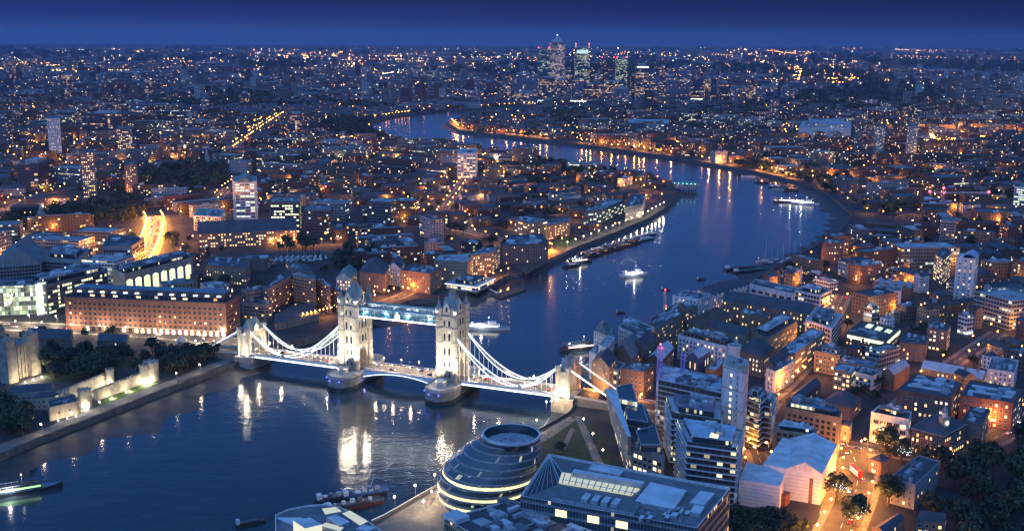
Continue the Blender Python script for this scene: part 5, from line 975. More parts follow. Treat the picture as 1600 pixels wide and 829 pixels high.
for a in (
 ('tallest skyscraper with pinkish windows and pyramid roof', 858, 882, 67, 152, 'pink', None, 'pyramid'), ('green glass skyscraper immediately left of the pyramid-roofed one', 840, 858, 76, 152, 'green', None, 'red'),
 ('skyscraper with lit corner masts and pale glowing crown, right of the pyramid-roofed one', 898, 920, 75, 152, 'lime', None, 'crown'), ('dark slab skyscraper between the crowned one and the twin dark towers', 921, 933, 98, 150, 'dark'),
 ('dark tower with red roof lamps, left of the twin towers', 939, 959, 91, 146, 'dark', None, 'red'), ('dark tower with lime-lit floors and red roof lamps, right of the twin towers', 962, 979, 91, 146, 'lime', None, 'red'),
 ('bright white-lit slim tower beside the twin towers', 932, 938, 112, 148, 'lime'), ('tower with white lit top band right of the twin towers', 993, 1013, 103, 158, 'warm', None, 'top'),
 ('pale broad block left of the skyscraper group', 802, 841, 116, 156, 'pale', 40), ('lower warm-lit block in front of the pyramid-roofed skyscraper', 844, 868, 122, 158, 'warm', 40), ('lower dark block with lit floors in front of the skyscrapers', 868, 890, 126, 158, 'warm', 40),
 ('pale block below the crowned skyscraper', 891, 912, 126, 157, 'pale', 40), ('dark block below the crowned skyscraper', 912, 934, 132, 157, 'dark', 40), ('broad dark block with lit terraces below the twin towers', 936, 977, 128, 158, 'warm', 40), ('pinkish block with sloping lit side below the twin towers', 960, 986, 140, 161, 'pale', 40, 'base'),
 ('broad pale low block right of the skyscraper group', 1022, 1058, 120, 158, 'pale', 40), ('slim pale tower with dark top right of the skyscraper group', 1061, 1079, 105, 158, 'pale'), ('slim dark tower with white side light right of the skyscrapers', 1079, 1098, 122, 160, 'dark', 30, 'base'),
 ('pair-like slim lit tower, left one, right of the skyscrapers', 1101, 1109, 122, 160, 'warm'), ('pair-like slim lit tower, right one, right of the skyscrapers', 1111, 1118, 122, 160, 'dark'), ('pale slim residential tower near the far right docks', 1142, 1153, 136, 163, 'pale'), ('second pale residential tower farther right by the docks', 1184, 1196, 137, 163, 'pale'),
 ('square grey tower standing alone right of the far docks', 1222, 1234, 136, 160, 'pale'), ('smaller grey tower beside the square grey tower', 1236, 1246, 140, 160, 'pale'), ('lit slab at the foot of the docks left of the skyscrapers', 800, 840, 146, 163, 'warm', 30),
 ('grey stepped tower right of the docks glow', 1002, 1014, 118, 158, 'dark'), ('low pale tower beyond the far docks', 1040, 1050, 112, 140, 'pale'), ('lit short tower between the docks and the pale low block', 1016, 1026, 128, 160, 'warm'), ('dark short tower in front of the far docks', 1125, 1137, 130, 160, 'dark'), ('short lit tower right of the first pale residential tower', 1158, 1168, 138, 162, 'warm'), ('slim dark tower left of the skyscraper group', 772, 783, 105, 143, 'dark'), ('pale tower by the river mouth at upper centre', 786, 800, 122, 150, 'pale'), ('low green-white lit block left of the slim dark tower', 660, 690, 112, 126, 'lime', 40), ('pale slab among the far centre streets', 495, 506, 95, 108, 'pale', 30),
 ('distant tower at the far left edge', 8, 20, 95, 128, 'warm'), ('second distant tower at the far left', 42, 52, 108, 130, 'pale'), ('tower with lit side near the upper left', 98, 110, 118, 148, 'warm'), ('blue-white slim tower at the upper left', 152, 162, 117, 138, 'pale'),
 ('blue-white slim tower left of the upper centre', 208, 218, 118, 137, 'pale'), ('brownish tower at the upper left', 227, 236, 127, 152, 'warm'), ('pale square block at the upper left', 208, 227, 160, 182, 'pale'), ('pale tower left of upper centre', 315, 326, 148, 170, 'pale'), ('warm-lit tower left of upper centre', 375, 388, 146, 168, 'warm'),
 ('tower with red windows at the upper left', 290, 302, 182, 206, 'warm'), ('lit cluster tower near the upper centre left', 450, 472, 178, 210, 'warm'), ('broad dark block at the far left', 132, 190, 178, 215, 'dark', 60),
 ('grey slab at left behind the marina', 32, 62, 256, 305, 'dark', 60)):
    ct(*a)
for k, (u_, vt_, w_) in enumerate(((742, 122, 9), (756, 128, 12), (790, 112, 8), (812, 100, 8), (826, 108, 10), (1030, 104, 9), (1046, 124, 12), (1068, 128, 10), (1088, 112, 8), (1122, 118, 9), (1134, 124, 8), (1170, 122, 10), (1205, 130, 9), (985, 118, 9), (884, 108, 9), (927, 118, 8))):
    t = ct('dim bluish tower among the lower blocks around the skyscraper cluster', u_, u_+w_, vt_, 152+(k % 3)*3, ('pale', 'dark', 'warm')[k % 3]); t['group'] = 'dim towers around the skyscraper cluster'
g = MB(); a, b2 = at(838, 161.5), at(945, 162.5); t = thing('rail_viaduct', 'long white-lit railway platform canopy at the foot of the skyscrapers', 'station', (a.x, a.y, LZ)); g.beam((0, 0, 9), (b2.x-a.x, b2.y-a.y, 9), 10, 2); g.build('deck', plantm, t)
g = MB(); g.beam((0, -6, 10), (b2.x-a.x, b2.y-a.y-6, 10), 1, 5); g.build('lit_canopy', emit('platform strip', (.85, 1, .85), 1.0, False), t)
for k in range(20): g = MB(); q = (b2-a)*(k/19); g.box(q.x, q.y, 3, 6, 0, 8); g.build('pier', plantm, t)
for k in range(70):       # bead of lamps along the far dock road
    u = 800+k*6.6+rr.uniform(-1, 1); p = at(u, 163+rr.uniform(-.6, .6), LZ)
    LAMPS0.append((p.x, p.y, LZ, 'sodium' if k > 20 else 'white', -1, 0))
# white tower details: arched crown
wt = next(o for o in COL.objects if o.name == 'white_slab_tower'); HP = Q('p', [(363, 285), (401, 285), (401, 276)], 50); a, b2 = HP[0], HP[1]; m_ = (a+b2)/2; wd = (b2-a).length
g = MB(); ds = (HP[3]-HP[0]); N_ = 10
arc = [(a.lerp(b2, .22+.56*i/N_), 50+wd*.2*math.sin(math.pi*i/N_)) for i in range(N_+1)]
for (p, z), (q, z2) in zip(arc, arc[1:]): g.face([(p.x, p.y, LZ+z), (q.x, q.y, LZ+z2), (q.x+ds.x, q.y+ds.y, LZ+z2), (p.x+ds.x, p.y+ds.y, LZ+z)], None, 0, HR['green'])
g.face([(p.x, p.y, LZ+z) for p, z in arc], None, 0, HR['green']); wput(wt, g, 'arched_crown', roofm)
for s in (.06, .94): p = a.lerp(b2, s); wprism(wt, 'stair_shaft', [p+(b2-a)*-.06, p+(b2-a)*.06, p+(b2-a)*.06-ds.normalized()*1.5, p-(b2-a)*.06-ds.normalized()*1.5], 0, 52, wallm, HW['white'], HW['white'])
# white riverside tower: curved roof and lift shaft
rt_ = next(o for o in COL.objects if o.name == 'white_riverside_tower'); P = Q('h', [(1062, 118), (1168, 128), (1190, 100), (1085, 95)], 43)
wprism(rt_, 'lift_shaft', Q('h', [(1080, 108), (1100, 110), (1104, 98), (1084, 96)], 49), 43, 49, wallm, HW['white'], HW['white'])
g = MB(); A_, B_, C_, D_ = P; 
for i in range(8):
    s0, s1 = .25+.75*i/8, .25+.75*(i+1)/8; z0, z1 = 44+3.2*math.sin(math.pi*i/8), 44+3.2*math.sin(math.pi*(i+1)/8)
    p, q, r_, s_ = A_.lerp(B_, s0), A_.lerp(B_, s1), D_.lerp(C_, s1), D_.lerp(C_, s0); g.face([(p.x, p.y, LZ+z0), (q.x, q.y, LZ+z1), (r_.x, r_.y, LZ+z1), (s_.x, s_.y, LZ+z0)], None, 0, HR['lightblue'])
wput(rt_, g, 'curved_roof', roofm)
# clock turret
ck = next(o for o in COL.objects if o.name == 'clock_house'); p = at(1150+1000/3.0822, 560+330/3.0822, LZ+16)
g = MB(); g.box(p.x, p.y, 4.2, 4.2, LZ+10, LZ+22, .4, 0, 0, HW['cream']); g.box(p.x, p.y, 5, 5, LZ+22, LZ+22.5, .4, 0, 0, HW['cream'], bottom=True); ct_ = wput(ck, g, 'clock_turret', wallm)
g = MB(); g.prism(ngon(p.x, p.y, 1.8, 8), LZ+22.5, LZ+25.5, 0, 0, HW['white']); g.pyramid(ngon(p.x, p.y, 2.1, 8), LZ+25.5, (p.x, p.y, LZ+30), 0, HW['grey']); wput(ck, g, 'cupola', wallm)
g = MB(); g.tube((p.x+.9, p.y-2.3, LZ+19.4), (p.x+1, p.y-2.5, LZ+19.4), 1.3, None, 16); wput(ck, g, 'clock_face', DORM)
# tower cranes
crm = simple('crane steel violet-lit tone', (.45, .36, .85), .5, .15, .8); crw = simple('crane steel pale', (.55, .55, .58), .5, .15, .8)  # violet light on the masts is put into the steel colour
def crane(label, u, vb, H_, jl, ang, m, lamp_=True, jib=True, mw=1.8):
    p = at(u, vb, LZ); t = thing('tower_crane', label, 'crane', (p.x, p.y, LZ), ang)
    def lat(g, a, b2, w, step):
        a, b2 = Vector(a), Vector(b2); d = b2-a; n = max(1, int(d.length/step)); x = d.normalized().orthogonal().normalized()*w/2; y = d.normalized().cross(x)
        C4 = [x+y, x-y, -x-y, -x+y]
        for c_ in C4: g.beam(a+c_, b2+c_, .36)
        for k in range(n):
            for j in range(4): g.beam(a+d*(k/n)+C4[j], a+d*((k+1)/n)+C4[(j+1) % 4], .2)
    g = MB(); lat(g, (0, 0, 0), (0, 0, H_), mw, 2.4); g.build('mast', m, t)
    if jib:
        g = MB(); lat(g, (0, 0, H_), (jl, 0, H_+.5), 1.4, 2.4); g.build('jib', m, t); g = MB(); lat(g, (0, 0, H_), (-jl*.3, 0, H_), 1.4, 2.4); g.build('counter_jib', m, t)
        g = MB(); g.box(-jl*.27, 0, 3, 2, H_-2.5, H_-.5, bottom=True); g.build('counterweight', granite_, t); g = MB(); g.beam((0, 0, H_), (0, 0, H_+6), .6); g.beam((0, 0, H_+6), (jl*.7, 0, H_+1), .12); g.beam((0, 0, H_+6), (-jl*.28, 0, H_+1), .12); g.build('tie_frame', m, t)
    g = MB(); g.box(1.5, 0, 1.6, 1.5, H_-2.6, H_-.6, bottom=True); g.build('cab', plantm, t)
    if lamp_:
        spots = [(0, 0, H_+1.4+(5 if jib else 0))]+([(jl, 0, H_+1.6), (-jl*.3, 0, H_+1.6)] if jib else [(0, -1.2, H_*.45)])
        for s in spots: g = MB(); octa(g, *s, .8 if u < 1300 else 2.2); h_ = g.build('aircraft_lamp', lampm_r, t)
        dl_ = bpy.data.lights.new('crane lamp', 'POINT'); dl_.energy = 900; dl_.color = (1, .1, .12); dl_.shadow_soft_size = .4; put('lamp_light', dl_, t, (0, -2.5, H_))
crane('violet-lit lattice crane mast with red lamps, left of the balconied flats', 1028, 660, 50, 30, .2, crm, True, False, 2.4)
crane('second violet lattice crane mast right of the first one', 1064, 655, 44, 26, .4, crm, False, False, 2.0)
crane('slim river crane mast with a red lamp by the wharves', 1038, 497, 24, 15, 1.9, crw, True, False, 1.4)
p = at(1471, 336, LZ); crane('distant tower crane with long level jib and red lamps', 1471, 336, height(1471, 336, 301)-LZ, 62, -.02, crw, True, True, 3)

mk = next(o for o in COL.objects if o.name == 'market_hall'); P = Q('h', [(435, 545), (665, 592), (745, 520), (540, 455)], 9)
for a, b2 in ((P[0], P[1]), (P[1], P[2])):
    g = MB(); d = (b2-a).normalized(); n_ = Vector((d.y, -d.x))*.4; q0, q1 = a+d*2+n_, b2-d*2+n_; g.beam((q0.x, q0.y, LZ+7.6), (q1.x, q1.y, LZ+7.6), .3, 2.4); wput(mk, g, 'lit_clerestory', emit('market clerestory', (.85, 1, .62), 1.5))
for k in range(3): s_ = [P[0].lerp(P[1], .25+.25*k+e_).lerp(P[3].lerp(P[2], .25+.25*k+e_), f_) for e_, f_ in ((0, .55), (.14, .55), (.14, .75), (0, .75))]; wprism(mk, 'lit_rooflight', s_, 9.07, 9.8, emit('market rooflight', (.9, 1, .7), .9))
# areas kept for the buildings modelled one by one
for P in EXCL: raster(PX(P), 6, 0, True)
for k_, P in enumerate(PARKS):
    if k_ in (0, 2, 5): raster(PX(P), 3, 0, True)

asphalt = simple('road asphalt', (.055, .055, .058), .8, .25, .15)
paving = simple('pale paving', (.20, .18, .155), .85, .2, .3)
paint = simple('road paint', (.7, .7, .68), .7, .08, 1)
kerbm = simple('kerb stone', (.3, .29, .27), .85, .1, 1)
LAMPS = list(LAMPS0)   # (x, y, z, kind, road index, angle)
def ribbon(P, w, z, g=None, m=0, off=0.0):
    g = g or MB(); n = len(P); Lp = []; Rp = []
    for i in range(n):
        d = (P[min(n-1, i+1)]-P[max(0, i-1)]).normalized(); nn = Vector((-d.y, d.x)); c = P[i]+nn*off
        Lp.append(c+nn*w/2); Rp.append(c-nn*w/2)
    for i in range(n-1): g.face([(Rp[i].x, Rp[i].y, z), (Rp[i+1].x, Rp[i+1].y, z), (Lp[i+1].x, Lp[i+1].y, z), (Lp[i].x, Lp[i].y, z)], None, m)
    return g
def smooth(P, it=2):
    for _ in range(it):
        Q = [P[0]]
        for a, b in zip(P, P[1:]): Q += [a.lerp(b, .25), a.lerp(b, .75)]
        P = Q + [P[-1]]
    return P
ROADW = []
# lamps on the river walls
for ri, (pts, n, kind, lab, pw) in enumerate(RIVERL):
    P = PX(pts); tot = sum((b-a).length for a, b in zip(P, P[1:]))
    for i in range(n):
        s = (i+.5)/n*tot; acc = 0
        for a, b in zip(P, P[1:]):
            l = (b-a).length
            if acc+l >= s:
                q = a+(b-a).normalized()*(s-acc); LAMPS.append((q.x, q.y+2, LZ, kind, 100+ri, -math.pi/2)); break
            acc += l
for k, (pts, w, lampsp, kind, lab) in enumerate(ROADS):
    P = smooth(PX(pts)); rasterline(P, w+6, 4); ROADW.append((P, w))
    g = ribbon(P, w+7, LZ+.12, None, 1)     # raised pavements under the carriageway edges
    o = g.build('pavement', [paving, paving]); o['kind'] = 'structure'; o.location.z += .002*k
    o = ribbon(P, w, LZ+.135).build('road', simple('carriageway paled for glow', (.20, .19, .17), .8, .2, .2) if k == 1 else asphalt); o['kind'] = 'structure'; o.location.z += .002*k  # part of the highway's glow is put into a paler surface colour
    g = MB(); acc = 0
    for a, b in zip(P, P[1:]):
        l = (b-a).length; d = (b-a).normalized(); s = 0
        while s < l:
            if int((acc+s)/6) % 2 == 0: ribbon([a+d*s, a+d*min(l, s+3)], .35, LZ+.16, g)
            s += 3
        acc += l
    o = g.build('road_markings', paint); o['kind'] = 'structure'; o.location.z += .002*k
    if lampsp:
        acc = 0; nxt = rnd.random()*lampsp
        for a, b in zip(P, P[1:]):
            l = (b-a).length; d = (b-a).normalized(); nn = Vector((-d.y, d.x))
            while nxt < acc+l:
                p = a+d*(nxt-acc)
                for sgn in ((-1, 1) if w > 13 else (rnd.choice((-1, 1)),)):
                    q = p+nn*sgn*(w/2+1.2); LAMPS.append((q.x, q.y, LZ, kind, k, math.atan2(-nn.y*sgn, -nn.x*sgn)))
                nxt += lampsp*(.9+.2*rnd.random())
            acc += l

# ------------------------------------------------------------------ city blocks
BLD = []; TREES = []
def vis(x, y, m=60):
    if y < 150: return False
    u, v = pr(x, y, LZ+5); return -m < u < 1600+m and v < 829+m*1.6
def free(cx, cy, w, d, a, codes=(0,)):
    for sx in (-.5, -.17, .17, .5):
        for sy in (-.5, 0, .5):
            dx, dy = rot(sx*w, sy*d, a)
            if code(cx+dx, cy+dy) not in codes: return False
    return True
def addb(style, cx, cy, w, d, a, h):
    if not vis(cx, cy) or not free(cx, cy, w, d, a): return
    raster(rectpts(cx, cy, w, d, a), 5)
    r = rnd.random()
    if style == 'terrace': wl = rnd.choice(('brown brick', 'yellow brick', 'yellow brick', 'dark brick', 'red brick', 'white')); rf = rnd.choice(('slate', 'slate', 'slate', 'red tiled')); rk = 'gable'
    elif style == 'warehouse': wl = rnd.choice(('brown brick', 'yellow brick', 'yellow brick', 'dark brick', 'brown brick', 'white')); rf = rnd.choice(('slate', 'grey flat', 'dark flat', 'pale flat', 'slate')); rk = 'gable' if rf == 'slate' else 'flat'
    elif style == 'flats': wl = rnd.choice(('brown brick', 'grey', 'yellow brick', 'dark brick', 'brown brick', 'red brick', 'white' if rnd.random() < .5 else 'grey')); rf = rnd.choice(('grey flat', 'dark flat', 'pale flat', 'dark flat')); rk = 'flat'
    elif style == 'tower': wl = rnd.choice(('grey', 'white', 'pale stone', 'grey', 'brown brick')); rf = 'dark flat'; rk = 'flat'
    else: wl = rnd.choice(('grey', 'dark brick', 'pale stone', 'grey', 'white')); rf = rnd.choice(('grey flat', 'pale flat')); rk = 'flat'
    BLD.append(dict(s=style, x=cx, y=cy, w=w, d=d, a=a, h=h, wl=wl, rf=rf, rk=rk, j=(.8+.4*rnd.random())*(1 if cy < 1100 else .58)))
def tree(x, y, r, k='street'):
    if vis(x, y, 30) and code(x, y) in (0, 3, 6): TREES.append((x, y, r, k))
def lamp(x, y, kind='sodium', k=-1, a=0.0):
    if vis(x, y, 5) and code(x, y) == 0: LAMPS.append((x, y, LZ, kind, k, a))
DIST = []
for _ in range(46):
    y = 300+3600*rnd.random(); DIST.append(((rnd.random()-.5)*1.15*y+0, y, R(rnd.choice((-32, -22, -12, 5, 18, 30, 40))), rnd.choice(('terrace', 'mixed', 'flats', 'mixed', 'terrace', 'flats'))))
# south east quarter by the bridge: warehouses; hand placed seeds
for u, v, a, s in ((1150, 540, 38, 'warehouse'), (1300, 560, 38, 'warehouse'), (1250, 470, 30, 'warehouse'), (1450, 560, 28, 'mixed'), (1500, 480, 25, 'mixed'), (1400, 440, 25, 'warehouse'), (1550, 620, 20, 'mixed'),
                   (650, 440, 28, 'warehouse'), (600, 400, 20, 'flats'), (780, 390, 30, 'flats'), (480, 350, -10, 'office'), (300, 400, -12, 'office'), (100, 400, -10, 'office'), (850, 350, 35, 'terrace'), (750, 300, 30, 'terrace'), (600, 320, 12, 'terrace')):
    p = at(u, v); DIST.append((p.x, p.y, R(a), s))
def district(k):
    sx, sy, ang, sty = DIST[k]
    rad = 900
    bw, bd, st = rnd.uniform(70, 105), rnd.uniform(38, 52), 11
    n = int(rad/(bd+st))+1; nx = int(rad/(bw+st))+1
    for i in range(-nx, nx+1):
        for j in range(-n, n+1):
            lx, ly = i*(bw+st)+(j % 2)*14, j*(bd+st); dx, dy = rot(lx, ly, ang); cx, cy = sx+dx, sy+dy
            if not (250 < cy < 4300) or not vis(cx, cy, 90): continue
            dd = (cx-sx)**2+(cy-sy)**2
            if any((cx-q[0])**2+(cy-q[1])**2 < dd for q in DIST): continue
            if code(cx, cy) == 1 and rnd.random() < .8 and code(cx+20, cy) == 1: continue
            far = cy > 2300
            s = sty
            if s == 'mixed': s = rnd.choice(('terrace', 'flats', 'warehouse', 'office', 'flats'))
            def P(x, y): q = rot(x, y, ang); return cx+q[0], cy+q[1]
            r = rnd.random()
            if r < (.10 if sty != 'terrace' else .07) and s != 'warehouse':         # a garden square
                for _ in range(int(rnd.uniform(6, 12))): tree(*P(rnd.uniform(-bw/2, bw/2), rnd.uniform(-bd/2, bd/2)), rnd.uniform(4, 7.5))
            elif s == 'terrace':
                for sg in (-1, 1):
                    x = -bw/2
                    while x < bw/2-14:
                        w = min(rnd.uniform(20, 46), bw/2-x); h = rnd.choice((7, 8.5, 10, 11))
                        addb('terrace', *P(x+w/2, sg*(bd/2-5)), w-.6, 9.5, ang, h); x += w+rnd.choice((0, 0, 4))
                for _ in range(3): tree(*P(rnd.uniform(-bw/2, bw/2), rnd.uniform(-5, 5)), rnd.uniform(2.5, 4.5))
            elif s == 'flats':
                if rnd.random() < .5:
                    for sg in (-1, 1): addb('flats', *P(rnd.uniform(-8, 8), sg*(bd/2-7)), bw*rnd.uniform(.55, .95), 12, ang, rnd.choice((12, 15, 18, 21)))
                    for _ in range(3): tree(*P(rnd.uniform(-bw/2, bw/2), rnd.uniform(-6, 6)), rnd.uniform(3, 6))
                else:
                    for sg in (-1, 1): addb('flats', *P(sg*(bw/2-9), rnd.uniform(-4, 4)), 14, bd*.9, ang, rnd.choice((12, 15, 18, 24)))
                    addb('flats', *P(0, bd/2-7), bw-44, 12, ang, rnd.choice((12, 15)))
                if rnd.random() < .035: addb('tower', *P(rnd.uniform(-20, 20), 0), rnd.uniform(18, 24), rnd.uniform(16, 20), ang, rnd.uniform(38, 68))
            elif s == 'warehouse':
                x = -bw/2
                while x < bw/2-16:
                    w = min(rnd.uniform(22, 46), bw/2-x)
                    if rnd.random() < .35: addb('warehouse', *P(x+w/2, 0), w-1.2, bd-2, ang, rnd.uniform(13, 22))
                    else:
                        for sg in (-1, 1): addb('warehouse', *P(x+w/2, sg*bd*.26), w-1.2, bd*.44, ang, rnd.uniform(12, 22))
                    x += w
            else:
                if rnd.random() < .5: addb('office', *P(0, 0), bw*rnd.uniform(.6, .9), bd*.8, ang, rnd.uniform(14, 30))
                else:
                    for sg in (-1, 1): addb('office', *P(sg*bw/4, 0), bw/2-5, bd*.85, ang, rnd.uniform(12, 34))
            # lamps at the kerbs
            sp = rnd.uniform(28, 38); x = -bw/2
            dens = max(.08, min(1.0, .5+1.6*mnoise.noise(Vector((cx/330, cy/420, 9.1)))))
            while x < bw/2:
                if rnd.random() < dens: lamp(*P(x, -bd/2-st/2+2.5), 'sodium' if rnd.random() < .85 else 'white', -1, ang+math.pi/2)
                x += sp
            if rnd.random() < .6: lamp(*P(-bw/2-st/2, 0), 'sodium')
            for _ in range(2):
                if rnd.random() < .5: tree(*P(rnd.uniform(-bw/2, bw/2), bd/2+st/2-2), rnd.uniform(2.5, 4.5))
for k in range(len(DIST)): district(k)
# gaps between the blocks: small houses, yards and trees
for _ in range(9000):
    v = 395+(rnd.random()**.8)*370; u = rnd.uniform(-20, 1620); p = at(u, v)
    if code(p.x, p.y): continue
    a = DIST[min(range(len(DIST)), key=lambda q: (DIST[q][0]-p.x)**2+(DIST[q][1]-p.y)**2)][2]
    w, d = rnd.choice(((34, 14), (26, 12), (20, 12), (15, 11), (11, 9), (9, 8)))
    if rnd.random() < .5: w, d = d, w
    if free(p.x, p.y, w+5, d+5, a): addb(rnd.choice(('warehouse', 'warehouse', 'terrace', 'office')), p.x, p.y, w, d, a, rnd.choice((8, 10, 13, 16)))
    elif rnd.random() < .035: tree(p.x, p.y, rnd.uniform(3, 5))
# woods, parks and tree belts
for P, dens, rr in WOODS:
    QW = PX(P); xs = [p.x for p in QW]; ys = [p.y for p in QW]; area = (max(xs)-min(xs))*(max(ys)-min(ys))
    for _ in range(int(area*dens)):
        x, y = rnd.uniform(min(xs), max(xs)), rnd.uniform(min(ys), max(ys))
        if inside(x, y, QW):
            tree(x, y, rnd.uniform(*rr), 'wood')
            if y > 1300 and rnd.random() < .05: LAMPS.append((x, y, LZ, 'sodium', -1, 0))
# ------------------------------------------------------------------ materials of the generic buildings
F_TERR = facade('terrace wall', (1, 1, 1), 3.4, 2.9, (.3, .66, .32, .78), .075, 4.0)
F_FLAT = facade('flats wall', (1, 1, 1), 3.6, 3.0, (.18, .8, .32, .8), .10, 3.6)
F_WARE = facade('warehouse wall', (1, 1, 1), 3.3, 3.3, (.28, .7, .28, .76), .08, 3.8)
F_OFFI = facade('office wall', (1, 1, 1), 3.0, 3.6, (.1, .92, .3, .82), .10, 2.2, OFFICE, floor_lit=.07)
F_TOWR = facade('tower block wall', (1, 1, 1), 3.3, 2.9, (.2, .8, .3, .8), .13, 3.6)
FM = dict(terrace=F_TERR, flats=F_FLAT, warehouse=F_WARE, office=F_OFFI, tower=F_TOWR)

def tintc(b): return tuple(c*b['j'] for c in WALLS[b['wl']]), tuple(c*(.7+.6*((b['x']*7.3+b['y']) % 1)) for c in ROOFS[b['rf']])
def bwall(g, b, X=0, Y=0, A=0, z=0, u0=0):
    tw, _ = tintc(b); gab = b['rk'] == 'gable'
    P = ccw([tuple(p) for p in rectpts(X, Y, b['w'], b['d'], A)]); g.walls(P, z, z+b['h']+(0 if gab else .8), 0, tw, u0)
    if not gab:   # parapet inner rim
        Q = ccw([tuple(p) for p in rectpts(X, Y, b['w']-.8, b['d']-.8, A)])
        for i in range(4):
            a, c, d, e = P[i], P[(i+1) % 4], Q[(i+1) % 4], Q[i]; zz = z+b['h']+.8
            g.face([(a[0], a[1], zz), (c[0], c[1], zz), (d[0], d[1], zz), (e[0], e[1], zz)], [(0, 49.9)]*4, 0, tw)
def broof(g, b, X=0, Y=0, A=0, z=0, m=0):
    tw, tr = tintc(b)
    if b['rk'] == 'gable':
        w, d = b['w'], b['d']
        if d > 16 and w > 16:      # several parallel ridges
            n = max(2, round(w/11)); k = w/n
            for i in range(n):
                q = rot(-w/2+k*(i+.5), 0, A); g.gable(X+q[0], Y+q[1], d, k, z+b['h'], 3.0, A+math.pi/2, m, m, tr, tw)
        elif w >= d: g.gable(X, Y, w, d, z+b['h'], d*.32, A, m, m, tr, tw, 0 if b['x'] % 1 < .6 else d*.3, .25)
        else: g.gable(X, Y, d, w, z+b['h'], w*.32, A+math.pi/2, m, m, tr, tw, 0, .25)
    else:
        g.cap([tuple(p) for p in rectpts(X, Y, b['w']-.8, b['d']-.8, A)], z+b['h']-.15, m, tr)

def psize(b): return max(b['w'], b['d'])*(b['h']+b['d']*.4)/(b['x']**2+b['y']**2)
BLD.sort(key=psize, reverse=True)
NEAR_KIND = dict(terrace=110, flats=170, warehouse=200, office=150, tower=60)
cnt = {}; near = []; farb = []
for b in BLD:
    c = cnt.get(b['s'], 0)
    if c < NEAR_KIND[b['s']]: near.append(b); cnt[b['s']] = c+1
    else: farb.append(b)
print('BLD', len(BLD), 'near', len(near), 'lamps', len(LAMPS), 'trees', len(TREES))
NM = dict(terrace=('terrace_block', 'terrace'), flats=('apartment_block', 'apartment block'), warehouse=('warehouse', 'warehouse'), office=('office_block', 'office block'), tower=('tower_block', 'tower block'))
ORD = ['nearest', 'second', 'third', 'fourth', 'fifth', 'sixth', 'seventh', 'eighth', 'ninth', 'tenth', 'eleventh', 'twelfth', 'thirteenth', 'fourteenth', 'fifteenth', 'sixteenth', 'seventeenth', 'eighteenth', 'nineteenth', 'twentieth']
RFA = {'slate': 'slate-roofed', 'grey flat': 'grey-roofed', 'pale flat': 'pale-roofed', 'dark flat': 'dark-roofed', 'red tiled': 'red-roofed'}
TENS = ['', '', 'twenty', 'thirty', 'forty', 'fifty']
def ordw(i): return ORD[i] if i < 20 else TENS[(i+1)//10]+('-'+['', 'first', 'second', 'third', 'fourth', 'fifth', 'sixth', 'seventh', 'eighth', 'ninth'][(i+1) % 10] if (i+1) % 10 else 'th')
def relabel(items):
    """items: (obj, look, u, v): unique wording from the nearest landmark, side and order"""
    G = {}
    for o, look, u, v in items:
        nm, lu, lv = min(LANDMARKS, key=lambda q: (q[1]-u)**2+(2*(q[2]-v))**2)
        dx, dy = u-lu, (v-lv)*1.6
        side = ('right of' if dx > 0 else 'left of') if abs(dx) > abs(dy) else ('in front of' if dy > 0 else 'beyond')
        G.setdefault((look, side, nm), []).append((dx*dx+dy*dy, o))
    for (look, side, nm), L_ in G.items():
        L_.sort(key=lambda q: q[0])
        for i, (_, o) in enumerate(L_): o['label'] = f'{look}, {ordw(i)} {side} the {nm}' if len(L_) > 1 else f'{look}, {side} the {nm}'
items = []
for b in near:
    base = dict(b)
    t = thing(NM[b['s']][0], '', NM[b['s']][1], (b['x'], b['y'], LZ), b['a'])
    g = MB(); bwall(g, b, 0, 0, 0, 0); g.build('wall', FM[b['s']], t)
    g = MB(); broof(g, b); g.build('roof', roofm, t)
    dist = math.hypot(b['x'], b['y'])
    tw, tr = tintc(b)
    if b['rk'] == 'flat' and dist < 1900:
        for _ in range(rnd.choice((1, 2, 3)) if dist < 1300 else 1):
            w, d = rnd.uniform(3, min(10, b['w']*.4)), rnd.uniform(2.5, b['d']*.4); g = MB()
            g.box(rnd.uniform(-.5, .5)*(b['w']-w-3), rnd.uniform(-.5, .5)*(b['d']-d-3), w, d, b['h']-.15, b['h']+rnd.uniform(1.2, 3.4)); g.build('rooftop_unit', rnd.choice((plantm, lightroof, plantm)), t)
    elif b['rk'] == 'gable' and dist < 1300 and b['d'] < 16:
        for k in range(max(2, int(b['w']/11))):
            g = MB(); g.box(-b['w']/2+5.5+11*k, .8, 1.5, .8, b['h']+.5, b['h']+b['d']*.32+1.4, 0, 0, 0, tw); g.build('chimney', roofm, t)
    elif b['rk'] == 'gable' and dist < 1100:
        for k in range(2):
            g = MB(); g.box((rnd.random()-.5)*b['w']*.7, (rnd.random()-.5)*b['d']*.7, 2.4, 2.0, b['h']+.3, b['h']+4); g.build('skylight', plantm, t)
    u, v = pr(b['x'], b['y'], LZ+b['h'])
    size = 'low' if b['h'] < 11 else 'tall' if b['h'] > 24 else 'long' if b['w'] > 50 else 'mid-height'
    items.append((t, f"{RFA[b['rf']]} {size} {b['wl']} {NM[b['s']][1]}", u, v))
ITEMS = items
g = MB()
FMAT = [F_TERR, F_FLAT, F_WARE, F_OFFI, F_TOWR, roofm]; FI = dict(terrace=0, flats=1, warehouse=2, office=3, tower=4)
parts = {}
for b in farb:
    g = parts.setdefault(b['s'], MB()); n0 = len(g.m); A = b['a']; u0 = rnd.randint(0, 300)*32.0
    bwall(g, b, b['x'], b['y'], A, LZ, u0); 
    broof(g, b, b['x'], b['y'], A, LZ, 1)
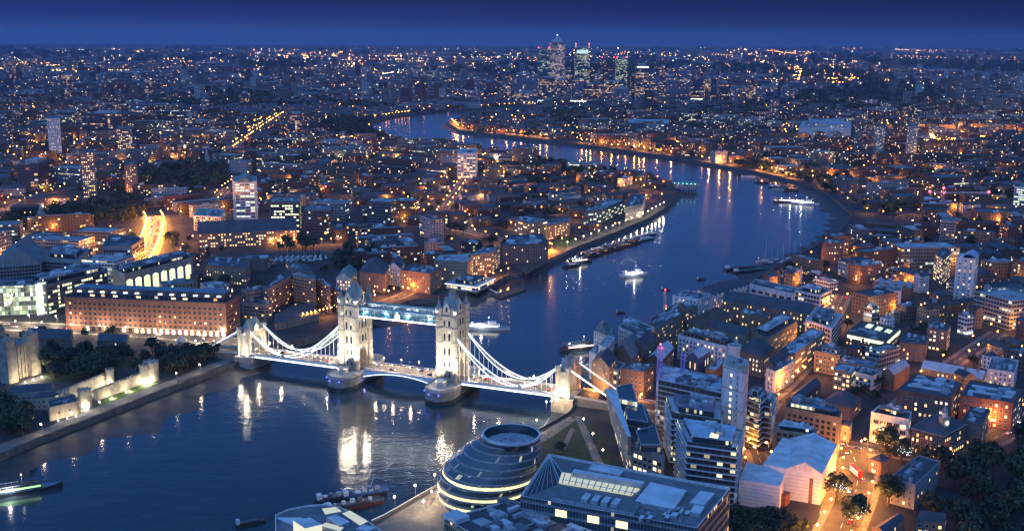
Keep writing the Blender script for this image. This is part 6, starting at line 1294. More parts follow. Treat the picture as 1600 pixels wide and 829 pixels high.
for s, g in parts.items():
    o = g.build('distant_'+NM[s][0]+'s' if False else 'distant_buildings', [FM[s], roofm]); o['kind'] = 'stuff'; o['category'] = NM[s][1]+'s'
    o['label'] = {'terrace': 'low terraced houses filling the distant streets', 'flats': 'flat-roofed apartment blocks filling the middle distance', 'warehouse': 'brick warehouses and works scattered through the distance', 'office': 'pale office blocks scattered through the distance', 'tower': 'distant tower blocks rising among low streets'}[s]

# far suburbs out to the horizon
g = MB(); cl = [(rnd.uniform(0, 1600), rnd.uniform(84, 150), rnd.uniform(20, 110)) for _ in range(40)]
def faruv():
    v = 76+ (rnd.random()**1.15)*105; u = rnd.uniform(-20, 1620); return u, v
for _ in range(6500):
    u, v = faruv(); p = at(u, v)
    if p.y < 3700 or code(p.x, p.y) == 1 or inside(p.x, p.y, RIVER): continue
    if v > 150 and 690 < u < 1250 and rnd.random() < .5: continue
    if mnoise.noise(Vector((p.x/900, p.y/2200, 3.3))) < -.12:
        if rnd.random() < .8: TREES.append((p.x, p.y, rnd.uniform(9, 16)*min(2.2, p.y/4500), 'far')); continue
    k = p.y/4500.0; w = rnd.uniform(25, 90)*min(k, 3.2); d = rnd.uniform(12, 22)*min(k, 2.5)
    h = rnd.uniform(7, 20) if rnd.random() > .06 else rnd.uniform(35, 70)
    if h > 30: w = rnd.uniform(20, 34); d = 22
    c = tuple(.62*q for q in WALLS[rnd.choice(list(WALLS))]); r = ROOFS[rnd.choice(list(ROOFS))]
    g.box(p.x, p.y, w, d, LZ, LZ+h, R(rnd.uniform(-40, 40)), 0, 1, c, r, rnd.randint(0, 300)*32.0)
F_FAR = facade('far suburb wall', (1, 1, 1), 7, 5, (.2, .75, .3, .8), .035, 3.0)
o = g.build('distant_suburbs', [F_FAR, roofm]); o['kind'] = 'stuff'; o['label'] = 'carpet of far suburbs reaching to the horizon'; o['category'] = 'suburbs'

# ------------------------------------------------------------------ lights of the city
LCOL = {'sodium': (1, .34, .05), 'white': (1, .74, .46), 'cool': (.75, .88, 1), 'red': (1, .08, .05), 'blue': (.1, .15, 1), 'green': (.3, 1, .7)}
lampm = {k: emit('lamp '+k, c, dict(sodium=42, white=32, cool=24, red=18, blue=10, green=10)[k], False) for k, c in LCOL.items()}
postm = simple('lamp post steel', (.12, .12, .13), .5, .1, 1)
def lsize(l):
    return 1/(l[0]**2+l[1]**2)*(1e3 if l[4] >= 100 or l[4] in (0, 1, 3, 12) else 12 if l[4] >= 0 else 1)
LAMPS.sort(key=lsize, reverse=True)
g = MB(); g.tube((0, 0, 0), (0, 0, 7.2), .13, .09, 6); g.beam((0, 0, 7.2), (1.5, 0, 7.6), .12); post_me = g.mesh('post', [postm])
head_me = {}
for k in LCOL:
    g = MB(); g.frustum([(x+1.6, y) for x, y in rectpts(0, 0, 1.1, .5)], 7.35, [(x+1.6, y) for x, y in rectpts(0, 0, .8, .35)], 7.7)
    octa(g, 1.6, 0, 7.3, .62); head_me[k] = g.mesh('lamp_head', [lampm[k]])
pl = {}
def plight(kind, power, radius=.5):
    key = (kind, power)
    if key not in pl:
        d = bpy.data.lights.new('lamp light', 'POINT'); d.energy = power; d.color = LCOL[kind]; d.shadow_soft_size = radius; pl[key] = d
    return pl[key]
for i, (x, y, z, kind, k, a) in enumerate(LAMPS[:300]):
    t = thing('street_lamp', '', 'street lamp', (x, y, z), a)
    put('post', post_me, t); h = put('lamp_head', head_me[kind], t)
    P = ROADS[k][4] if 0 <= k < 100 else RIVERL[k-100][3] if k >= 100 else None
    nm = min(LANDMARKS, key=lambda q: (q[1]-pr(x, y, z)[0])**2+(q[2]-pr(x, y, z)[1])**2)[0]
    col = {'sodium': 'orange', 'white': 'warm white'}.get(kind, 'white')
    t['label'] = f'{col} street lamp along {P}' if P else f'{col} street lamp in the side streets around the {nm}'
    t['group'] = f'{col} lamps along {P}' if P else f'{col} lamps around the {nm}'
    put('lamp_light', plight(kind, RIVERL[k-100][4] if k >= 100 else ROADP.get(k, 9000.0) if k >= 0 else 1900.0), t, (1.6, 0, 6.4))
g = {k: MB() for k in LCOL}
nl = 0
for (x, y, z, kind, k, a) in LAMPS[300:]:
    octa(g[kind], x, y, z+7.3, .75 if y < 2000 else .95)
    g[kind].tube((x, y, z), (x, y, z+6.6), .12, None, 3, 1)
    nl += 1
for kind, gg in g.items():
    if gg.f:
        o = gg.build('distant_street_lamps', [lampm[kind], postm]); o['kind'] = 'stuff'; o['label'] = f'{kind} street lamps dotted through the distant streets'; o['category'] = 'street lamps'
rest = [l for l in LAMPS[300:] if l[1] < 2600]; rnd.shuffle(rest)
for l in rest[:460]:
    put('lamp_light', plight(l[3], 11000.0, .8), None, (l[0], l[1], l[2]+9))
# far lights, clustered
g = {k: MB() for k in LCOL}
hot = [(1480, 211, 60, 4), (1500, 214, 50, 4), (1470, 209, 45, 3), (1510, 212, 60, 3), (740, 102, 60, 5), (500, 88, 80, 4), (1270, 117, 50, 5), (60, 104, 60, 5), (12, 105, 45, 8), (560, 95, 220, 12), (1480, 210, 70, 12), (1290, 118, 70, 9), (1340, 122, 60, 6), (760, 90, 160, 9), (900, 152, 200, 5), (620, 120, 160, 14), (1000, 84, 300, 5), (300, 100, 280, 22), (1180, 95, 120, 10)]
for i in range(5600):
    if i % 5 < 3:
        cl3 = True; c = rnd.choice(hot); u, v = rnd.gauss(c[0], c[2]*.6), rnd.gauss(c[1], c[3]*.8)
    else: cl3 = False; u, v = rnd.uniform(-5, 1605), 75+(rnd.random()**1.35)*110
    if v < 74.5 or v > (225 if cl3 else 190) or (v < 82 and rnd.random() < .35): continue
    p = at(u, v, 12)
    if not cl3 and mnoise.noise(Vector((p.x/900, p.y/2200, 3.3))) < rnd.uniform(-.15, .12): continue
    if p.y < (2100 if cl3 else 3300) or inside(p.x, p.y, RIVER) or p.y > 26500: continue
    kind = rnd.choices(('sodium', 'white', 'cool', 'red', 'green'), (62, 24, 10, 3, 1))[0]
    if u > 1240 and rnd.random() < .6: kind = 'sodium'
    octa(g[kind], p.x, p.y, 12, max(.8, p.y*(.00014+.00026*rnd.random()**4)))
for _ in range(120):           # lit roads far away seen as strings of lamps
    u, v = rnd.uniform(0, 1600), rnd.uniform(80, 150); p = at(u, v, 12); a = rnd.uniform(-.5, .5)+rnd.choice((0, math.pi/2)); kind = rnd.choice(('sodium', 'sodium', 'white'))
    for k in range(int(rnd.uniform(8, 30))):
        x, y = p.x+math.cos(a)*k*p.y*.008, p.y+math.sin(a)*k*p.y*.008
        if y > 3500 and y < 26500 and not inside(x, y, RIVER): octa(g[kind], x, y, 12, max(.8, y*.00019))
for kind, gg in g.items():
    if gg.f:
        o = gg.build('far_city_lights', [lampm[kind]]); o['kind'] = 'stuff'; o['label'] = f'{kind} lights twinkling over the far suburbs'; o['category'] = 'city lights'

# ------------------------------------------------------------------ trees
leafm = []
for nm, c in (('leaf dark', (.030, .050, .022)), ('leaf mid', (.048, .075, .028)), ('leaf olive', (.065, .078, .030))):
    m, t, b = mat(nm); cc = noise_col(t, tuple(x*.6 for x in c), tuple(x*1.5 for x in c), .8, 3); L(t, cc, b.inputs['Base Color']); b.inputs['Roughness'].default_value = .65; leafm.append(m)
bark = simple('bark', (.09, .07, .055), .9, .3, 2)
def crown(g, cx, cy, cz, r, n, leaf, m=0, rr=rnd):
    # clumps spread through the crown, each clump a tuft of leaf faces
    cl = []
    for _ in range(max(7, n//14)):
        a = rr.uniform(0, 2*math.pi); e = rr.uniform(-.55, 1); q = rr.random()**.45*.82
        cl.append((cx+math.cos(a)*r*q*math.sqrt(1-min(.95, e*e)), cy+math.sin(a)*r*q*math.sqrt(1-min(.95, e*e)), cz+e*r*.78*q, r*rr.uniform(.24, .42)))
    for i in range(n):
        c = cl[i % len(cl)]; d = Vector((rr.gauss(0, 1), rr.gauss(0, 1), rr.gauss(0, 1)+.25)).normalized(); p = Vector(c[:3])+d*c[3]*rr.uniform(.7, 1.08)
        x = d.orthogonal().normalized(); x.rotate(Matrix.Rotation(rr.uniform(0, 6.28), 3, d)); y = d.cross(x); s = leaf*rr.uniform(.6, 1.3); d2 = d*s*.35
        g.face([p-x*s-y*s*.6, p+x*s*.8-y*s+d2*.4, p+x*s*.5+y*s*.9, p-x*s*.9+y*s*.7+d2], None, m)
TR = []
for k in range(7):
    rr = random.Random(50+k); g = MB(); crown(g, 0, 0, 1.28, 1.0, 620, .105, 0, rr); cm = g.mesh('crown', [leafm[k % 3]])
    g = MB(); g.tube((0, 0, 0), (0, 0, .75), .075, .05, 6)
    for q in range(4):
        a = q*1.6+k; g.tube((0, 0, .55), (math.cos(a)*.4, math.sin(a)*.4, 1.2), .04, .015, 5)
    TR.append((cm, g.mesh('trunk', [bark])))
TREES.sort(key=lambda t: t[2]/math.hypot(t[0], t[1]), reverse=True)
for i, (x, y, r, k) in enumerate(TREES[:300]):
    cm, tm = TR[rnd.randrange(7)]
    u, v = pr(x, y, LZ); nm = min(LANDMARKS, key=lambda q: (q[1]-u)**2+(q[2]-v)**2)[0]
    lab = f'dark leafy broadleaf tree in the dense trees around the {nm}' if k == 'wood' else f'small round street tree near the {nm}'
    t = thing('broadleaf_tree', lab, 'tree', (x, y, LZ), rnd.uniform(0, 6.28), f'{k} trees around the {nm}')
    zs = r*rnd.uniform(.85, 1.15)
    for nm2, me in (('trunk', tm), ('crown', cm)): o = put(nm2, me, t); o.scale = (r, r, zs)
g = MB(); vv = [random.Random(90+k) for k in range(5)]; CR = []
for k in range(6):
    q = MB(); crown(q, 0, 0, 1.15, 1.0, 46, .36, 0, random.Random(90+k)); CR.append(q)
for (x, y, r, k) in TREES[300:]:
    q = CR[rnd.randrange(6)]; a = rnd.uniform(0, 6.28); ca, sa = math.cos(a)*r, math.sin(a)*r; b0 = len(g.v)
    g.v.extend([(x+p[0]*ca-p[1]*sa, y+p[0]*sa+p[1]*ca, LZ+p[2]*r) for p in q.v]); g.f.extend([tuple(b0+i for i in f) for f in q.f]); g.uv.extend(q.uv); mi = rnd.randrange(3); g.m.extend([mi]*len(q.m)); g.t.extend(q.t)
if g.f:
    o = g.build('distant_trees', leafm); o['kind'] = 'stuff'; o['label'] = 'dark masses of distant tree crowns between the streets'; o['category'] = 'trees'
# ------------------------------------------------------------------ the bridge (local frame: X along the deck from north to south, -Y faces upstream / west)
BC = (-76.0, 764.0); BA = R(-22)
stone = simple('pale bridge stone', (.42, .37, .29), .85, .22, .35)
stone2 = simple('pale trim stone', (.52, .48, .40), .8, .15, .5)
granite = simple('pier granite', (.30, .275, .235), .85, .25, .25)
weed = simple('tide stained granite', (.055, .058, .042), .7, .4, .3)
slate = simple('bridge roof lead', (.30, .35, .33), .45, .2, .6)
gold = simple('gilded finial', (.85, .6, .18), .3, .1, 1, metal=.8)
steel = simple('pale blue painted steel', (.42, .56, .62), .4, .12, .8)
steelw = simple('white painted steel', (.72, .76, .78), .4, .08, .8)
deckp = simple('worn bridge paving', (.19, .17, .15), .85, .2, .3)
teal = simple('teal painted gates', (.03, .22, .27), .4, .2, 1)
led = emit('white bridge light strip', (.93, .96, 1), 2.2)
ledb = emit('blue white bridge light strip', (.72, .82, 1), 1.9)
ledw = emit('walkway light strip', (1, .95, .86), 4.0)
bluel = emit('blue navigation lamp', (.08, .08, 1), 9)
glassd = simple('dark leaded glass', (.03, .035, .045), .12, .3, .5)
def extr(g, pts, axis, a0, a1, m=0, t=(1, 1, 1)):
    pts = ccw([tuple(p) for p in pts]); n = len(pts)
    f = (lambda p, a: (a, p[0], p[1])) if axis == 'x' else (lambda p, a: (p[0], a, p[1]))
    lo, hi = min(a0, a1), max(a0, a1)
    tris = [tuple(range(n))] if convex(pts) else [[pts.index(q) for q in ccw([pts[i] for i in tr])] for tr in tessellate_polygon([[Vector((p[0], p[1], 0)) for p in pts]])]
    fl = axis == 'y'
    for T in tris:
        A = [f(pts[i], hi) for i in T]; B = [f(pts[i], lo) for i in T][::-1]
        uvA = [pts[i] for i in T]
        g.face(A[::-1] if fl else A, uvA[::-1] if fl else uvA, m, t); g.face(B[::-1] if fl else B, uvA if fl else uvA[::-1], m, t)
    for i in range(n):
        a, b = pts[i], pts[(i+1) % n]; q = [f(a, lo), f(b, lo), f(b, hi), f(a, hi)]
        g.face(q[::-1] if not fl else q, None, m, t) if False else g.face([f(a, hi), f(a, lo), f(b, lo), f(b, hi)] if not fl else [f(a, lo), f(a, hi), f(b, hi), f(b, lo)], None, m, t)
BR = thing('suspension_bridge', 'floodlit stone bridge with two spired towers, high walkways and curved suspension chains', 'bridge', (BC[0], BC[1], 0), BA)
TX = (-39.0, 38.0); AX = (-128.0, 123.0); DZ = 11.0; TH = 58.0
def tower(x0):
    g = MB(); hx, hy = 5.6, 9.2
    for s in (-1, 1): g.box(x0, s*7.45, 2*hx, 3.7, 8, 20, m=0)
    pts = [(-9.3, 20), (-5.6, 20), (-5.0, 22.2), (-3.4, 24.2), (0, 26), (3.4, 24.2), (5.0, 22.2), (5.6, 20), (9.3, 20), (9.3, 27), (-9.3, 27)]
    extr(g, pts, 'x', x0-hx, x0+hx)
    g.box(x0, 0, 2*hx, 2*hy+.2, 27, TH, bottom=True)
    for z, w in ((27, .9), (37.5, .7), (47.5, .9), (55.5, 1.1)): g.box(x0, 0, 2*hx+w, 2*hy+w, z, z+.9, 0, 1, bottom=True)
    # crenellated parapet
    for s in (-1, 1):
        for k in range(7): g.box(x0+s*(hx+.1), -7.5+2.5*k, .6, 1.3, TH, TH+1.5, 0, 1)
        for k in range(4): g.box(x0-4.2+2.8*k, s*(hy+.1), 1.4, .6, TH, TH+1.5, 0, 1)
    tw = g.build('tower', [stone, stone2], BR)
    for sx in (-1, 1):
        for sy in (-1, 1):
            cx, cyy = x0+sx*(hx+.3), sy*(hy+.1); g = MB()
            g.prism(ngon(cx, cyy, 2.35, 8, R(22.5)), 8, 60.5)
            for z in (20, 27, 37.5, 47.5, 55.5, 60.5): g.prism(ngon(cx, cyy, 2.75, 8, R(22.5)), z, z+.8, 1, bottom=True)
            for k in range(8):
                a = R(45*k); g.box(cx+2.5*math.cos(a), cyy+2.5*math.sin(a), .5, 1.0, 61.3, 62.6, a, 1)
            g.pyramid(ngon(cx, cyy, 2.1, 8, R(22.5)), 61.3, (cx, cyy, 69.0), 2)
            g.tube((cx, cyy, 68.3), (cx, cyy, 70.4), .16, .1, 5, 3); g.box(cx, cyy, .9, .2, 69.4, 69.7, 0, 3)
            g.build('turret', [stone, stone2, slate, gold], tw)
    g = MB(); g.frustum(rectpts(x0, 0, 9.6, 16.4), TH-.5, rectpts(x0, 0, 2.2, 5.2), 72, 0, 0); g.box(x0, 0, 2.8, 5.8, 72, 72.7, 0, 1, bottom=True)
    rf = g.build('roof', [slate, gold], tw)
    g = MB()
    for s in (-2.2, 0, 2.2): g.tube((x0, s, 72.7), (x0, s, 74.2 if s else 75.6), .22, .08, 5)
    g.box(x0, 0, .3, 1.6, 74.4, 74.8); octa(g, x0, 0, 76, .6); g.build('finial', gold, tw)
    # steep gables in the middle of every face
    for s in (-1, 1):
        g = MB(); extr(g, [(-3.6, TH), (3.6, TH), (3.6, 62), (0, 67.5), (-3.6, 62)], 'x', x0+s*(hx+.35), x0+s*2.6); g.tube((x0+s*(hx), 0, 67), (x0+s*(hx), 0, 69), .2, .08, 5, 1)
        g.build('gable', [stone2, gold], tw)
        g = MB(); extr(g, [(x0-2.6, TH), (x0+2.6, TH), (x0+2.6, 61.5), (x0, 66.5), (x0-2.6, 61.5)], 'y', s*(hy+.4), s*5.2); g.tube((x0, s*hy, 66), (x0, s*hy, 68), .2, .08, 5, 1)
        g.build('gable', [stone2, gold], tw)
    def win(x, y, z, w, h, ax, s):
        g = MB(); o = .14*s
        pts = lambda c, q: [(c-w/2*q, z), (c+w/2*q, z), (c+w/2*q, z+h*.75), (c, z+h*q), (c-w/2*q, z+h*.75)]
        if ax == 'x': extr(g, pts(y, 1.22), 'x', x, x+o, 1); extr(g, pts(y, 1), 'x', x+o, x+o*1.5, 0)
        else: extr(g, pts(x, 1.22), 'y', y, y+o, 1); extr(g, pts(x, 1), 'y', y+o, y+o*1.5, 0)
        g.build('window', [glassd, stone2], tw)
    for s in (-1, 1):
        for z, h in ((29.2, 5.5), (39.4, 5.8), (49.6, 4.2)):
            for c in (-4.4, 0, 4.4): win(x0+s*hx, c, z, 2.0 if c else 2.6, h, 'x', s)
            for c in (-1.75, 1.75): win(x0+c, s*(hy+.1), z, 1.5, h, 'y', s)
        for z, h in ((13, 3.2), (20.6, 4)): 
            for c in (-1.75, 1.75): win(x0+c, s*(hy+.1), z, 1.3, h, 'y', s)
        win(x0+s*(hx+.35), 0, 59.5, 1.7, 4, 'x', s); win(x0, s*(hy+.4), 59.5, 1.5, 3.6, 'y', s)
        g = MB(); g.box(x0+s*hx*.98, -7.45, .5, 2.2, DZ+.4, DZ+6, 0, 0); g.box(x0+s*hx*.98, 7.45, .5, 2.2, DZ+.4, DZ+6); g.build('gate', teal, tw)
    # pier
    g = MB(); Pp = [(x0+10.5*math.cos(a), (18+13*math.sin(a)) if math.sin(a) >= 0 else (-18+13*math.sin(a))) for a in [math.pi*2*i/36 for i in range(36)]]
    big = lambda k: [(x0+(p[0]-x0)*k, p[1]*(1+(k-1)*.5)) for p in Pp]
    g.prism(big(1.05), -2, 2.4, 1); g.prism(big(1.0), 2.4, 8.6, 0); g.prism(big(1.05), 8.6, 9.5, 2, bottom=True)
    pier = g.build('pier', [granite, weed, stone2], BR)
    g = MB(); g.walls([tuple(p) for p in big(1.03)], 9.5, 10.5, 0); g.walls([tuple(p) for p in big(.99)][::-1], 9.5, 10.5, 0); g.build('parapet', stone2, pier)
    for s in (-1, 1):    # round control cabins at the pier noses
        g = MB(); g.prism(ngon(x0, s*18.5, 3.6, 12), 9.5, 13.2, 0); g.prism(ngon(x0, s*18.5, 4.2, 12), 13.2, 13.7, 1, bottom=True); g.pyramid(ngon(x0, s*18.5, 3.9, 12), 13.7, (x0, s*18.5, 15.6), 2)
        g.build('control_cabin', [stone2, stone2, slate], pier)
    for k, (dx, dy) in enumerate(((-3.5, -31.4), (3.8, -31.2), (-9.9, -24.5))):
        g = MB(); octa(g, x0+dx*1.02, dy, 7.2, .55); nl_ = g.build('navigation_lamp', bluel, pier)
        d = plight('blue', 70.0, .4); put('lamp_light', d, nl_, (x0+dx*1.1, dy*1.05, 6.4))
    return tw
def flood(parent, p, tgt, power, col=(1, .89, .72), ang=70, size=.6, fix=True):
    d = bpy.data.lights.new('floodlight', 'SPOT'); d.energy = power; d.color = col; d.spot_size = R(ang); d.spot_blend = .6; d.shadow_soft_size = size
    o = put('floodlight_beam', d, parent, p); o.rotation_euler = (Vector(tgt)-Vector(p)).to_track_quat('-Z', 'Y').to_euler()
    if fix:
        g = MB(); q = (Vector(tgt)-Vector(p)).normalized(); a = Vector(p)-q*.9; g.tube(a-q*.5, a, .35, .45, 8); g.tube(a-q*.3, (a.x, a.y, a.z-1.1), .08, None, 5); g.build('floodlight', postm, parent)
for x0 in TX:
    tw = tower(x0)
    for sy in (-1, 1):
        flood(tw, (x0-6, sy*27, 10.8), (x0-1, sy*5, 34), 98000, ang=75); flood(tw, (x0+6, sy*27, 10.8), (x0+1, sy*5, 44), 98000, ang=75)
    for sx in (-1, 1):
        for sy in (-1, 1): flood(tw, (x0+sx*17, sy*9.3, 12.2), (x0+sx*3, sy*3, 34), 24000, ang=80)
        for sy in (-1, 1): flood(tw, (x0+sx*7.2, sy*11.6, 59.5), (x0, sy*2, 70), 9000, (.9, 1, .86), 100, .4)
for x_, z_, pw in ((TX[0]-3.5, 51, 26000), (TX[0]+3.5, 44, 20000), (TX[0]+.5, 60, 16000), (TX[1]-3, 36, 7000), (TX[1]+3, 46, 7000), (AX[0]+2, 27, 16000), (AX[0]-3, 17, 9000), (TX[0]+14, 48, 9000)):  # added lamps aimed at the water, put in only for its bright glitter
    g = MB(); g.tube((x_, -11.6, z_), (x_, -12.2, z_+.3), .35, .45, 8); f_ = g.build('glitter_lamp', lampm_w, BR)
    d = bpy.data.lights.new('added glitter light', 'SPOT'); d.energy = pw*(.5 if x_ < TX[0]+9 else 1.8); d.color = (1, .88, .66); d.shadow_soft_size = .8; d.spot_size = R(110); d.spot_blend = .7; o = put('lamp_light', d, f_, (x_, -13.0, z_)); o.rotation_euler = Vector((0, -1, -.55)).to_track_quat('-Z', 'Y').to_euler()
# high level walkways
for sy in (-1, 1):
    g = MB(); y = sy*6.6; xa, xb = TX[0]+5.5, TX[1]-5.5; n = 22
    for z0, hh in ((49.2, 1.1), (55.4, .7)): g.box((xa+xb)/2, y, xb-xa, 3.6, z0, z0+hh, 0, 0, bottom=True)
    g.gable((xa+xb)/2, y, xb-xa, 3.9, 56.1, 1.0, 0, 1, 1)
    for q in (-1.75, 1.75):
        for k in range(n):
            a, b = xa+(xb-xa)*k/n, xa+(xb-xa)*(k+1)/n
            g.beam((a, y+q, 50.3), (b, y+q, 55.4), .16, .16, 0); g.beam((b, y+q, 50.3), (a, y+q, 55.4), .16, .16, 0)
            g.beam((a, y+q, 50.3), (a, y+q, 55.4), .3, .2, 0)
    g.box((xa+xb)/2, y, xb-xa, 3.0, 50.3, 53.0, 0, 2)
    wk = g.build('high_walkway', [steel, slate, teal], BR)
    for q in (.12, .37, .63, .88):
        xx = xa+(xb-xa)*q; l_ = MB(); l_.box(xx, y-sy*.2, 1.6, .3, 53.1, 53.3, bottom=True); lo_ = l_.build('walkway_lamp', ledw, wk); d = bpy.data.lights.new('walkway light', 'POINT'); d.energy = 1300; d.color = (.85, .93, 1); d.shadow_soft_size = .4; put('lamp_light', d, lo_, (xx, y-2.9, 53.4))
    g = MB(); g.box((xa+xb)/2, y+sy*1.95, xb-xa-.4, .22, 49.3, 50.0, bottom=True); g.box((xa+xb)/2, y, xb-xa-.4, 2.8, 48.92, 49.14, bottom=True); g.build('light_strip', ledw, wk)
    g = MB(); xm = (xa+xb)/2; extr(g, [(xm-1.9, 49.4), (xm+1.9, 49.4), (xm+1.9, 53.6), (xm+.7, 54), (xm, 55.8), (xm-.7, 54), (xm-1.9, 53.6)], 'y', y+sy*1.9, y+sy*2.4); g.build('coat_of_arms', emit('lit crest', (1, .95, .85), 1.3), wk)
# side spans
for side in (0, 1):
    sg = -1 if side == 0 else 1
    xt = TX[side]+sg*5.9; xa = AX[side]-sg*4.5; span = xa-xt; xl = xt+span*.64
    g = MB(); x0, x1 = TX[side]+sg*10.3, AX[side]; g.box((x0+x1)/2, 0, abs(x1-x0), 16.6, DZ-1.5, DZ, bottom=True)
    for y in (-8.4, 8.4): g.box((x0+x1)/2, y, abs(x1-x0), .5, DZ-2.3, DZ+.1, 0, 1, bottom=True)
    dk = g.build('side_span_deck', [deckp, steelw], BR)
    for y in (-8.9, 8.9):
        g = MB(); g.box((x0+x1)/2, y, abs(x1-x0), .26, DZ-1.9, DZ-.9, bottom=True); g.build('light_strip', led, dk)
        g = MB(); k = int(abs(x1-x0)/3)
        for i in range(k+1): xx = x0+(x1-x0)*i/k; g.box(xx, y*.985, .25, .25, DZ, DZ+1.25)
        g.box((x0+x1)/2, y*.985, abs(x1-x0), .16, DZ+1.1, DZ+1.3); g.box((x0+x1)/2, y*.985, abs(x1-x0), .1, DZ+.1, DZ+.9); g.build('railing', steelw, dk)
        for q in range(4):
            xx = x0+(x1-x0)*(q+.5)/4; g = MB(); g.tube((xx, y*.95, DZ), (xx, y*.95, DZ+5), .12, .08, 6); octa(g, xx, y*.95, DZ+5.3, .45, 1); lp = g.build('deck_lamp', [postm, lampm['white']], dk)
            put('lamp_light', plight('white', 5200.0, .4), lp, (xx, y*.9, DZ+4.6))
    for y in (-8.9, 8.9):
        n = 14
        def up(s): return 13.6+(43.5-13.6)*(1-s)**1.75
        def low(s): return up(s)-3.9*math.sin(math.pi*s)**.9*(1-.15*s)
        g = MB(); e = MB(); X = lambda s: xt+(xl-xt)*s
        n2 = 7; X2 = lambda s: xl+(xa-xl)*s
        def up2(s): return 13.6+(29.5-13.6)*s**1.45
        def low2(s): return up2(s)-2.0*math.sin(math.pi*s)
        for N_, XX, U, Lo in ((n, X, up, low), (n2, X2, up2, low2)):
            for i in range(N_):
                a, b = i/N_, (i+1)/N_
                for F in (U, Lo):
                    A, B = Vector((XX(a), y, F(a))), Vector((XX(b), y, F(b))); g.beam(A, B, .75, .75, 0)
                    oy = Vector((0, math.copysign(.46, y), .12)); e.beam(A+oy, B+oy, .22, .42); 
                    oy2 = Vector((0, -math.copysign(.46, y), .12)); e.beam(A+oy2, B+oy2, .14, .26)
                g.beam((XX(a), y, U(a)), (XX(b), y, Lo(b)), .22, .22, 1); g.beam((XX(a), y, Lo(a)), (XX(b), y, U(b)), .22, .22, 1); g.beam((XX(b), y, Lo(b)), (XX(b), y, U(b)), .25, .25, 1)
        ch = g.build('suspension_chain', [steel, steelw], BR); e.build('light_strip', led, ch)
        for N_, XX, Lo in ((n, X, low), (n2, X2, low2)):
            for i in range(1, N_): 
                if Lo(i/N_) > DZ+.6: g = MB(); g.tube((XX(i/N_), y, DZ-.2), (XX(i/N_), y, Lo(i/N_)), .17, None, 5); g.build('hanger_rod', steelw, ch)
        g = MB(); g.tube((xl, y-.6, 13.6), (xl, y+.6, 13.6), 1.3, None, 12); g.build('chain_pin', steel, ch)
        # back stay from the abutment down to the anchorage
        g = MB(); A, B = Vector((AX[side]+sg*4, y, 29)), Vector((AX[side]+sg*33, y, 12.5)); g.beam(A, B, .9, .9); bs_ = g.build('back_stay', steelw, BR)
        g = MB(); oy = Vector((0, 0, .5)); g.beam(A+oy, B+oy, .5, .12); oy = Vector((0, math.copysign(.5, y), 0)); g.beam(A+oy, B+oy, .1, .5); g.build('light_strip', led, bs_)
# central bascules
g = MB(); e = MB(); x0, x1 = TX[0]+10.3, TX[1]-10.3; n = 20; xm = (x0+x1)/2; hl = (x1-x0)/2
und = lambda x: 9.4-4.2*(abs(x-xm)/hl)**2
for half in (0, 1):
    g = MB(); xs = [x0+hl*half+hl*i/10 for i in range(11)]
    extr(g, [(x, und(x)) for x in xs]+[(xs[-1], DZ), (xs[0], DZ)], 'y', -7.9, 7.9)
    for y in (-8.1, 8.1): extr(g, [(x, und(x)-.2) for x in xs]+[(xs[-1], DZ+.1), (xs[0], DZ+.1)], 'y', y-.2, y+.2, 1)
    bl = g.build('bascule_leaf', [deckp, steelw], BR)
    for y in (-7.2, 7.2):
        for q in (.3, .8):
            xx = xs[0]+hl*q; g = MB(); g.tube((xx, y, DZ), (xx, y, DZ+5), .12, .08, 6); octa(g, xx, y, DZ+5.3, .45, 1); lp = g.build('deck_lamp', [postm, lampm['white']], bl); put('lamp_light', plight('white', 3600.0, .4), lp, (xx, y*.93, DZ+4.6))
    for y in (-8.42, 8.42):
        e = MB()
        for a, b in zip(xs, xs[1:]): e.beam((a, y, und(a)+.25), (b, y, und(b)+.25), .1, .55); 
        e.build('light_strip', ledb, bl)
        g = MB()
        for i in range(10): g.box(xs[i]+1, y*.98, .2, .2, DZ, DZ+1.2)
        g.box((xs[0]+xs[-1])/2, y*.98, hl, .15, DZ+1.1, DZ+1.3); g.build('railing', steelw, bl)
for x in (x0+2, x1-2):
    d = bpy.data.lights.new('blue underdeck light', 'POINT'); d.energy = 350; d.color = (.25, .22, 1); d.shadow_soft_size = .5; put('underdeck_light', d, BR, (x, -10.5, 3.6))
# markings on the deck
for xa_, xb_ in ((AX[0], TX[0]-10.3), (x0, x1), (TX[1]+10.3, AX[1])):
    g = MB(); k = int((xb_-xa_)/6)
    for i in range(k): g.box(xa_+3+6*i, 0, 3, .3, DZ+.004, DZ+.012)
    g.build('lane_marking', paint, BR)
for xt in TX: g = MB(); g.box(xt, 0, 20.6, 11.0, DZ-1.5, DZ); g.build('tower_roadway', deckp, BR)
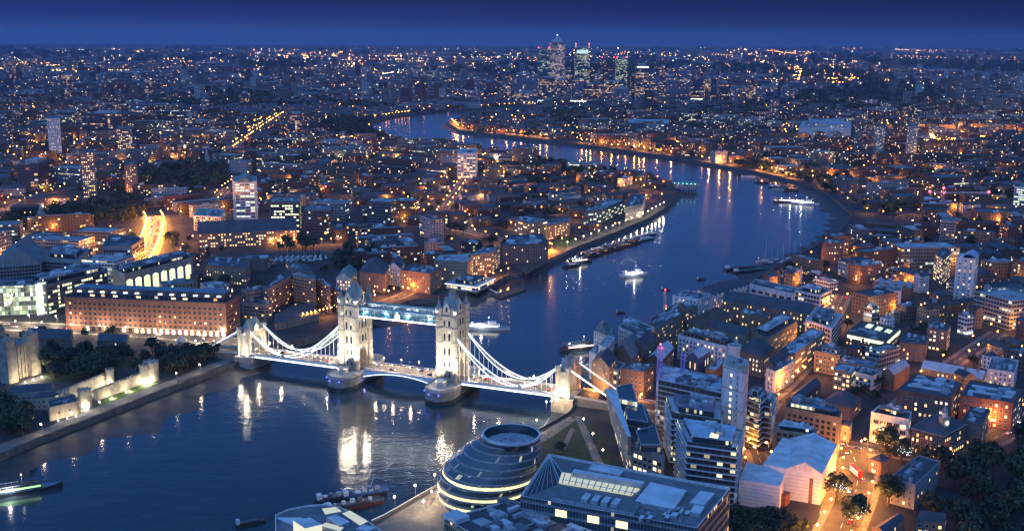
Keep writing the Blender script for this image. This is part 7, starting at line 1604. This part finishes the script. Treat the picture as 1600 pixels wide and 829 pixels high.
# abutment gateways
for side in (0, 1):
    sg = -1 if side == 0 else 1; x0 = AX[side]; g = MB()
    g.box(x0, 0, 15, 25, -1, 9.4, 0, 0); g.box(x0, 0, 15.8, 25.8, 9.4, 10.2, 0, 1)
    for s in (-1, 1): g.box(x0, s*8.9, 7.4, 4.2, 10.2, 20)
    extr(g, [(-11, 20), (-6.8, 20), (-5.6, 22), (-3.4, 23.6), (0, 24.8), (3.4, 23.6), (5.6, 22), (6.8, 20), (11, 20), (11, 27), (-11, 27)], 'x', x0-3.7, x0+3.7)
    g.box(x0, 0, 8.2, 22.8, 27, 27.8, 0, 1, bottom=True)
    ab = g.build('abutment_gateway', [stone, stone2], BR)
    for sx in (-1, 1):
        for sy in (-1, 1):
            g = MB(); cx, c2 = x0+sx*3.4, sy*10.6; g.prism(ngon(cx, c2, 1.9, 8, R(22.5)), 10.2, 30); g.prism(ngon(cx, c2, 2.3, 8, R(22.5)), 29.2, 30.4, 1, bottom=True)
            for k in range(8): a = R(45*k); g.box(cx+2*math.cos(a), c2+2*math.sin(a), .5, .8, 30.4, 31.5, a, 1)
            g.build('turret', [stone, stone2], ab)
    g = MB(); g.frustum(rectpts(x0, 0, 6.6, 18.6), 27.8, rectpts(x0, 0, .9, 12), 36.5, 0, 0); rf = g.build('roof', slate, ab)
    for s in (-1, 1): g = MB(); g.tube((x0, s*5.8, 36.3), (x0, s*5.8, 39.5), .18, .06, 5); g.build('finial', gold, ab)
    for s in (-1, 1): g = MB(); extr(g, [(-2.6, 27.8), (2.6, 27.8), (2.6, 30.5), (0, 34), (-2.6, 30.5)], 'x', x0+s*4.3, x0+s*1.6); g.build('gable', stone2, ab)
    for sy in (-1, 1):
        flood(ab, (x0-5, sy*20, 9), (x0-2, sy*7, 22), 15000, ang=90, fix=False); flood(ab, (x0+5, sy*20, 9), (x0+2, sy*7, 24), 15000, ang=90, fix=False)
        flood(ab, (x0-sg*13, sy*7.0, 12), (x0, sy*1, 26), 9000, ang=100, fix=False)
    flood(ab, (x0-sg*6, 0, 28), (x0, 0, 34), 2500, (.85, 1, .85), 120, .3, False)
# sloping approaches behind the gateways
for side in (0, 1):
    sg = -1 if side == 0 else 1; x0 = AX[side]+sg*7.5; x1 = x0+sg*(95 if side else 60); g = MB()
    extr(g, [(x0, 4.5), (x1, 4.5), (x1, 5.3), (x0, DZ)], 'y', -9.5, 9.5, 0)
    o = g.build('approach_ramp', [paving], BR)
    g = MB(); extr(g, [(x0, DZ), (x1, 5.3), (x1, 5.38), (x0, DZ+.08)], 'y', -6.5, 6.5, 0); g.build('carriageway', asphalt, o)
    for y in (-9.3, 9.3): g = MB(); extr(g, [(x0, DZ-.2), (x1, 5.1), (x1, 6.5), (x0, DZ+1.3)], 'y', y-.25, y+.25, 0); g.build('parapet', stone2, o)
# ------------------------------------------------------------------ open ground, promenade, jetties
def sheetp(name, pix, z, m, c='p'):
    g = MB(); P = ccw([tuple(p) for p in Q(c, pix, 0)]); g.cap(P, z, 0); o = g.build(name, m); o['kind'] = 'structure'; return o
lawnm = simple('mown grass', (.026, .048, .018), .9, .3, .25)
sheetp('lawn', [(600, 850), (690, 757), (780, 716), (850, 680), (888, 656), (912, 650), (945, 690), (968, 742), (900, 800), (800, 850)], LZ+.02, lawnm)
prom = [(520, 858), (600, 813), (690, 760), (780, 708), (850, 673), (890, 650), (900, 655), (860, 684), (800, 712), (745, 745), (720, 800), (640, 880)]
sheetp('promenade', prom, LZ+.04, paving); sheetp('plaza', [(640, 800), (690, 765), (720, 800), (720, 850), (600, 860)], LZ+.06, paving)
sheetp('park_path', [(898, 650), (908, 650), (952, 742), (936, 742)], LZ+.08, paving); sheetp('park_path', [(875, 700), (892, 668), (898, 670), (884, 702)], LZ+.07, paving)
sheetp('lawn', [(150, 628), (245, 590), (250, 597), (160, 640)], LZ+.03, simple('bright mown grass', (.08, .14, .03), .9, .3, .3))
sheetp('lawn', [(110, 600), (190, 575), (240, 560), (100, 565), (60, 590)], LZ+.03, lawnm)
sheetp('playing_field', [(788, 303), (870, 301), (885, 308), (795, 311)], LZ+.03, lawnm); sheetp('lawn', [(862, 378), (890, 366), (900, 380), (872, 388)], LZ+.03, simple('bright mown grass', (.08, .14, .03), .9, .3, .3))
sheetp('river_path', [(-20, 716), (60, 682), (140, 651), (250, 608), (330, 577), (385, 557), (385, 551), (330, 568), (250, 600), (140, 640), (60, 672), (-20, 700)], LZ+.04, paving)
sheetp('plaza', [(1290, 860), (1280, 800), (1300, 740), (1322, 700), (1360, 700), (1362, 760), (1350, 860)], LZ+.05, simple('sandy paving', (.24, .19, .13), .85, .2, .3))
for k, (u, v) in enumerate([(878+i*14.5, 662-i*5+(i % 2)) for i in range(0)]): pass
# bright handrail along the promenade
pts = [at(u, v, LZ) for u, v in ((580, 815), (600, 806), (690, 755), (780, 703), (850, 667), (858, 655))]
t = thing('quay_railing', 'white glowing railing along the edge of the river promenade', 'railing', (pts[0].x, pts[0].y, LZ)); g = MB(); e = MB()
for a, b2 in zip(pts, pts[1:]):
    g.beam((a.x, a.y, LZ+1.2), (b2.x, b2.y, LZ+1.2), .15); e.beam((a.x, a.y, LZ+.9), (b2.x, b2.y, LZ+.9), .16, .22)
    d = b2-a
    for k in range(int(d.length/2.5)): q = a+d*(k*2.5/d.length); g.box(q.x, q.y, .12, .12, LZ, LZ+1.2)
wput(t, g, 'rail', steelw); wput(t, e, 'light_strip', emit('railing light', (.9, .93, .95), .9))
jm = simple('jetty timber', (.10, .08, .06), .85, .3, .5)
P = Q('p', [(802, 414), (866, 388), (874, 398), (822, 428)], 0); t = thing('jetty', 'orange-lit timber river jetty standing out from the north bank', 'jetty', (P[0].x, P[0].y, 0)); g = MB(); g.prism(P, LZ-1, LZ+.3, bottom=True); wput(t, g, 'deck', jm)
for k in range(14): p = P[0].lerp(P[1], k/13); q = P[3].lerp(P[2], k/13); g = MB(); g.box(p.x, p.y, .9, .9, -1, LZ-1); wput(t, g, 'pile', jm); g = MB(); g.box(q.x, q.y, .9, .9, -1, LZ-1); wput(t, g, 'pile', jm)
# pier pavilion
P = Q('p', [(697, 441), (744, 447), (772, 434), (724, 428)], 6); t = hero('pier_pavilion', 'low white pavilion with glowing white edges standing on piles in the river', 'pavilion', P, 5.0, 'white', 'pale', 'flat', dict(w=3.6, h=2.2, su=4.0, sv=9, z=1.2, lit=.8, f='w', k='home', b=1), 2, (7, 3, 'glass', 'dark'), mark=False)
g = MB(); s = [Vector(p) for p in ccw([tuple(p) for p in P])]; o_ = shrink(s, -1.2); g.walls([tuple(p) for p in o_], LZ+4.6, LZ+5.2, 0); wput(t, g, 'lit_eaves', emit('pavilion eaves light', (1, .95, .8), 1.8)); g = MB(); g.prism(shrink(s, -2), LZ-1, LZ, bottom=True); wput(t, g, 'platform', jm)
for k in range(6):
    for q in (P[0].lerp(P[1], k/5), P[3].lerp(P[2], k/5)): g = MB(); g.box(q.x, q.y, 1, 1, -1, LZ-1); wput(t, g, 'pile', jm)
a, b2 = at(752, 446, 4), at(778, 458, 1); t = thing('gangway', 'white sloping gangway from the pavilion down to the pontoon', 'gangway', (a.x, a.y, 0)); g = MB(); g.beam((a.x, a.y, 4), (b2.x, b2.y, 1.4), 2.6, .3); g.beam((a.x-1, a.y, 5), (b2.x-1, b2.y, 2.4), .2); wput(t, g, 'walkway', steelw)
P = Q('p', [(768, 460), (812, 448), (822, 452), (782, 466)], 1.2-LZ); t = thing('pontoon', 'dark floating pontoon at the foot of the gangway', 'pontoon', (P[0].x, P[0].y, 0)); g = MB(); g.prism([Vector(p) for p in P], -.4, 1.2); wput(t, g, 'deck', jm)
# far pier on the river bend
P = Q('p', [(1054, 292), (1086, 294), (1092, 288), (1060, 286)], 3); t = thing('river_pier', 'long pier building on piles with green lamps at the river bend', 'pier', (P[0].x, P[0].y, 0)); g = MB(); g.prism(P, LZ+1, LZ+8, 0, 1, HW['grey'], HR['green'], bottom=True); wput(t, g, 'shed', [F_WARE_, roofm])
for k in range(8): q = P[0].lerp(P[1], k/7); g = MB(); g.box(q.x, q.y, 2, 2, -1, LZ+1); wput(t, g, 'pile', jm)
for k in range(6): q = P[0].lerp(P[1], k/5); g = MB(); octa(g, q.x, q.y, LZ+9.5, .6); wput(t, g, 'green_lamp', lampm['green'])

# ------------------------------------------------------------------ boats
hullw = simple('white boat hull', (.7, .71, .72), .35, .06, .5); hulld = simple('dark boat hull', (.05, .055, .065), .45, .2, .5); hullr = simple('red brown boat hull', (.16, .06, .04), .5, .2, .5); hullb = simple('blue boat deck', (.06, .16, .30), .5, .2, .6); hullg = simple('green boat hull', (.04, .14, .09), .5, .2, .6)
cabw = emit('lit boat windows', (1, .95, .82), 2.2); cabg = emit('green lit boat windows', (.55, 1, .45), 1.0); deckl = emit('boat deck lamp', (1, .95, .85), 20)
def hull(g, Lh, B, H_, z=-.5, bow=.22, stern=1.0, m=0, md=1):
    xs = [-.5, -.47, -.2, .1, .5-bow, .5-bow*.45, .5]; ws = [.82*stern, .95*stern, 1, 1, .92, .55, .03]
    T = [(x*Lh, w*B/2) for x, w in zip(xs, ws)]; sh_ = [1.05, 1.02, 1, 1, 1.05, 1.15, 1.3]
    for i in range(len(T)-1):
        (x0, w0), (x1, w1) = T[i], T[i+1]; h0, h1 = H_*sh_[i], H_*sh_[i+1]; k = .8
        g.face([(x0, -w0*k, z), (x1, -w1*k, z), (x1, -w1, h1), (x0, -w0, h0)], None, m); g.face([(x1, w1*k, z), (x0, w0*k, z), (x0, w0, h0), (x1, w1, h1)], None, m)
        g.face([(x0, -w0*.97, h0-.15), (x1, -w1*.97, h1-.15), (x1, w1*.97, h1-.15), (x0, w0*.97, h0-.15)], None, md)
    x0, w0 = T[0]; g.face([(x0, w0*.8, z), (x0, -w0*.8, z), (x0, -w0, H_*1.05), (x0, w0, H_*1.05)], None, m)
def boat(name, label, cat, u, v, ang, Lh, B, H_, style, hm_, dm_, group=None, win=cabw):
    p = at(u, v, 0); t = thing(name, label, cat, (p.x, p.y, 0), ang, group); g = MB(); hull(g, Lh, B, H_, bow=.2 if style != 'barge' else .08); g.build('hull', [hm_, dm_], t)
    if style in ('cruise', 'ferry'):
        l1 = Lh*.66; g = MB(); g.box(-Lh*.06, 0, l1, B*.8, H_, H_+2.4, 0, 0, 0); s_ = g.build('saloon', hm_, t); g = MB()
        for s in (-1, 1): g.box(-Lh*.06, s*B*.402, l1*.94, .08, H_+.8, H_+1.9)
        g.box(-Lh*.06+l1/2+.03, 0, .08, B*.7, H_+.8, H_+1.9); g.build('window_band', win, s_)
        g = MB(); g.box(Lh*.12, 0, Lh*.16, B*.5, H_+2.4, H_+4.6); g.box(Lh*.12, 0, Lh*.18, B*.56, H_+4.6, H_+4.8, bottom=True); wh_ = g.build('wheelhouse', hm_, t); g = MB(); g.box(Lh*.12+Lh*.08+.03, 0, .08, B*.42, H_+3.3, H_+4.3); g.build('window_band', win, wh_)
        g = MB(); g.tube((Lh*.05, 0, H_+4.6), (Lh*.05, 0, H_+8), .1, .05, 5); g.build('mast', steelw, t)
        g = MB(); octa(g, -Lh*.3, 0, H_+3.4, .5); octa(g, Lh*.05, 0, H_+8.2, .35); g.build('deck_lamp', deckl, t)
        dl_ = bpy.data.lights.new('boat light', 'POINT'); dl_.energy = 6000; dl_.color = (1, .95, .88); dl_.shadow_soft_size = .4; put('deck_light', dl_, t, (-Lh*.1, -B*.7, H_+3.5))
        g = MB()
        for s in (-1, 1): g.beam((-Lh*.45, s*B*.42, H_+3.4), (Lh*.02, s*B*.42, H_+3.4), .08)
        for k in range(8):
            for s in (-1, 1): g.beam((-Lh*.45+k*Lh*.066, s*B*.42, H_+2.4), (-Lh*.45+k*Lh*.066, s*B*.42, H_+3.4), .07)
        g.build('railing', steelw, t)
    elif style == 'barge':
        g = MB(); g.box(-Lh*.05, 0, Lh*.62, B*.66, H_*.95, H_+.5, 0, 0, 0); g.build('hatch_cover', dm_, t); g = MB(); g.box(-Lh*.42, 0, Lh*.1, B*.5, H_, H_+2.4); g.build('wheelhouse', hullw, t)
    elif style == 'houseboat':
        g = MB(); g.box(-Lh*.08, 0, Lh*.6, B*.72, H_*.95, H_+2.0); g.box(-Lh*.08, 0, Lh*.62, B*.76, H_+2.0, H_+2.15, bottom=True); g.build('cabin', dm_, t)
        
        for k in range(5):
            for s in (-1, 1): g = MB(); g.box(-Lh*.3+k*Lh*.11, s*B*.362, .9, .06, H_+.8, H_+1.5); g.build('window', [PANE[1] if rr.random() < .4 else PANE[0]], t)
        g = MB(); g.tube((Lh*.2, 0, H_), (Lh*.2, 0, H_+6), .12, .05, 5); g.build('mast', postm, t)
    elif style == 'yacht':
        g = MB(); g.box(-.5, 0, Lh*.35, B*.5, H_*.9, H_+.9); g.build('cabin', hullw, t); g = MB(); g.tube((0, 0, H_), (0, 0, H_+Lh*1.1), .09, .04, 5); g.beam((0, 0, H_+1.4), (-Lh*.4, 0, H_+1.5), .1); g.build('mast', steelw, t)
    return t
boat('river_ferry', 'white-lit passenger ferry under way in the middle of the river', 'ferry', 991, 431, R(24), 33, 8.5, 2.4, 'ferry', hullw, hullw)
boat('cruise_boat', 'long white cruise boat just beyond the right bridge tower', 'boat', 760, 514, R(-4), 40, 7.5, 2.2, 'cruise', hullw, hullb)
boat('restaurant_boat', 'red-lit restaurant boat moored by the brewery', 'boat', 909, 546, R(22), 36, 9, 2.6, 'cruise', hulld, hullr, None, emit('pinkish lit boat windows', (1, .7, .6), 2.0))
boat('patrol_ship', 'dark grey vessel with white cabin moored ahead of the houseboats', 'ship', 906, 411, R(30), 32, 7.5, 2.6, 'cruise', hulld, hulld, None, PANE[3])
boat('moored_launch', 'dark launch moored beside the grey vessel', 'boat', 893, 416, R(30), 22, 5.5, 1.8, 'houseboat', hulld, hullb)
boat('river_cruiser', 'long green-lit boat with blue roof at the bottom left edge', 'boat', 28, 770, R(28), 46, 8, 2.2, 'cruise', hulld, hullb, None, cabg)
rr = random.Random(11)
for k in range(19):
    s = k/18; u, v = 918+s*98, 400-s*30+((k % 3)-1)*3.0; m_ = rr.choice(((hulld, hullb), (hullr, hulld), (hullg, hullw), (hulld, hullr), (hulld, hulld)))
    boat('houseboat', 'moored houseboat in the cluster of old barges off the north bank', 'houseboat', u, v, R(32+rr.uniform(-9, 9)), rr.uniform(18, 28), rr.uniform(4.5, 6), 1.7, 'houseboat', *m_, 'houseboats moored off the north bank')
for i, (u, v, a, c) in enumerate(((1157, 420, 20, 'dark open barge moored by the wharves, left of the pair'), (1170, 424, 24, 'greenish flat barge moored by the wharves, right of the pair'))): boat('barge', c, 'barge', u, v, R(a), 38, 9, 2, 'barge', hulld, hullg if i else hulld)
for u, v, a, l, st, hm_, dm_, c in ((1240, 316, -8, 60, 'cruise', hulld, hullw, 'large white-lit boat moored off the right bank'), (1258, 319, -30, 44, 'cruise', hullw, hullw, 'brightest white floating landing stage off the right bank'), (1226, 297, -20, 40, 'houseboat', hullw, hullg, 'pale boat with green deck above the large white-lit boat'), (1212, 293, -15, 26, 'houseboat', hulld, hullw, 'small boat left of the pale green-decked boat'), (1190, 286, -20, 24, 'barge', hulld, hullr, 'dark buoyed barge near the orange reflections'), (1169, 277, 5, 26, 'barge', hullw, hullw, 'small pale boat upstream of the dark barge'), (1236, 298, -20, 22, 'houseboat', hullr, hulld, 'small red boat right of the pale green-decked boat')):
    boat('moored_boat', c, 'boat', u, v, R(a), l, l*.2, 2.2, st, hm_, dm_)
for k in range(7): boat('sailing_boat', 'masted boat in the small cluster off the right bank moorings', 'sailing boat', 1196+k*9, 409-k*.8+(k % 2)*4, R(20+k*7), rr.uniform(16, 24), 5, 1.6, 'yacht', rr.choice((hulld, hullw)), hullb, 'masted boats off the right bank')
for k in range(24): boat('yacht', 'small white yacht moored in the marina basin behind the riverside hotel', 'yacht', 415+(k % 12)*8.6, 402+(k//12)*5.0-((k % 12) > 9)*1, R(rr.choice((70, 80, 95))), rr.uniform(9, 14), 3.4, 1.3, 'yacht', hullw, hullw, 'yachts in the marina basin')
for k, (u, v, a, l) in enumerate(((530, 778, 25, 26), (553, 790, 28, 34), (570, 772, 25, 26))):
    t = boat('work_barge', ('left work barge with grey deck cargo below the bridge reflections', 'middle work barge with rusty hold, nearest the camera', 'right work barge carrying blue equipment')[k], 'barge', u, v, R(a), l, 8.5, 1.8, 'barge', hullr if k == 1 else hulld, hullb if k == 2 else hulld)
    for j in range(5): g = MB(); x = -l*.3+j*l*.14; g.box(x, rr.uniform(-1.5, 1.5), rr.uniform(1.5, 3), rr.uniform(1.2, 2.6), 2.2, rr.uniform(3, 4.4), rr.uniform(-.3, .3)); g.build('deck_cargo', rr.choice((hullb, plantm, hullw)), t)
    if k: g = MB(); g.beam((l*.1, 0, 2), (l*.22, 1, 9), .3); g.beam((l*.22, 1, 9), (l*.4, 2, 6.5), .22); g.box(l*.1, 0, 2.4, 2.2, 2, 4.4); g.build('deck_crane', hullb if k == 2 else postm, t)
boat('small_launch', 'small dark pontoon boat left of the curved glass office', 'boat', 392, 817, R(30), 16, 5, 1.2, 'barge', hulld, hulld)
for k, (u, v) in enumerate(((1095, 437), (970, 489), (683, 467), (1040, 453))): t = boat('mooring_buoy', ('mooring barge floating alone below the black barges', 'small mooring raft in open water left of the wharves', 'small white launch right of the left bridge tower', 'small raft beside the slim river crane mast')[k], 'buoy', u, v, .3, 9, 4, 1, 'barge', hullw if k == 2 else hulld, jm)

# ------------------------------------------------------------------ vehicles
carm = [simple('car paint '+n, c, .3, .05, 1) for n, c in (('black', (.02, .02, .025)), ('silver', (.4, .41, .42)), ('white', (.7, .7, .7)), ('blue', (.03, .06, .2)), ('red', (.4, .03, .02)))]
tyre = simple('tyre rubber', (.02, .02, .02), .8, .1, 3); hl = emit('headlight', (1, .95, .85), 14, False); tl = emit('tail light', (1, .04, .02), 9, False); carg = simple('car glass', (.03, .035, .04), .08, .1, 1)
def carbody(k, lorry=False):
    g = MB(); prof = [(-2.15, .35), (2.15, .35), (2.2, .75), (1.15, .92), (.55, 1.42), (-1.05, 1.45), (-1.75, .98), (-2.2, .9)]; extr(g, prof, 'y', -.85, .85); return g.mesh('body', [carm[k]])
CB = [carbody(k) for k in range(5)]
g = MB(); extr(g, [(1.02, .95), (.5, 1.37), (-1.0, 1.39), (-1.55, .98)], 'y', -.87, .87); GLS = g.mesh('glasshouse', [carg])
g = MB(); g.tube((0, -.1, 0), (0, .1, 0), .33, None, 12); WHL = g.mesh('wheel', [tyre]); g = MB(); g.box(0, 0, .1, .42, -.12, .12, bottom=True); HLM = g.mesh('headlight', [hl]); TLM = bpy.data.meshes.new('tail_light'); g2 = MB(); g2.box(0, 0, .1, .42, -.12, .12, bottom=True); TLM = g2.mesh('tail_light', [tl])
def car(x, y, a, k, lab, grp, z=None):
    t = thing('car', lab, 'car', (x, y, LZ+.15 if z is None else z), a, grp); put('body', CB[k], t); put('glasshouse', GLS, t)
    for sx in (-1.35, 1.35):
        for sy in (-.82, .82): put('wheel', WHL, t, (sx, sy, .33))
    for sy in (-.6, .6): put('headlight', HLM, t, (2.2, sy, .68)); put('tail_light', TLM, t, (-2.2, sy, .78))
def bus(x, y, a, lab, z=None):
    t = thing('bus', lab, 'bus', (x, y, LZ+.15 if z is None else z), a); g = MB(); g.box(0, 0, 11, 2.5, .4, 4.3, bottom=True); g.box(0, 0, 10.8, 2.3, 4.3, 4.4); g.build('body', simple('bus red', (.5, .02, .015), .35, .08, 1), t)
    for z0 in (1.3, 3.0):
        for s in (-1, 1): g = MB(); g.box(0, s*1.26, 10, .06, z0, z0+.9); g.build('window_band', PANE[3], t)
    for sx in (-3.6, 3.4):
        for sy in (-1.15, 1.15): o = put('wheel', WHL, t, (sx, sy, .5)); o.scale = (1.5, 1.5, 1.5)
    for sy in (-.9, .9): put('headlight', HLM, t, (5.52, sy, .9)); put('tail_light', TLM, t, (-5.52, sy, .9))
nm_ = {0: 'the wide lit road before the red brick hotel', 1: 'the glowing highway at left', 2: 'the southern bridge approach', 3: 'the bright orange street at bottom right', 4: 'the street past the clock turret building', 5: 'the narrow lit warehouse street'}
for k, n in ((0, 16), (1, 46), (2, 8), (3, 9), (4, 10), (5, 12)):
    P, w = ROADW[k]; tot = sum((b2-a).length for a, b2 in zip(P, P[1:]))
    for i in range(n):
        s = (i+rr.random()*.7)/n*tot; acc = 0
        if k == 0 and s > tot*.86: continue
        if k == 2 and s < tot*.3: continue
        for a, b2 in zip(P, P[1:]):
            l = (b2-a).length
            if acc+l >= s:
                d = (b2-a).normalized(); sd = rr.choice((-1, 1)); q = a+d*(s-acc)+Vector((-d.y, d.x))*sd*w*(.18 if k != 5 else .36); car(q.x, q.y, math.atan2(d.y, d.x)+(math.pi if sd > 0 else 0), rr.randrange(5), f'car on {nm_[k]}', f'cars on {nm_[k]}'); break
            acc += l
p = at(151, 512, LZ); bus(p.x, p.y, R(-172), 'red double-decker bus on the wide lit road below the red brick hotel'); p = at(1337, 742, LZ); bus(p.x, p.y, R(98), 'red double-decker bus at the junction of the bright orange street')
def onbr(s, y): q = rot(s, y, BA); return BC[0]+q[0], BC[1]+q[1]
for i, s in enumerate((-104, -92, -73, -60, -22, -8, 12, 22, 62, 80, 98, 112)):
    sd = -1 if i % 2 else 1; x, y = onbr(s, sd*3.2); car(x, y, BA+(0 if sd < 0 else math.pi), rr.randrange(5), 'car crossing the suspension bridge', 'cars crossing the bridge', DZ+.02)

# ------------------------------------------------------------------ people on the promenade and bridge
def figure(seed):
    r_ = random.Random(seed); st = r_.uniform(.12, .3); sk = bpy.data.meshes.new('person_skel')
    V = [(0, 0, .95), (0, 0, 1.2), (0, 0, 1.42), (0, 0, 1.52), (0, 0, 1.64), (0, 0, 1.74), (.02, .2, 1.42), (.05*r_.choice((-1, 1)), .24, 1.12), (.12, .24, .86), (.02, -.2, 1.42), (-.05, -.24, 1.12), (.02, -.24, .86), (st*.4, .1, .5), (st, .1, .06), (-st*.3, -.1, .5), (-st, -.1, .06), (st+.14, .1, .04), (-st+.14, -.1, .04), (0, .1, .9), (0, -.1, .9)]
    E_ = [(0, 1), (1, 2), (2, 3), (3, 4), (4, 5), (2, 6), (6, 7), (7, 8), (2, 9), (9, 10), (10, 11), (0, 18), (18, 12), (12, 13), (13, 16), (0, 19), (19, 14), (14, 15), (15, 17)]
    RD = [.15, .15, .16, .06, .105, .08, .07, .05, .04, .07, .05, .04, .075, .05, .075, .05, .04, .04, .1, .1]
    sk.from_pydata(V, E_, []); o = bpy.data.objects.new('person', sk); COL.objects.link(o); md = o.modifiers.new('s', 'SKIN')
    for i, q in enumerate(sk.skin_vertices[0].data): q.radius = (RD[i], RD[i]); q.use_root = (i == 0)
    o.modifiers.new('u', 'SUBSURF').levels = 1
    dg = bpy.context.evaluated_depsgraph_get(); me = bpy.data.meshes.new_from_object(o.evaluated_get(dg)); me.name = 'person'; bpy.data.objects.remove(o)
    m, t, b = mat('walker clothes'); tcn = N(t, 'ShaderNodeTexCoord'); s_ = N(t, 'ShaderNodeSeparateXYZ'); L(t, tcn.outputs['Object'], s_.inputs[0]); mr_ = N(t, 'ShaderNodeMapRange'); mr_.inputs[2].default_value = 1.8; L(t, s_.outputs[2], mr_.inputs[0])
    c_ = N(t, 'ShaderNodeValToRGB'); c_.color_ramp.interpolation = 'CONSTANT'; up_ = r_.choice(((.05, .06, .12), (.3, .28, .25), (.25, .05, .04), (.04, .04, .04), (.5, .5, .48)))
    ramp(c_, [(0, (.03, .03, .03)), (.06, r_.choice(((.03, .04, .09), (.05, .05, .05), (.15, .12, .08)))), (.53, up_), (.83, (.45, .28, .2)), (.945, (.05, .03, .02))]); L(t, mr_.outputs[0], c_.inputs[0]); L(t, c_.outputs[0], b.inputs['Base Color']); b.inputs['Roughness'].default_value = .8
    me.materials.clear(); me.materials.append(m); return me, up_
try:
    FG = [figure(s) for s in range(5)]
    def person(x, y, z, lab, grp): me, _ = rr.choice(FG); t = put('person', me, None, (x, y, z), rr.uniform(0, 6.28)); tag(t, lab, 'person', grp)
    PA = [at(u, v, LZ) for u, v in ((645, 800), (692, 764), (780, 714), (850, 676), (888, 655))]
    for i in range(46):
        k = rr.randrange(4); p = PA[k].lerp(PA[k+1], rr.random())+Vector((rr.uniform(0, 9), rr.uniform(-6, 1))); person(p.x, p.y, LZ+.06, 'tiny person walking on the river promenade', 'people on the promenade')
    for i in range(26): x, y = onbr(rr.uniform(-110, 110), rr.choice((-6.9, 6.9))+rr.uniform(-.3, .3)); person(x, y, DZ, 'tiny person walking over the suspension bridge', 'people on the bridge')
except Exception as ex: print('people failed', ex)
# lit trees
fairy = emit('fairy lights', (.75, .88, 1), 9, False)
for u, v, r_, n, lb in ((1306, 782, 7.5, 34, 'round tree hung with white fairy lights left of the bright orange street'), (1335, 822, 8, 34, 'round tree hung with white fairy lights at the bottom edge'), (1408, 722, 7, 44, 'tall tree hung with dense white fairy lights right of the junction'), (1385, 708, 8, 0, 'big dark tree left of the tall fairy-lit tree'), (1388, 790, 8, 0, 'big dark tree right of the bright orange street'), (1366, 610, 6, 0, 'round dark tree in the leafy square')):
    p = at(u, v, LZ); t = thing('broadleaf_tree', lb, 'tree', (p.x, p.y, LZ), 1.0); cm, tm = TR[rr.randrange(7)]
    for nm2, me in (('trunk', tm), ('crown', cm)): o = put(nm2, me, t); o.scale = (r_, r_, r_)
    if n:
        g = MB()
        for i in range(n): a, b2 = rr.uniform(-2.3, -.6), rr.uniform(-.3, .5); q = r_*rr.uniform(.6, 1.0); octa(g, q*.8*math.cos(a)*math.cos(b2)+rr.uniform(-1.5, 1.5), q*math.sin(a)*math.cos(b2), r_*1.2+q*math.sin(b2), .12)
        o = g.build('fairy_lights', fairy, t); o.rotation_euler.z = -1.0; o['kind'] = 'stuff'
# ------------------------------------------------------------------ evening haze
hm = bpy.data.materials.new('evening haze'); hm.use_nodes = True; t = hm.node_tree; t.nodes.clear()
o_ = N(t, 'ShaderNodeOutputMaterial'); pv = N(t, 'ShaderNodeVolumePrincipled'); pv.inputs['Color'].default_value = (.48, .64, 1, 1); pv.inputs['Density'].default_value = 3.7e-5; pv.inputs['Anisotropy'].default_value = .2
L(t, pv.outputs[0], o_.inputs['Volume'])
g = MB(); g.box(0, 13200, 33000, 28400, -2, 330, 0, bottom=True)
o = g.build('haze', hm); o['kind'] = 'stuff'
relabel(ITEMS)
